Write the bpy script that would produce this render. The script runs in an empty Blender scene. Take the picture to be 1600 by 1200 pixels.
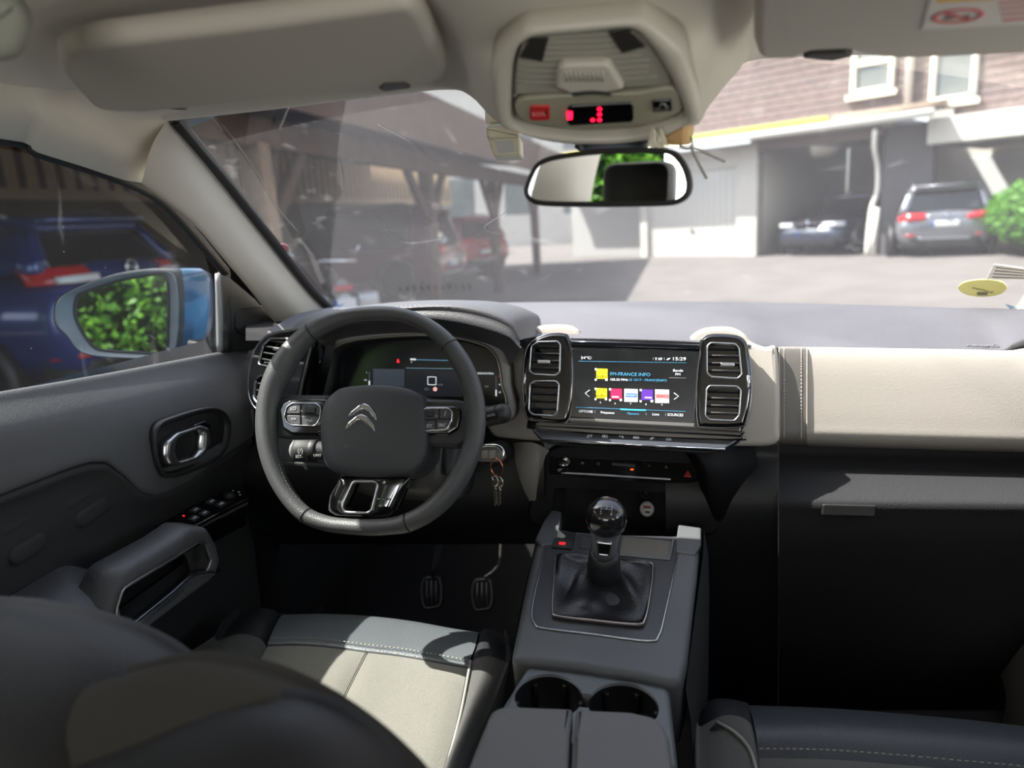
import bpy, bmesh, math, random
from mathutils import Vector, Matrix
V3 = Vector
random.seed(7)
SC = bpy.context.scene
COL = SC.collection

# ------------------------------------------------------------------ camera
FPX = 1109.0
CAM = V3((0.08, -1.10, 1.03))
_psi, _pit, _rho = (math.radians(a) for a in (13.2, 13.0, 1.5))
FW = V3((-math.sin(_psi) * math.cos(_pit), math.cos(_psi) * math.cos(_pit), -math.sin(_pit)))
_r0 = V3((math.cos(_psi), math.sin(_psi), 0)); _u0 = _r0.cross(FW)
CR = _r0 * math.cos(_rho) - _u0 * math.sin(_rho)
CU = _r0 * math.sin(_rho) + _u0 * math.cos(_rho)
cam = bpy.data.cameras.new('camera'); cam_o = bpy.data.objects.new('camera', cam); COL.objects.link(cam_o)
cam_o.matrix_world = Matrix((( CR.x, CU.x, -FW.x, CAM.x), (CR.y, CU.y, -FW.y, CAM.y), (CR.z, CU.z, -FW.z, CAM.z), (0, 0, 0, 1)))
cam.sensor_width = 36; cam.lens = FPX / 1600 * 36; cam.clip_start = 0.02; cam.clip_end = 300
cam.dof.use_dof = True; cam.dof.focus_distance = 1.02; cam.dof.aperture_fstop = 3.0
SC.camera = cam_o

# ------------------------------------------------------------------ light
SUN_DIR = V3((-0.60, -0.08, 0.78)).normalized()          # towards the sun
w = bpy.data.worlds.new('sky'); SC.world = w; w.use_nodes = True
nt = w.node_tree; nt.nodes.clear()
sky = nt.nodes.new('ShaderNodeTexSky'); sky.sky_type = 'NISHITA'; sky.sun_disc = False
sky.sun_elevation = math.asin(SUN_DIR.z); sky.sun_rotation = math.atan2(SUN_DIR.x, SUN_DIR.y)
sky.air_density = 1.0; sky.dust_density = 2.5; sky.ozone_density = 1.0
bg = nt.nodes.new('ShaderNodeBackground'); bg.inputs[1].default_value = 0.45
wo = nt.nodes.new('ShaderNodeOutputWorld')
hs_ = nt.nodes.new('ShaderNodeHueSaturation'); hs_.inputs['Saturation'].default_value = .5
nt.links.new(sky.outputs[0], hs_.inputs['Color']); nt.links.new(hs_.outputs[0], bg.inputs[0]); nt.links.new(bg.outputs[0], wo.inputs[0])
sl = bpy.data.lights.new('sun', 'SUN'); sl.energy = 12.5; sl.angle = 0.009; sl.color = (1, 0.95, 0.88)
so = bpy.data.objects.new('sun', sl); COL.objects.link(so); so.rotation_euler = SUN_DIR.to_track_quat('Z', 'Y').to_euler()
so.location = (0, 0, 8)
# daylight: area lamps added outside two windows, standing in for light off the yard
def window_fill(name, loc, aim, w_, h_, watt, col):
    l = bpy.data.lights.new(name, 'AREA'); l.shape = 'RECTANGLE'; l.size = w_; l.size_y = h_; l.energy = watt; l.color = col
    o = bpy.data.objects.new(name, l); COL.objects.link(o); o.location = loc; o.rotation_euler = (V3(loc) - V3(aim)).to_track_quat('Z', 'Y').to_euler()
window_fill('fill_rear', (0, -2.45, .95), (0, -.6, 1.15), .95, .5, 15, (1, .98, .95))
window_fill('fill_right', (.92, -.9, .86), (-.1, -.2, 1.20), .9, .30, 11, (1, .97, .93))
SC.cycles.diffuse_bounces = 6; SC.cycles.transparent_max_bounces = 16
vs = SC.view_settings
vs.view_transform = 'Standard'; vs.look = 'None'; vs.gamma = 1; vs.use_curve_mapping = False; vs.exposure = 0.45
SC.display_settings.display_device = 'sRGB'

# ------------------------------------------------------------------ geometry from sight lines
def ray(x, y): return FW + CR * ((x - 800) / FPX) - CU * ((y - 600) / FPX)
def PY(x, y, Y): d = ray(x, y); return CAM + d * ((Y - CAM.y) / d.y)
def PX(x, y, X): d = ray(x, y); return CAM + d * ((X - CAM.x) / d.x)
def PZ(x, y, Z): d = ray(x, y); return CAM + d * ((Z - CAM.z) / d.z)
def PP(x, y, p, n): d = ray(x, y); return CAM + d * ((V3(p) - CAM).dot(n) / d.dot(n))

class Fr:
    """a flat working frame: origin, u (right), v (up), n (towards the viewer)"""
    def __init__(s, o, u=(1, 0, 0), v=(0, 0, 1)):
        s.o = V3(o); s.u = V3(u).normalized(); v = V3(v)
        s.v = (v - s.u * v.dot(s.u)).normalized(); s.n = s.u.cross(s.v)
    def at(s, u, v, w=0): return s.o + s.u * u + s.v * v + s.n * w
    def uv(s, x, y): q = PP(x, y, s.o, s.n) - s.o; return (q.dot(s.u), q.dot(s.v))
    def poly(s, pts): return [s.uv(*p) for p in pts]
    def off(s, w, u=0, v=0): return Fr(s.at(u, v, w), s.u, s.v)

def sub2(a, b): return (a[0] - b[0], a[1] - b[1])
def area(P): return sum(P[i - 1][0] * P[i][1] - P[i][0] * P[i - 1][1] for i in range(len(P))) / 2
def ccw(P): return list(P) if area(P) > 0 else list(P)[::-1]
def rnd(P, r, k=5):
    """round the corners of a polygon; r may be a list"""
    if isinstance(r, (list, tuple)) and area(P) < 0: r = r[::-1]
    P = ccw(P); out = []; n = len(P)
    for i in range(n):
        p = V3((*P[i], 0)); a = V3((*P[i - 1], 0)) - p; b = V3((*P[(i + 1) % n], 0)) - p
        ri = r[i] if isinstance(r, (list, tuple)) else r
        la, lb = a.length, b.length
        if la < 1e-7 or lb < 1e-7: continue
        ang = a.angle(b, math.pi); t = min(ri / max(math.tan(ang / 2), 0.05), la * .48, lb * .48)
        p0 = p + a.normalized() * t; p1 = p + b.normalized() * t
        for j in range(k + 1):
            s = j / k; q = p0 * (1 - s) ** 2 + p * 2 * s * (1 - s) + p1 * s * s
            out.append((q.x, q.y))
    return out
def cat(P, n=6, closed=True):
    """Catmull-Rom through points of any dimension"""
    P = [V3(p) if len(p) == 3 else V3((*p, 0)) for p in P]; m = len(P); out = []
    for i in range(m if closed else m - 1):
        if closed: a, b, c, d = P[i - 1], P[i], P[(i + 1) % m], P[(i + 2) % m]
        else: b, c = P[i], P[i + 1]; a = P[i - 1] if i else b * 2 - c; d = P[i + 2] if i + 2 < m else c * 2 - b
        for j in range(n):
            t = j / n
            out.append(0.5 * (2 * b + (c - a) * t + (2 * a - 5 * b + 4 * c - d) * t * t + (3 * b - a - 3 * c + d) * t ** 3))
    if not closed: out.append(P[-1].copy())
    return out
def cat2(P, n=6): return [(p.x, p.y) for p in cat(P, n)]
def rect(w, h, r, cx=0, cy=0, k=6): return rnd([(cx - w / 2, cy - h / 2), (cx + w / 2, cy - h / 2), (cx + w / 2, cy + h / 2), (cx - w / 2, cy + h / 2)], r, k)
def circ(r, cx=0, cy=0, n=32, ry=None): return [(cx + r * math.cos(2 * math.pi * i / n), cy + (ry or r) * math.sin(2 * math.pi * i / n)) for i in range(n)]
def resamp(P, n):
    L = [0]; P = list(P); Q = P + [P[0]]
    for i in range(len(P)): L.append(L[-1] + math.dist(Q[i], Q[i + 1]))
    out = []; j = 0
    for i in range(n):
        t = L[-1] * i / n
        while L[j + 1] < t: j += 1
        s = (t - L[j]) / max(L[j + 1] - L[j], 1e-9); out.append((Q[j][0] + (Q[j + 1][0] - Q[j][0]) * s, Q[j][1] + (Q[j + 1][1] - Q[j][1]) * s))
    return out
def inset(P, d):
    n = len(P); out = []
    for i in range(n):
        a, p, b = P[i - 1], P[i], P[(i + 1) % n]
        e1 = V3((p[0] - a[0], p[1] - a[1], 0)); e2 = V3((b[0] - p[0], b[1] - p[1], 0))
        if e1.length < 1e-9: e1 = e2
        if e2.length < 1e-9: e2 = e1
        e1.normalize(); e2.normalize()
        m = V3((-e1.y - e2.y, e1.x + e2.x, 0))
        if m.length < 1e-6: m = V3((-e1.y, e1.x, 0))
        m.normalize(); c = max(m.dot(V3((-e1.y, e1.x, 0))), .5)
        out.append((p[0] + m.x * d / c, p[1] + m.y * d / c))
    return out

class MB:
    """collects shapes and links them as ONE mesh object"""
    def __init__(s): s.v = []; s.f = []; s.sm = []
    def add(s, vs, fs, sm=True):
        k = len(s.v); s.v += [tuple(p) for p in vs]; s.f += [tuple(i + k for i in f) for f in fs]
        s.sm += ([sm] * len(fs) if isinstance(sm, bool) else list(sm)); return s
    def strips(s, rings, closed=True, cap0=False, cap1=False, flatcap=True):
        n = len(rings[0]); vs = [p for r in rings for p in r]; fs = []; sm = []
        for i in range(len(rings) - 1):
            for j in range(n if closed else n - 1):
                a, b = i * n + j, i * n + (j + 1) % n
                fs.append((a, b, b + n, a + n)); sm.append(True)
        if cap0: fs.append(tuple(range(n))[::-1]); sm.append(not flatcap)
        if cap1: fs.append(tuple((len(rings) - 1) * n + j for j in range(n))); sm.append(not flatcap)
        return s.add(vs, fs, sm)
    def plate(s, fr, P, t, b=.002, k=3, w=0, back=True):
        """solid slab: front face at w, body behind it, rounded front edge"""
        P = ccw(P); R = []
        for i in range(k + 1):
            a = math.pi / 2 * i / k
            R.append([fr.at(*p, w - b * (1 - math.sin(a))) for p in inset(P, b * (1 - math.cos(a)))][:])
        rings = [[fr.at(*p, w - t) for p in P], [fr.at(*p, w - b) for p in P]] + R[1:]
        return s.strips(rings, True, back, True)
    def rings(s, fr, P, L, cap=True, c=None):
        """shells of the outline P scaled about its centre: L = [(scale, w), ...]"""
        P = ccw(P); cx = c[0] if c else sum(p[0] for p in P) / len(P); cy = c[1] if c else sum(p[1] for p in P) / len(P)
        R = [[fr.at(cx + (p[0] - cx) * q, cy + (p[1] - cy) * q, h) for p in P] for q, h in L]
        return s.strips(R, True, False, cap, False)
    def frame(s, fr, A, B, prof, n=None):
        """ring between outline A (outer) and B (inner): prof = [(t, w)], t 0 outer .. 1 inner, closed cross-section"""
        A, B = ccw(A), ccw(B); n = n or max(len(A), len(B), 48)
        A = resamp(A, n); B = resamp(B, n)
        cb = (sum(p[0] for p in B) / n, sum(p[1] for p in B) / n)
        an = lambda p: math.atan2(p[1] - cb[1], p[0] - cb[0])
        ka = min(range(n), key=lambda i: abs(an(A[i]))); kb = min(range(n), key=lambda i: abs(an(B[i])))
        A = A[ka:] + A[:ka]; B = B[kb:] + B[:kb]
        R = [[fr.at(a[0] + (b[0] - a[0]) * t, a[1] + (b[1] - a[1]) * t, h) for a, b in zip(A, B)] for t, h in prof]
        R.append(R[0]); return s.strips(R)
    def tube(s, P, r, k=10, closed=False, caps=True, flat=1.0, up=None):
        """tube along P; r number or list; flat squashes it along 'up'"""
        P = [V3(p) for p in P]; m = len(P); R = []
        N = None
        for i in range(m):
            a = P[i - 1] if (i or closed) else P[i]; b = P[(i + 1) % m] if (i < m - 1 or closed) else P[i]
            T = (b - a).normalized()
            if up is not None: N = V3(up) - T * T.dot(V3(up))
            elif N is None: N = T.orthogonal()
            else: N = N - T * N.dot(T)
            N.normalize(); B = T.cross(N); ri = r[i] if isinstance(r, (list, tuple)) else r
            R.append([P[i] + N * (ri * flat * math.cos(2 * math.pi * j / k)) + B * (ri * math.sin(2 * math.pi * j / k)) for j in range(k)])
        if closed: R.append(R[0])
        return s.strips(R, True, caps and not closed, caps and not closed)
    def lathe(s, fr, prof, k=32, ru=1.0):
        R = [[fr.at(r * ru * math.cos(2 * math.pi * j / k), r * math.sin(2 * math.pi * j / k), h) for j in range(k)] for r, h in prof]
        return s.strips(R, True, prof[0][0] > 1e-5, prof[-1][0] > 1e-5)
    def grid(s, rows, nu=4, nv=4, cu=False, th=None, cap=False):
        """smooth surface through rows of points; th adds thickness"""
        rows = [cat(r, nu, cu) for r in rows]
        colsn = len(rows[0]); cols = [cat([r[j] for r in rows], nv, False) for j in range(colsn)]
        G = [[cols[j][i] for j in range(colsn)] for i in range(len(cols[0]))]
        if th is None: return s.strips(G, cu, cap, cap)
        nr, nc = len(G), colsn; D = []
        for i in range(nr):
            row = []
            for j in range(nc):
                du = G[i][min(j + 1, nc - 1)] - G[i][max(j - 1, 0)]; dv = G[min(i + 1, nr - 1)][j] - G[max(i - 1, 0)][j]
                row.append(G[i][j] - du.cross(dv).normalized() * th)
            D.append(row)
        s.strips(G, False); s.strips([r[::-1] for r in D], False)
        s.strips([G[0][::-1], D[0][::-1]], False); s.strips([G[-1], D[-1]], False)
        s.strips([[r[0] for r in G], [r[0] for r in D]], False); s.strips([[r[-1] for r in G][::-1], [r[-1] for r in D][::-1]], False)
        return s
    def box(s, fr, u0, u1, v0, v1, w0, w1, b=.001):
        return s.plate(fr, [(u0, v0), (u1, v0), (u1, v1), (u0, v1)], w1 - w0, b, 2, w1)
    def build(s, name, mat, parent=None, **k):
        me = bpy.data.meshes.new(name); me.from_pydata(s.v, [], s.f); me.update()
        me.polygons.foreach_set('use_smooth', s.sm)
        bm = bmesh.new(); bm.from_mesh(me); bmesh.ops.remove_doubles(bm, verts=bm.verts, dist=1e-6)
        bmesh.ops.recalc_face_normals(bm, faces=bm.faces); bm.to_mesh(me); bm.free()
        me.materials.append(mat); return link(name, me, parent, **k)
def link(name, data, parent=None, label=None, cat=None, group=None, kind=None):
    o = bpy.data.objects.new(name, data); COL.objects.link(o)
    if parent is not None:
        o.parent = parent; o.matrix_parent_inverse = MW(parent).inverted()
    return tag(o, label, cat, group, kind)
def MW(o):
    m = o.matrix_basis.copy()
    return MW(o.parent) @ o.matrix_parent_inverse @ m if o.parent else m
def tag(o, label=None, cat=None, group=None, kind=None):
    for k, v in (('label', label), ('category', cat), ('group', group), ('kind', kind)):
        if v: o[k] = v
    return o
def thing(name, label, cat, loc=(0, 0, 0), group=None):
    o = link(name, None, None, label, cat, group); o.location = loc; o.empty_display_size = .02; return o
def cut(o, *mbs):
    """carve the closed shapes out of o"""
    tmp = []
    for m in mbs:
        c = m.build('cutter', o.data.materials[0]); tmp.append(c)
        q = o.modifiers.new('cut', 'BOOLEAN'); q.object = c; q.operation = 'DIFFERENCE'; q.solver = 'EXACT'
    bpy.context.view_layer.update(); dg = bpy.context.evaluated_depsgraph_get()
    me = bpy.data.meshes.new_from_object(o.evaluated_get(dg)); o.modifiers.clear(); o.data = me
    for c in tmp: bpy.data.objects.remove(c)
    return o
_txt = {}
def text(name, s, fr, u, v, size, mat, parent, w=.0004, align='CENTER', sx=1.0, label=None, ext=.0002):
    cu = bpy.data.curves.new(name, 'FONT'); cu.body = s; cu.size = size; cu.align_x = align; cu.align_y = 'CENTER'; cu.extrude = ext; cu.resolution_u = 3
    o = bpy.data.objects.new(name, cu); COL.objects.link(o); bpy.context.view_layer.update()
    me = bpy.data.meshes.new_from_object(o.evaluated_get(bpy.context.evaluated_depsgraph_get())); bpy.data.objects.remove(o)
    M = Matrix(((fr.u.x * sx, fr.v.x, fr.n.x, 0), (fr.u.y * sx, fr.v.y, fr.n.y, 0), (fr.u.z * sx, fr.v.z, fr.n.z, 0), (0, 0, 0, 1)))
    M.translation = fr.at(u, v, w); me.transform(M); me.materials.clear(); me.materials.append(mat)
    return link(name, me, parent, label)

# ------------------------------------------------------------------ materials
def lin(c): return tuple((x / 255 / 12.92 if x / 255 <= .04045 else ((x / 255 + .055) / 1.055) ** 2.4) for x in c) + (1,)
def N(nt, t, **k):
    n = nt.nodes.new(t)
    for a, b in k.items(): setattr(n, a, b)
    return n
def mat(name, rgb, rough=.5, metal=0.0, bump=None, var=None, coat=0, emit=0, spec=.5, sheen=0):
    """bump = (scale, strength, kind); var = (scale, amount, rgb2)"""
    m = bpy.data.materials.new(name); m.use_nodes = True; t = m.node_tree; p = t.nodes['Principled BSDF']
    p.inputs['Base Color'].default_value = lin(rgb); p.inputs['Roughness'].default_value = rough; p.inputs['Metallic'].default_value = metal
    p.inputs['Coat Weight'].default_value = coat; p.inputs['Coat Roughness'].default_value = .05; p.inputs['Specular IOR Level'].default_value = spec
    p.inputs['Sheen Weight'].default_value = sheen
    tc = N(t, 'ShaderNodeTexCoord')
    if emit: p.inputs['Emission Color'].default_value = lin(rgb); p.inputs['Emission Strength'].default_value = emit
    if var:
        n = N(t, 'ShaderNodeTexNoise'); n.inputs['Scale'].default_value = var[0]; n.inputs['Detail'].default_value = 6
        r = N(t, 'ShaderNodeMapRange'); r.inputs[1].default_value = .35; r.inputs[2].default_value = .65; r.inputs[4].default_value = var[1]
        x = N(t, 'ShaderNodeMix', data_type='RGBA'); x.inputs[6].default_value = lin(rgb); x.inputs[7].default_value = lin(var[2])
        t.links.new(tc.outputs['Object'], n.inputs['Vector']); t.links.new(n.outputs[0], r.inputs[0]); t.links.new(r.outputs[0], x.inputs[0]); t.links.new(x.outputs[2], p.inputs['Base Color'])
    if bump:
        if bump[2] == 'voronoi': n = N(t, 'ShaderNodeTexVoronoi'); n.inputs['Scale'].default_value = bump[0]
        elif bump[2] == 'wave': n = N(t, 'ShaderNodeTexWave', bands_direction='DIAGONAL'); n.inputs['Scale'].default_value = bump[0]
        else: n = N(t, 'ShaderNodeTexNoise'); n.inputs['Scale'].default_value = bump[0]; n.inputs['Detail'].default_value = 3
        b = N(t, 'ShaderNodeBump'); b.inputs['Strength'].default_value = bump[1]; b.inputs['Distance'].default_value = .001
        t.links.new(tc.outputs['Object'], n.inputs['Vector']); t.links.new(n.outputs[0], b.inputs['Height']); t.links.new(b.outputs[0], p.inputs['Normal'])
    return m
PL = mat('charcoal_plastic', (44, 45, 47), .55, bump=(900, .35, 'voronoi'))
PLD = mat('black_plastic', (24, 24, 25), .5, bump=(900, .25, 'voronoi'))
SOFT = mat('dark_soft_trim', (76, 77, 79), .55, bump=(700, .5, 'voronoi'), var=(3, .4, (84, 84, 86)))
TOP = mat('slate_dash_top', (82, 81, 86), .6, bump=(500, .4, 'voronoi'), var=(6, .4, (96, 95, 99)))
CREAM = mat('greige_trim', (162, 156, 148), .6, bump=(420, .14, 'voronoi'), var=(5, .5, (160, 152, 144)))
PILLAR = mat('beige_pillar', (178, 172, 160), .65, bump=(900, .15, 'noise'))
HEAD = mat('beige_headliner', (196, 189, 175), .95, bump=(1500, .4, 'noise'), sheen=.2)
VISOR = mat('beige_vinyl', (184, 178, 166), .7, bump=(900, .25, 'voronoi'))
LEA = mat('black_leather', (38, 39, 42), .42, bump=(650, .4, 'voronoi'))
RIM = mat('rim_leather', (68, 69, 70), .45, bump=(700, .35, 'voronoi'))
LEAG = mat('grey_leather', (82, 87, 90), .42, bump=(650, .35, 'voronoi'))
FAB = mat('grey_seat_fabric', (124, 122, 112), .95, bump=(1400, .8, 'noise'), var=(900, .8, (92, 91, 86)), sheen=.3)
FABD = mat('dark_seat_fabric', (80, 80, 77), .95, bump=(1400, .8, 'noise'), var=(900, .8, (58, 58, 57)), sheen=.3)
PIANO = mat('gloss_black', (8, 8, 9), .08, coat=1, var=(30, .3, (14, 14, 15)))
CHROME = mat('chrome', (225, 226, 228), .12, 1)
SATIN = mat('satin_silver', (190, 191, 194), .28, 1)
DKCHROME = mat('dark_chrome', (120, 122, 128), .2, 1)
STITCH = mat('grey_thread', (150, 148, 142), .8)
GLASSB = mat('black_display_glass', (13, 15, 18), .22, coat=.2, var=(40, .35, (34, 36, 40)))
CONS = mat('console_plastic', (84, 86, 89), .48, bump=(900, .25, 'voronoi'))
CARPET = mat('black_carpet', (20, 20, 21), 1, bump=(900, 1, 'noise'))
RUB = mat('black_rubber', (22, 22, 23), .6)
def em(name, rgb, s): return mat(name, rgb, .5, emit=s)
WHITE_E = em('lit_white', (225, 230, 235), .55); BLUE_E = em('lit_blue', (70, 150, 190), .5); RED_E = em('lit_red', (255, 30, 40), 1.5)
CYAN_E = em('lit_cyan', (60, 190, 235), .9); GREY_E = em('lit_grey', (150, 155, 160), .25)
YEL_E = em('lit_yellow', (240, 225, 20), .6); MAG_E = em('lit_crimson', (225, 25, 80), .6); PUR_E = em('lit_purple', (85, 40, 150), .6); BLK_E = em('unlit_ink', (10, 10, 12), .01)
MIRROR = mat('mirror_silver', (235, 238, 240), .01, 1)

def glass_mat(name, tint, dust, scale, streak, seed=0.0, gloss=.02, rgb=(225, 225, 228)):
    """clear pane with dried dust and smears on it"""
    m = bpy.data.materials.new(name); m.use_nodes = True; t = m.node_tree; t.nodes.clear(); L = t.links.new
    out = N(t, 'ShaderNodeOutputMaterial'); tr = N(t, 'ShaderNodeBsdfTransparent'); tr.inputs[0].default_value = (*tint, 1)
    gl = N(t, 'ShaderNodeBsdfGlossy'); gl.inputs['Roughness'].default_value = .02
    df = N(t, 'ShaderNodeBsdfDiffuse'); df.inputs[0].default_value = lin(rgb); tl = N(t, 'ShaderNodeBsdfTranslucent'); tl.inputs[0].default_value = lin(rgb)
    d2 = N(t, 'ShaderNodeMixShader'); d2.inputs[0].default_value = .6; L(df.outputs[0], d2.inputs[1]); L(tl.outputs[0], d2.inputs[2])
    fr = N(t, 'ShaderNodeFresnel'); fr.inputs[0].default_value = 1.3
    fm = N(t, 'ShaderNodeMath', operation='MULTIPLY'); fm.inputs[1].default_value = gloss * 10; L(fr.outputs[0], fm.inputs[0])
    m1 = N(t, 'ShaderNodeMixShader'); L(fm.outputs[0], m1.inputs[0]); L(tr.outputs[0], m1.inputs[1]); L(gl.outputs[0], m1.inputs[2])
    tc = N(t, 'ShaderNodeTexCoord')
    def noise(s, det, lo, hi, mx, warp=None, vec=None):
        n = N(t, 'ShaderNodeTexNoise'); n.noise_dimensions = '4D'; n.inputs['W'].default_value = seed; n.inputs['Scale'].default_value = s; n.inputs['Detail'].default_value = det
        L(vec or tc.outputs['Object'], n.inputs['Vector'])
        r = N(t, 'ShaderNodeMapRange'); r.inputs[1].default_value = lo; r.inputs[2].default_value = hi; r.inputs[4].default_value = mx; L(n.outputs[0], r.inputs[0]); return r.outputs[0]
    def add(a, b, op='ADD'):
        q = N(t, 'ShaderNodeMath', operation=op)
        for i, x in enumerate((a, b)):
            if isinstance(x, (int, float)): q.inputs[i].default_value = x
            else: L(x, q.inputs[i])
        return q.outputs[0]
    film = add(noise(2.2, 4, .3, .75, dust), dust * .35)
    specks = noise(scale, 2, .72, .78, .3)
    mp = N(t, 'ShaderNodeMapping'); mp.inputs['Scale'].default_value = (1, 1, .16); mp.inputs['Rotation'].default_value = (0, .6, 0); L(tc.outputs['Object'], mp.inputs[0])
    smear = noise(26, 6, .60, .72, streak, vec=mp.outputs[0])
    # the film is thicker on the driver's side, where the washer has not reached
    sx = N(t, 'ShaderNodeSeparateXYZ'); L(tc.outputs['Object'], sx.inputs[0])
    rg = N(t, 'ShaderNodeMapRange'); rg.inputs[1].default_value = .35; rg.inputs[2].default_value = -.25; rg.inputs[3].default_value = 1.0; rg.inputs[4].default_value = 1; L(sx.outputs[0], rg.inputs[0])
    tot = add(add(film, add(specks, smear)), rg.outputs[0], 'MULTIPLY')
    m2 = N(t, 'ShaderNodeMixShader'); L(tot, m2.inputs[0]); L(m1.outputs[0], m2.inputs[1]); L(d2.outputs[0], m2.inputs[2]); L(m2.outputs[0], out.inputs[0])
    return m
WSG = glass_mat('dusty_windshield', (.93, .95, .95), .026, 420, .06)
SIDEG = glass_mat('dusty_side_glass', (.80, .83, .82), .012, 380, .05, 3.0, .008)
# ================================================================== the cabin shell
def st(name, mb, m, parent=None, label=None): return mb.build(name, m, parent, label=label, kind=None if parent else 'structure')
# carpet and bulkhead
b = MB(); b.grid([[V3((x, y, z)) for x in (-.74, -.4, 0, .4, .74)] for y, z in ((-2.0, .02), (-1, .02), (0, .02), (.28, .02), (.42, .06), (.56, .22), (.6, .45), (.6, .8))], 2, 3, th=.02)
st('floor', b, CARPET)
# windshield
def wbase(x, dz=0, dy=0): return V3((x, .50 - .20 * (x / .66) ** 2 + dy, .853 + dz + .007 * (x / .66) ** 2))
TOPL = PY(262, 190, -.19); HX = TOPL.x; HZ = TOPL.z
def whead(x): q = x / abs(HX); return V3((x, -.14 - .05 * q * q, HZ + .03 * (1 - q * q)))
rows = []
for t in (0, .33, .66, 1):
    r = []
    for i in range(9):
        s = i / 4 - 1; a = wbase(.70 * s, -.02, .02); c = whead(abs(HX) * 1.07 * s) + V3((0, -.03, .013))
        r.append(a.lerp(c, t) + V3((0, .03, .05)) * (4 * t * (1 - t) * .5))
    rows.append(r)
b = MB(); b.grid(rows, 3, 5); st('window_1', b, WSG)
def wpt(s, t):
    a = wbase(.70 * s, -.02, .02); c = whead(abs(HX) * 1.07 * s) + V3((0, -.03, .013))
    return a.lerp(c, t) + V3((0, .03, .05)) * (4 * t * (1 - t) * .5)
# black ceramic edge of the windshield, seen along the pillar
# left pillar, traced along both its edges
EL1 = [(262, 190), (330, 270), (400, 358), (465, 440), (498, 476), (515, 490)]
Y1 = [-.19, -.07, .07, .20, .27, .29]
EL2 = [(222, 283), (300, 345), (350, 402), (395, 455), (428, 498), (440, 512)]
Y2 = [-.26, -.15, -.05, .05, .13, .15]
p1 = [PY(*p, y) for p, y in zip(EL1, Y1)]; p2 = [PY(*p, y) for p, y in zip(EL2, Y2)]
mid = [a.lerp(c, .5) + V3((.018, -.03, 0)) for a, c in zip(p1, p2)]
q1 = [a.lerp(c, .12) + V3((.006, -.012, 0)) for a, c in zip(p1, p2)]
o1 = [a + V3((-.012, .03, .0)) for a in p1]; o2 = [c + (c - CAM).normalized() * .035 for c in p2]
b = MB(); b.grid([o1, p1, q1, mid, p2, o2], 5, 4)
st('trim_1', b, PILLAR)
b = MB(); b.tube(cat([a + V3((.008, .006, .004)) for a in p1], 5, False), .009, 8); st('trim_2', b, RUB)
mx = lambda P: [V3((-a.x, a.y, a.z)) for a in P]
b = MB(); b.grid([mx(r) for r in (o1, p1, q1, mid, p2, o2)], 5, 4); st('trim_3', b, PILLAR)
# front edge seal along the base of the glass
# headliner with its dropped shroud round the mirror mount
fe = [(262, 189), (420, 172), (600, 150), (700, 140), (735, 150), (772, 186), (820, 208), (930, 216), (1075, 201), (1108, 165), (1150, 115), (1190, 92), (1400, 85), (1600, 80), (1800, 80)]
fy = [-.19, -.20, -.19, -.19, -.24, -.31, -.345, -.35, -.345, -.30, -.24, -.19, -.18, -.18, -.19]
front = [PY(*p, y) for p, y in zip(fe, fy)]
front[-1].x = max(front[-1].x, .56)
n = len(front)
def roof(x, y): return 1.235 - .05 * abs(x / .6) ** 3 - .02 * max(0, (y + .45) / .3)
dr = [0, 0, 0, .0, .25, .7, .95, 1, .95, .7, .25, 0, 0, 0, 0]
r1 = [V3((p.x, p.y - .07, max(roof(p.x, -.3) - .012 - .055 * d, p.z + .004))) for p, d in zip(front, dr)]
r2 = [V3((p.x * 1.02, -.44, roof(p.x, -.44) - .05 * d)) for p, d in zip(front, dr)]
r3 = [V3((p.x * 1.04, -.60, roof(p.x, -.6) - .02 * d)) for p, d in zip(front, dr)]
r4 = [V3((p.x * 1.04, -1.0, roof(p.x, -1.))) for p in front]; r5 = [V3((p.x * 1.04, -2.1, roof(p.x, -2) - .03)) for p in front]
lip = [p + V3((0, .035, .03)) for p in front]
b = MB(); b.grid([lip, front, r1, r2, r3, r4, r5], 4, 4)
def rail(sgn):
    low = [PX(222, 283, -.66), PX(190, 278, -.67), PX(130, 258, -.68), PX(60, 236, -.69), PX(0, 214, -.70)]
    low = low + [V3((-.70, -.7, 1.12)), V3((-.70, -1.2, 1.12)), V3((-.68, -2.1, 1.1))]
    hi = [PY(262, 189, -.19), V3((-.60, -.30, 1.165)), V3((-.60, -.36, 1.18)), V3((-.60, -.41, 1.19)), V3((-.60, -.46, 1.2)), V3((-.60, -.7, 1.2)), V3((-.60, -1.2, 1.2)), V3((-.58, -2.1, 1.17))]
    mi = [a.lerp(c, .5) + V3((.018, -.008, -.012)) for a, c in zip(low, hi)]
    out = [a + (a - CAM).normalized() * .03 + (V3((0, 0, .03)) if a.y < -.6 else V3((0, 0, 0))) for a in low]; top = [c + V3((.06, 0, .01)) for c in hi]
    R = [out, low, mi, hi, top]
    if sgn > 0: R = [[V3((-p.x, p.y, p.z)) for p in r] for r in R]
    return R
st('ceiling', b, HEAD)
b = MB(); b.grid(rail(-1), 4, 4); b.grid(rail(1), 4, 4); st('trim_4', b, HEAD)
# roof skin outside (keeps the sun off the headliner)
b = MB(); b.grid([[V3((x, y, 1.275 - .06 * abs(x / .6) ** 3 - (.03 if y > -.2 else 0))) for x in (-.66, -.4, 0, .4, .66)] for y in (-.13, -.3, -.8, -1.5, -2.15)], 3, 2)
st('trim_5', b, mat('blue_paint', (40, 92, 128), .3, .3, coat=1, var=(80, .3, (46, 100, 136))))
BLUEP = bpy.data.materials['blue_paint']
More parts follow.
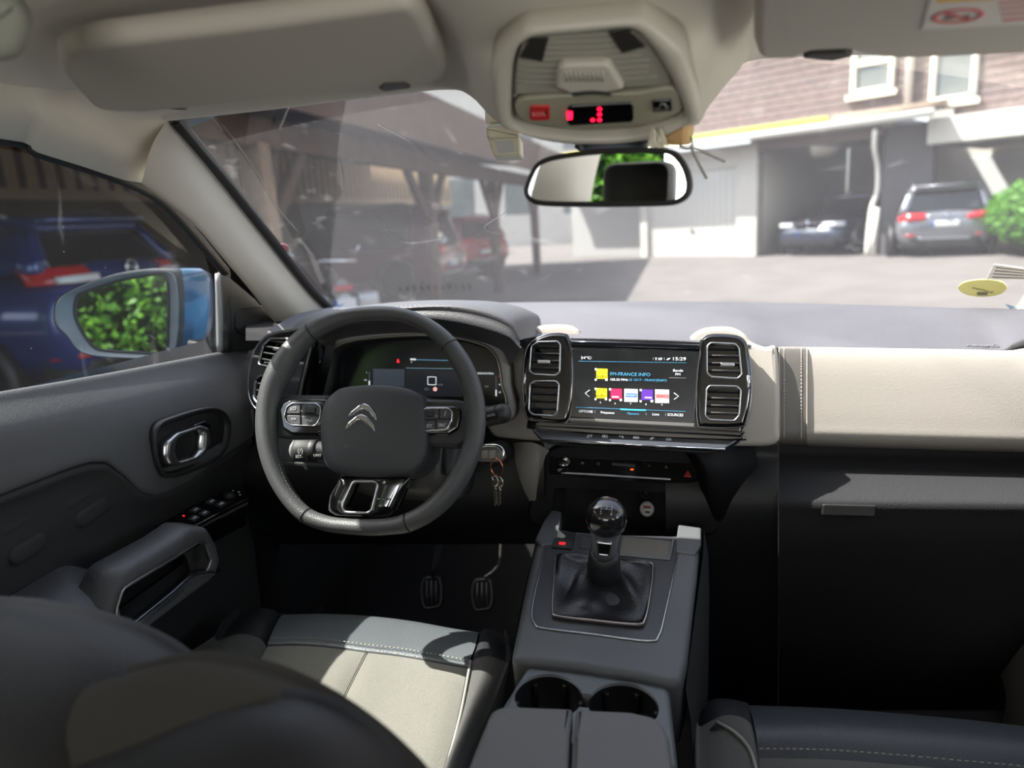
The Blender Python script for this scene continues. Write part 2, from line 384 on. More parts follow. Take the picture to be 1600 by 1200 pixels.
# rear of the cabin: pillars, tailgate edge, rear bench
for i, s in ((6, -1), (7, 1)):
    b = MB(); b.grid([[V3((s * .72, y0, 0)), V3((s * .715, y0 - .02, .4)), V3((s * .71, y0 - .05, .8)), V3((s * .69, y0 - .1, 1.0)), V3((s * .665, y0 - .14, 1.16))] for y0 in (-.50,)] + [[V3((s * .69, -.72, 0)), V3((s * .685, -.72, .4)), V3((s * .675, -.72, .8)), V3((s * .65, -.76, 1.0)), V3((s * .62, -.80, 1.17))]] + [[V3((s * .72, -.92, 0)), V3((s * .715, -.92, .4)), V3((s * .71, -.90, .8)), V3((s * .69, -.90, 1.0)), V3((s * .665, -.91, 1.16))]], 3, 4)
    st('trim_%d' % i, b, PILLAR)
for i, s in ((8, -1), (9, 1)):
    b = MB(); b.grid([[V3((s * .72, -1.65, .7)), V3((s * .70, -1.75, .95)), V3((s * .66, -1.85, 1.15))], [V3((s * .62, -1.95, .7)), V3((s * .60, -2.02, .95)), V3((s * .56, -2.08, 1.16))]], 4, 4)
    b.grid([[V3((s * .74, -1.0, .0)), V3((s * .74, -1.0, .80))], [V3((s * .74, -2.2, .0)), V3((s * .74, -2.2, .80))]], 2, 2)
    st('trim_%d' % i, b, PILLAR)
# kick panels beside the pedals and under the dash, front bulkhead sides
for i, s in ((10, -1), (11, 1)):
    b = MB(); b.grid([[V3((s * .745, y, z)) for y in (.08, .3, .62)] for z in (.0, .4, .80)], 2, 2, th=.01 * s)
    b.grid([[V3((s * .745, y, .02 + .0)), V3((s * .72, y, .10)), V3((s * .745, y, .16))] for y in (-1.0, -.3, .3)], 3, 3)
    st('trim_%d' % i, b, CARPET)
# engine bonnet just below the glass, out of the driver's sight
b = MB(); b.grid([[V3((x, y, z)) for x in (-.78, -.4, 0, .4, .78)] for y, z in ((.58, .80), (.62, .80), (1.0, .74), (1.5, .62), (1.62, .45), (1.64, .0))], 3, 3); st('trim_12', b, BLUEP)
# rear quarters: painted skin below, privacy glass above
PRIV = glass_mat('privacy_glass', (.30, .33, .32), .02, 380, .02, 5.0)
for i, s in ((13, -1), (14, 1)):
    b = MB(); b.grid([[V3((s * x, y, z)) for y in (-1.0, -1.6, -2.3)] for x, z in ((.76, .83), (.85, .74), (.89, .5), (.82, .0))], 3, 3); st('trim_%d' % i, b, BLUEP)
for i, s in ((4, -1), (5, 1)):
    b = MB(); b.grid([[V3((s * x, y, z)) for y in (-.95, -1.5, -2.1)] for x, z in ((.735, .80), (.72, .97), (.69, 1.14))], 3, 3); st('window_%d' % i, b, PRIV)
# ================================================================== dashboard
dash = thing('dashboard', 'slate-topped dashboard with greige fascia running under the windshield', 'dashboard', (0, .2, .5))
# --- top pad: from the fascia edge forward to the glass
xs = [415, 480, 560, 640, 730, 815, 900, 1000, 1080, 1170, 1230, 1330, 1430, 1520, 1570, 1610, 1700]
near = [(415, 520, .0), (480, 520, .02), (560, 520, .05), (640, 522, .05), (730, 524, .05), (815, 528, .05), (900, 529, .055), (1000, 531, .055), (1080, 534, .055), (1170, 540, .05), (1230, 545, .085), (1330, 547, .085), (1430, 549, .085), (1520, 550, .085), (1565, 549, .09), (1600, 530, .105), (1700, 510, .12)]
R = [[], [], [], [], [], []]
for x, y, Y in near:
    p = PY(x, y, Y); R[0].append(p + V3((0, .012, -.02))); R[1].append(p + V3((0, .003, -.004))); R[2].append(p + V3((0, .018, .004)))
    X2 = max(-.70, min(.71, p.x * 1.02)); f = wbase(max(-.70, min(.70, p.x)), 0, 0)
    f = V3((X2, f.y - .02, f.z - .004))
    R[3].append(p.lerp(f, .35) + V3((0, 0, .014))); R[4].append(p.lerp(f, .72) + V3((0, 0, .010))); R[5].append(f)
R.append([p + V3((0, .03, -.02)) for p in R[5]])
b = MB(); b.grid(R, 3, 5); b.build('top_pad', TOP, dash)
# embossed word on the pad, over the passenger
fr = Fr(PY(1535, 540, .108), (1, 0, 0), (0, 1, .12))
text('airbag_mark', 'AIRBAG', fr, 0, .0, .013, mat('faint_grey', (112, 112, 116), .7), dash)
# defroster grille along the glass
for x0, x1, nm in ((-.50, -.36, 'defroster_vent'),):
    b = MB(); m = int((x1 - x0) / .012)
    for i in range(m):
        x = x0 + (x1 - x0) * i / (m - 1); f = wbase(x); b.box(Fr((x, f.y - .05, f.z - .002), (1, 0, 0), (0, 1, .1)), -.002, .002, -.012, .012, -.004, .002, .001)
    b.build(nm, RUB, dash)
# --- hood over the instruments
le = [(466, 552), (486, 530), (520, 514), (570, 504), (640, 498), (700, 501), (752, 512), (792, 526), (812, 545)]
cr = [(452, 535), (480, 513), (515, 496), (570, 484), (640, 477), (710, 474), (762, 482), (800, 500), (816, 530)]
rr = [(430, 520), (470, 500), (520, 484), (580, 476), (650, 470), (720, 469), (785, 473), (830, 490), (850, 525)]
und = [(482, 580), (498, 552), (527, 534), (575, 526), (640, 522), (705, 526), (750, 536), (782, 550), (794, 575)]
L0 = [PY(*p, -.075) for p in le]; L1 = [PY(*p, -.05) for p in cr]; L2 = [PY(*p, .12) for p in rr]; U1 = [PY(*p, .02) for p in und]
L3 = [p + V3((0, .14, -.03)) for p in L2]
La = [a.lerp(c, .4) + V3((0, -.004, .004)) for a, c in zip(L0, L1)]
b = MB(); b.grid([U1, [p + V3((0, .012, -.002)) for p in L0], L0, La, L1, L2, L3], 5, 4); hood = b.build('instrument_hood', mat('grey_hood_leather', (78, 78, 82), .5, bump=(600, .4, 'voronoi')), dash)
b = MB(); c1 = cat(La, 10, False); c2 = cat([a.lerp(c, .75) + V3((0, -.001, .003)) for a, c in zip(L0, L1)], 10, False)
for c in (c2,):
    for i in range(0, len(c) - 1, 1):
        b.tube([c[i].lerp(c[i + 1], .15) + V3((0, -.001, .0012)), c[i].lerp(c[i + 1], .8) + V3((0, -.001, .0012))], .0009, 5)
b.build('stitching', STITCH, hood)
# --- greige fascia: driver side rim, two humps over the vents, across to the strap
FF = Fr(PY(990, 600, .045), (math.cos(.06), -math.sin(.06), 0), (0, math.sin(.30), math.cos(.30)))
fo = [(762, 600), (776, 556), (800, 538), (812, 533), (822, 519), (838, 509), (862, 506), (888, 507), (903, 514), (915, 527), (960, 531), (1020, 532), (1070, 533), (1080, 523), (1096, 513), (1120, 509), (1146, 511), (1164, 521), (1176, 534), (1196, 541), (1214, 543), (1218, 600), (1218, 660), (1212, 693), (1150, 697), (1000, 694), (850, 690), (800, 686), (770, 680), (757, 650)]
b = MB(); b.plate(FF, cat2(FF.poly(fo), 4), .035, .008, 4); fascia = b.build('fascia', CREAM, dash)
# --- soft passenger panel and strap, one profile swept across
def prow(ys, Y, x0=1216, x1=1760, n=9):
    xs_ = [x0 + (x1 - x0) * i / (n - 1) for i in range(n)]
    return [PY(x, ys[0] + (ys[1] - ys[0]) * (x - 1230) / 370, Y) for x in xs_]
prof = [((541, 547), .105), ((543, 548), .081), ((548, 552), .070), ((575, 578), .060), ((620, 626), .050), ((660, 668), .042), ((680, 690), .040), ((692, 702), .057), ((696, 707), .095)]
strapP = [prow(y, Y - .001, 1217, 1262, 4) for y, Y in prof]
panP = [prow(y, Y + .002, 1257, 1780, 9) for y, Y in prof]
# right end lifts into the corner, as the pad's edge does
for k in (0, 1, 2):
    for j in (6, 7, 8): panP[k][j] += V3((0, .02 * (j - 5), .012 * (j - 5)))
b = MB(); b.grid(panP, 4, 4); b.build('passenger_panel', CREAM, dash)
b = MB(); b.grid(strapP, 4, 5); strap = b.build('decor_strap', mat('woven_strap', (160, 154, 147), .75, bump=(900, 1.0, 'wave')), dash)
for x in (1225, 1252):
    b = MB(); c = cat([PY(x, y[0] + (y[1] - y[0]) * (x - 1230) / 370, Y - .0018) for y, Y in prof[1:8]], 8, False)
    for i in range(0, len(c) - 1): b.tube([c[i].lerp(c[i + 1], .15), c[i].lerp(c[i + 1], .75)], .0006, 5)
    b.build('stitching', mat('pale_thread', (205, 200, 192), .8), strap)
for x in (1217.5, 1261):
    b = MB(); b.tube(cat([PY(x, y[0] + (y[1] - y[0]) * (x - 1230) / 370, Y - .0014) for y, Y in prof[1:8]], 4, False), .0010, 6); b.build('piping', CREAM, strap)
# --- lower dash and glovebox
gp = [((694, 704), .097), ((708, 716), .092), ((722, 732), .070), ((750, 757), .032), ((776, 780), .000), ((789, 793), -.008), ((806, 808), -.006), ((860, 860), .004), ((960, 960), .06), ((1040, 1040), .14), ((1110, 1110), .30)]
b = MB(); b.grid([prow(y, Y, 1217, 1790, 8) for y, Y in gp], 3, 4); glove = b.build('glovebox_door', mat('dark_ledge', (42, 42, 44), .7, bump=(700, .6, 'voronoi'), spec=.25), dash)
b = MB(); fr = Fr(PY(1335, 798, -.014), (1, 0, 0), (0, .1, 1)); b.plate(fr, rnd(fr.poly([(1286, 788), (1370, 790), (1368, 808), (1284, 806)]), .003), .012, .002); b.build('handle', PLD, glove)
b = MB(); b.grid([[PY(x, y + (x - 1090) * .02, Y + .004) for x in (1040, 1085, 1140, 1190, 1215.5)] for y, Y in ((692, .05), (710, .05), (730, .035), (760, .01), (800, .0), (870, .02), (960, .07), (1040, .14), (1110, .30))], 3, 4)
b.build('lower_panel', PLD, dash)
# knee panel under the wheel
b = MB(); b.grid([[PY(x, y, Y) for x in (360, 450, 540, 640, 740, 850)] for y, Y in ((600, .10), (650, .06), (700, .02), (740, .0), (790, .02), (830, .08), (850, .16))], 3, 3); b.build('knee_panel', PLD, dash)
fr = Fr(PY(480, 732, -.012), (1, .05, 0), (0, .1, 1))
b = MB(); b.plate(fr, rnd(fr.poly([(440, 722), (560, 728), (560, 733), (440, 727)]), .001), .012, .001); b.build('panel_lip', PL, dash)
# --- instrument cluster
CF = Fr(PY(645, 585, .0), (1, .02, 0), (0, math.sin(.25), math.cos(.25)))
arch = [(503, 640), (503, 600), (507, 570), (515, 549), (535, 536), (575, 528), (650, 523), (705, 526), (745, 535), (768, 546), (780, 566), (785, 600), (787, 640), (700, 655), (600, 655)]
outr = [(452, 650), (458, 600), (468, 560), (492, 536), (530, 522), (575, 514), (650, 510), (715, 513), (765, 522), (789, 541), (795, 566), (798, 600), (799, 655), (700, 672), (590, 668)]
A = cat2(CF.poly(outr), 5); B = cat2(CF.poly(arch), 5)
clus = dash
b = MB(); b.frame(CF, A, B, [(0, -.03), (0, -.004), (.08, .0), (.8, .004), (.92, .003), (1, -.002), (1, -.03)], 96); b.build('cluster_surround', mat('grey_cluster_surround', (138, 137, 136), .55, bump=(900, .25, 'voronoi')), dash)
b = MB(); b.frame(CF, [(p[0] * 1.0, p[1]) for p in B], inset(ccw(B), .0026), [(0, -.004), (0, .004), (.4, .0055), (1, .003), (1, -.004)], 96); b.build('cluster_trim', mat('warm_satin_trim', (168, 162, 150), .35, .6), dash)
b = MB(); b.frame(CF, B, inset(ccw(B), .006), [(0, .0), (.3, .001), (1, -.045), (1, -.05), (0, -.05)], 96); b.build('cluster_recess', PLD, dash)
CG = CF.off(-.035)
b = MB(); b.plate(CG, inset(ccw(B), -.012), .006, .001); disp = b.build('cluster_display', GLASSB, dash)
CG = CG.off(.0006)
def flat(name, fr, P, m, parent, label=None, w=.0003):
    q = MB(); q.plate(fr, P, .0004, .0001, 1, w); return q.build(name, m, parent, label=label)
def quad(fr, pts): return fr.poly(pts)
flat('map_window', CG, quad(CG, [(583, 576), (632, 577), (632, 604), (583, 604)]), em('lit_slate', (68, 76, 88), .3), disp)
flat('speed_window', CG, quad(CG, [(634, 578), (725, 580), (722, 620), (634, 618)]), em('lit_night', (34, 37, 44), .3), disp)
flat('window_line', CG, quad(CG, [(634, 574.5), (728, 576), (728, 577), (634, 575.5)]), em('lit_steel', (110, 150, 170), .4), disp, w=.0006)
flat('status_line', CG, quad(CG, [(641, 561), (700, 562.5), (700, 564), (641, 562.5)]), em('lit_teal', (90, 140, 170), .4), disp)
flat('status_cursor', CG, quad(CG, [(641, 560), (650, 560.2), (650, 563), (641, 562.8)]), WHITE_E, disp, w=.0006)
text('gauge_digit', '0', CG, *CG.uv(643, 566), .004, WHITE_E, disp)
sq = quad(CG, [(668, 588), (682, 588.5), (682, 602), (668, 601.5)])
q = MB(); q.frame(CG, rnd(sq, .001), inset(rnd(sq, .001), .0014), [(0, 0), (0, .0008), (1, .0008), (1, 0)], 40); q.build('speed_box', WHITE_E, disp)
text('unit_text', 'km/h', CG, *CG.uv(688, 601), .0045, GREY_E, disp)
cc = CG.uv(680, 608); flat('limit_sign', CG, circ(.0038, *cc, 24), em('lit_salmon', (235, 175, 165), .7), disp, w=.0007)
text('cruise_text', '(C)--', CG, *CG.uv(668, 608), .0055, GREY_E, disp)
wl = CG.uv(622, 564); flat('seatbelt_warning', CG, [(wl[0] - .002, wl[1] - .003), (wl[0] + .002, wl[1] - .003), (wl[0] + .0024, wl[1]), (wl[0] + .001, wl[1] + .001), (wl[0] + .001, wl[1] + .0034), (wl[0] - .001, wl[1] + .0034), (wl[0] - .002, wl[1])], RED_E, disp)
text('consumption_text', 'Instantanées', CG, *CG.uv(757, 583), .0066, WHITE_E, disp)
text('consumption_value', '100', CG, *CG.uv(760, 604), .005, GREY_E, disp)
for (x, y0, y1, yy) in ((577, 581, 602, 595), (775, 587, 619, 609)):
    flat('gauge_track', CG, quad(CG, [(x - .5, y0), (x + .8, y0), (x + .8, y1), (x - .5, y1)]), em('lit_dim', (90, 105, 120), .3), disp)
    flat('gauge_level', CG, quad(CG, [(x - 1, yy), (x + 1.4, yy), (x + 1.4, y1), (x - 1, y1)]), WHITE_E, disp, w=.0006)
text('gauge_mark', '1', CG, *CG.uv(573, 582), .004, WHITE_E, disp); text('gauge_mark', '1/2', CG, *CG.uv(571, 594), .004, WHITE_E, disp)
text('gauge_mark', 'H', CG, *CG.uv(781, 588), .004, RED_E, disp); text('gauge_mark', '90', CG, *CG.uv(781, 601), .004, WHITE_E, disp); text('gauge_mark', '50', CG, *CG.uv(781, 613), .004, WHITE_E, disp)

# --- a louvred vent: frame, dark throat, slats, tab
def vent(fr, P, parent, n=4, tab=.5, tabrow=2, lit=CHROME, dp=.023):
    """P outline in uv; the vent is let into parent, a solid slab"""
    P = ccw(P); v = MB(); v.frame(fr, P, inset(P, .003), [(0, -.004), (0, .001), (.3, .0032), (.7, .0032), (1, .0005), (1, -.006)], 72)
    c = MB(); c.plate(fr, inset(P, .0015), dp + .03, .0005, 1, .02); cut(parent, c)
    c = MB().plate(fr, inset(P, .0012), .001, .0002, 1, -dp + .0015)
    o = v.build('air_vent', lit, parent); I = inset(P, .002); c.build('throat', PLD, o)
    us = [p[0] for p in I]; vs_ = [p[1] for p in I]; v0, v1 = min(vs_), max(vs_)
    def span(y):
        X = []
        for i in range(len(I)):
            a, c = I[i - 1], I[i]
            if (a[1] - y) * (c[1] - y) < 0: X.append(a[0] + (c[0] - a[0]) * (y - a[1]) / (c[1] - a[1]))
        return (min(X), max(X)) if X else (min(us), max(us))
    for i in range(n):
        y = v0 + (v1 - v0) * (i + .8) / (n + .6); x0, x1 = span(y)
        s = Fr(fr.at(0, y, -.009), fr.u, -fr.n * .93 - fr.v * .22); v = MB(); v.box(s, x0 - .001, x1 + .001, -.009, .008, -.0011, .0011, .0008); v.build('slat', PL, o)
        if i == tabrow:
            v = MB(); uc = x0 + (x1 - x0) * tab; v.plate(Fr(fr.at(uc, y, 0), fr.u, fr.v), rect(.021, .0055, .002), .010, .0015, 3, .001); v.build('vent_tab', SATIN, o)
    for k in (.3, .52, .75):
        x = min(us) + (max(us) - min(us)) * k; v = MB(); v.box(Fr(fr.at(x, 0, -.018), fr.u, fr.v), -.001, .001, v0 + .004, v1 - .004, -.004, .003, .0008); v.build('vane', PL, o)
    return o
# --- driver's corner vent
DV = Fr(PY(430, 580, -.03), (math.cos(.45), math.sin(.45) * -1, 0), (0, math.sin(.2), math.cos(.2)))
vo = [(390, 566), (398, 543), (412, 526), (434, 518), (460, 514), (482, 514), (484, 540), (470, 600), (456, 645), (425, 648), (400, 641), (388, 622), (386, 594)]
P = cat2(DV.poly(vo), 4); b = MB(); b.plate(DV, P, .05, .006, 4); side = b.build('corner_vent_housing', PIANO, dash)
b = MB(); b.tube([DV.at(*p, -.003) for p in inset(ccw(P), .0008)], .0022, 8, True); b.build('trim_ring', CHROME, side)
vent(DV.off(.002), rnd(DV.poly([(405, 570), (413, 538), (424, 528), (452, 527), (456, 536), (446, 572), (436, 577)]), .006), side, 4, .55, 2)
vent(DV.off(.002), rnd(DV.poly([(398, 622), (401, 593), (408, 586), (436, 584), (440, 600), (430, 634), (408, 634)]), .006), side, 4, .6, 1)
# light grey wedge of dash below the corner vent, and demister slot
b = MB(); b.grid([[PY(x, y, Y) for x in (384, 430, 475, 520)] for y, Y in ((498, .17), (506, .11), (515, .03), (532, .0))], 3, 3); b.build('corner_cap', mat('matte_charcoal', (40, 40, 42), .8, spec=.08), dash)
# ================================================================== centre screen with its two vent towers
SF = Fr(PY(993, 600, -.005), (1, 0, 0), (0, math.sin(.28), math.cos(.28)))
info = thing('infotainment_unit', 'gloss black touchscreen unit flanked by stacked air vents in the greige fascia', 'car touchscreen', tuple(SF.o))
tl = [(836, 529), (858, 521), (880, 521), (889, 528), (896, 560), (896, 610), (889, 655), (872, 662), (838, 658), (821, 650), (816, 610), (818, 560), (824, 540)]
tr = [(1094, 538), (1098, 528), (1112, 522), (1145, 523), (1163, 531), (1171, 556), (1175, 610), (1168, 655), (1156, 668), (1100, 668), (1089, 660), (1088, 600)]
body = [(824, 540), (860, 530), (893, 531), (1092, 538), (1150, 530), (1170, 556), (1172, 640), (1158, 675), (1140, 690), (850, 674), (824, 655), (818, 600)]
b = MB(); b.plate(SF.off(-.006), cat2(SF.off(-.006).poly(body), 3), .05, .004); b.build('housing', PIANO, info)
frb = SF.off(-.006); hole = MB().plate(frb, inset(ccw(cat2(frb.poly(body), 3)), -.001), .2, .001, 1, .1); cut(fascia, hole)
for nm, o_, f in (('vent_tower', tl, .004), ('vent_tower', tr, .004)):
    F2 = SF.off(f); P = cat2(F2.poly(o_), 4); b = MB(); b.plate(F2, P, .028, .007, 4); t = b.build(nm, PIANO, info)
    b = MB(); b.tube([F2.at(*p, -.004) for p in inset(ccw(P), .0006)], .0016, 8, True); b.build('trim_ring', DKCHROME, t)
    if o_ is tl:
        vent(F2.off(.0005), rnd(F2.poly([(826, 580), (829, 540), (840, 533), (872, 532), (877, 538), (876, 582), (868, 588), (833, 586)]), .006), t, 4, .45, 1, SATIN)
        vent(F2.off(.0005), rnd(F2.poly([(825, 642), (827, 600), (834, 594), (870, 594), (875, 600), (872, 645), (866, 651), (832, 649)]), .006), t, 4, .5, 9, SATIN)
        b = MB(); b.box(F2, *(lambda p: (p[0] - .003, p[0] + .002, p[1] - .009, p[1] + .009))(F2.uv(820, 592)), -.01, .001, .002); b.build('thumbwheel', SATIN, t)
    else:
        vent(F2.off(.0005), rnd(F2.poly([(1103, 583), (1103, 541), (1110, 534), (1150, 536), (1156, 544), (1160, 586), (1154, 593), (1110, 590)]), .006), t, 4, .62, 1, SATIN)
        vent(F2.off(.0005), rnd(F2.poly([(1100, 650), (1102, 608), (1108, 601), (1152, 602), (1159, 609), (1156, 650), (1148, 659), (1108, 657)]), .006), t, 4, .3, 9, SATIN)
        b = MB(); b.box(F2, *(lambda p: (p[0] - .002, p[0] + .003, p[1] - .010, p[1] + .010))(F2.uv(1169, 597)), -.012, .001, .002); b.build('thumbwheel', SATIN, t)
# top strip and lower key bar
b = MB(); F2 = SF.off(.003); b.plate(F2, F2.poly([(892, 532), (1092, 538.5), (1092, 548), (892, 541)]), .012, .003, 3); b.build('top_strip', mat('polished_black', (40, 42, 48), .12, .85), info)
b = MB(); F2 = SF.off(.002); b.plate(F2, rnd(F2.poly([(832, 657), (1166, 674), (1158, 683), (836, 667)]), .002), .02, .003, 3); b.build('shelf_lip', PIANO, info)
KF = Fr(PY(993, 684, -.022), (1, 0, 0), (0, math.sin(.75), math.cos(.75)))
b = MB(); b.plate(KF, rnd(KF.poly([(829, 667), (1160, 683), (1133, 700), (846, 686)]), [.002] * 4), .014, .002, 3); bar = b.build('key_bar', mat('brushed_key_bar', (118, 122, 132), .3, .85), info)
b = MB(); b.tube([KF.at(*KF.uv(846, 687), -.001), KF.at(*KF.uv(1133, 701.5), -.001)], .0022, 8); b.build('chrome_edge', CHROME, bar)
b = MB(); q = Fr(KF.at(0, 0, -.012), (1, 0, 0), (0, -.3, 1)); b.plate(q, rnd(q.poly([(846, 690), (1128, 705), (1105, 711), (872, 698)]), .002), .02, .004); b.build('lower_lip', PL, bar)
KI = KF.off(.0002); u0 = lambda x, y: KI.uv(x, y)
inkw = mat('key_symbol', (235, 238, 240), .4)
def icon(name, parts, fr=KI, m=inkw, parent=bar):
    q = MB()
    for P in parts: q.plate(fr, P, .0004, .0001, 1, .0003)
    return q.build(name, m, parent)
def R4(c, x0, x1, y0, y1): return [(c[0] + x0, c[1] + y0), (c[0] + x1, c[1] + y0), (c[0] + x1, c[1] + y1), (c[0] + x0, c[1] + y1)]
k = .001
c = u0(922, 679.5); icon('music_key', [R4(c, -2.4 * k, -1.6 * k, -3 * k, 4 * k), R4(c, 2.2 * k, 3 * k, -2 * k, 5 * k), R4(c, -2.4 * k, 3 * k, 3.4 * k, 5 * k), circ(1.6 * k, c[0] - 3.2 * k, c[1] - 3 * k, 12), circ(1.6 * k, c[0] + 1.6 * k, c[1] - 2 * k, 12)])
c = u0(945, 681); icon('climate_key', [R4(c, -4 * k, -2.4 * k, -3 * k, 4 * k), R4(c, -1.6 * k, 1 * k, -3 * k, 2 * k), circ(1.3 * k, c[0], c[1] + 3.5 * k, 12), R4(c, 2 * k, 2.8 * k, -4 * k, 4 * k), R4(c, 3.6 * k, 4.4 * k, -4 * k, 4 * k)])
c = u0(970, 681.5); icon('navigation_key', [[(c[0] - 5 * k, c[1] + 4 * k), (c[0], c[1]), (c[0] - 2 * k, c[1] - 1.5 * k)], [(c[0], c[1] + 1.5 * k), (c[0] + 4 * k, c[1] + 2.5 * k), (c[0] + 4.4 * k, c[1] - 4 * k), (c[0] + 1 * k, c[1] - 1.5 * k)]])
c = u0(994, 683); icon('vehicle_key', [rnd(R4(c, -5 * k, 5 * k, -2.6 * k, .6 * k), .001), [(c[0] - 3.6 * k, c[1] + .6 * k), (c[0] + 3.6 * k, c[1] + .6 * k), (c[0] + 2.4 * k, c[1] + 3.2 * k), (c[0] - 2.4 * k, c[1] + 3.2 * k)]])
c = u0(1020, 684); icon('phone_key', [[(c[0] - 4 * k, c[1] - 3.4 * k), (c[0] - 2 * k, c[1] - 3.6 * k), (c[0] + 4 * k, c[1] + 2 * k), (c[0] + 4 * k, c[1] + 4 * k), (c[0] + 2 * k, c[1] + 4 * k), (c[0] - 4 * k, c[1] - 1.4 * k)]])
c = u0(1045, 685); icon('apps_key', [R4(c, a * k, (a + 2) * k, d * k, (d + 2) * k) for a in (-4, -1.2, 1.6) for d in (-3.4, -.6, 2.2)])
# the display
DF = SF.off(.0015)
b = MB(); b.plate(DF, rnd(DF.poly([(893, 544), (1091, 550), (1085, 662), (889, 652)]), .003), .012, .0012); scr = b.build('touchscreen', GLASSB, info)
b = MB(); F2 = DF.off(.0006); b.plate(F2, F2.poly([(889, 652.5), (1085, 661), (1085, 667.5), (888, 657)]), .010, .001); b.build('screen_foot', mat('grey_gloss_strip', (110, 108, 106), .3, .2), info)
S = DF.off(.0004)
Z = lambda x, y: (880 + x / 6.667, 520 + y / 6.667)
def T(name, s, x, y, cap, m, wid=None, al='CENTER'):
    """text whose centre is at zoomed point (x, y); wid = its width there"""
    p = Z(x, y); size = cap / 6.667 / 1015 * 1.40; sx = 1.0
    if wid:
        o = text(name, s, S, *S.uv(*p), size, m, scr); me = o.data; us = [S.u.dot(v.co) for v in me.vertices]; sx = wid / 6.667 / 1015 / (max(us) - min(us))
        bpy.data.objects.remove(o)
    return text(name, s, S, *S.uv(*p), size, m, scr, sx=sx, w=.0008)
def Q(name, pts, m, w=.0003): return flat(name, S, S.poly([Z(*p) for p in pts]), m, scr, w=w)
def box4(x0, y0, x1, y1, s=.02): return [(x0, y0), (x1, y0 + (x1 - x0) * s), (x1, y1 + (x1 - x0) * s), (x0, y1)]
T('temperature_text', '24°C', 236, 262, 28, WHITE_E, 105); T('clock_text', '15:29', 1206, 273, 34, WHITE_E, 130)
Q('status_divider', [(292, 250), (296, 250), (296, 276), (292, 276)], GREY_E); Q('status_divider', [(936, 258), (940, 258), (940, 284), (936, 284)], GREY_E); Q('status_divider', [(1052, 258), (1056, 258), (1056, 286), (1052, 286)], GREY_E)
Q('signal_icon', [(958, 260), (976, 260), (970, 272), (970, 286), (964, 286), (964, 272)], WHITE_E); Q('card_icon', [(992, 262), (1034, 258), (1030, 284), (988, 286)], GREY_E); Q('link_icon', [(1074, 282), (1086, 270), (1104, 262), (1116, 264), (1106, 276), (1090, 284)], WHITE_E)
Q('status_rule', [(162, 294), (1285, 311), (1285, 314), (162, 297)], BLUE_E)
def tile(nm, x0, y0, x1, y1, m, base, corners=True):
    Q(nm, box4(x0, y0, x1, y1), base); 
    dx, dy = (x1 - x0), (y1 - y0)
    if corners:
        Q(nm + '_block', box4(x0 + dx * .12, y0 + dy * .03, x1 - dx * .03, y1 - dy * .17), m, .0006)
        Q(nm + '_corner', box4(x0, y0, x0 + dx * .16, y0 + dy * .16), WHITE_E, .0009); Q(nm + '_corner', box4(x1 - dx * .2, y1 - dy * .18, x1 - dx * .02, y1), WHITE_E, .0009); Q(nm + '_corner', box4(x0, y1 - dy * .16, x0 + dx * .14, y1), WHITE_E, .0009)
tile('station_logo', 330, 370, 466, 500, YEL_E, BLK_E); T('logo_text', 'info', 402, 456, 36, BLK_E, 100)
tile('preset_logo', 328, 574, 460, 702, YEL_E, BLK_E); T('logo_text', 'info', 394, 656, 36, BLK_E, 100)
tile('preset_logo', 478, 578, 616, 712, MAG_E, BLK_E); Q('logo_text_bar', box4(508, 660, 580, 676), em('lit_pink', (255, 190, 205), .6), .0009)
Q('preset_logo', box4(636, 584, 776, 718), em('lit_paper', (215, 220, 228), .6)); Q('logo_band', box4(644, 628, 770, 668), em('lit_cobalt', (30, 95, 190), .6), .0006); T('logo_text', 'Europe1', 706, 648, 24, WHITE_E, 112)
tile('preset_logo', 797, 586, 940, 724, PUR_E, BLK_E); Q('logo_text_bar', box4(850, 668, 926, 682), em('lit_lilac', (205, 190, 235), .6), .0009)
Q('preset_logo', box4(958, 590, 1103, 730), em('lit_paper2', (215, 220, 228), .6)); Q('logo_band', box4(962, 632, 1100, 684), em('lit_rose', (215, 150, 150), .5), .0006); T('logo_text', 'SERENCE', 1030, 660, 30, em('lit_brick', (190, 30, 35), .6), 124)
for d, x, y in (('5', 388, 726), ('6', 542, 736), ('7', 702, 740), ('8', 862, 746), ('9', 1028, 752)): T('preset_digit', d, x, y, 20, WHITE_E)
T('station_text', 'FM-FRANCE INFO', 697, 434, 36, BLUE_E, 416); T('frequency_text', '105.50 MHz', 580, 489, 25, WHITE_E, 180); T('programme_text', 'LE 15/17 - FRANCEINFO', 880, 494, 25, BLUE_E, 390)
T('band_text', 'Bande', 1196, 394, 25, WHITE_E, 100); T('band_text', 'FM', 1194, 434, 25, WHITE_E, 50); Q('band_rule', [(1105, 467), (1280, 470), (1280, 473), (1105, 470)], GREY_E)
def chev(pts, nm):
    q = MB(); P = [S.at(*S.uv(*Z(*p)), .0006) for p in pts]; q.tube(P, .0006, 6); return q.build(nm, WHITE_E, scr)
chev([(276, 596), (230, 630), (272, 666)], 'previous_arrow'); chev([(1154, 626), (1202, 660), (1156, 694)], 'next_arrow')
Q('menu_rule', [(130, 773), (1275, 818), (1275, 822), (130, 777)], BLUE_E); Q('menu_cursor', [(595, 790), (862, 800), (862, 814), (595, 804)], CYAN_E, .0006)
T('menu_text', 'OPTIONS', 236, 820, 27, WHITE_E, 146); T('menu_text', 'Fréquence', 462, 832, 25, WHITE_E, 142); T('menu_text', 'Mémoire', 728, 843, 25, BLUE_E, 122); T('menu_text', 'Liste', 964, 850, 25, WHITE_E, 68); T('menu_text', 'SOURCES', 1168, 856, 27, WHITE_E, 158)
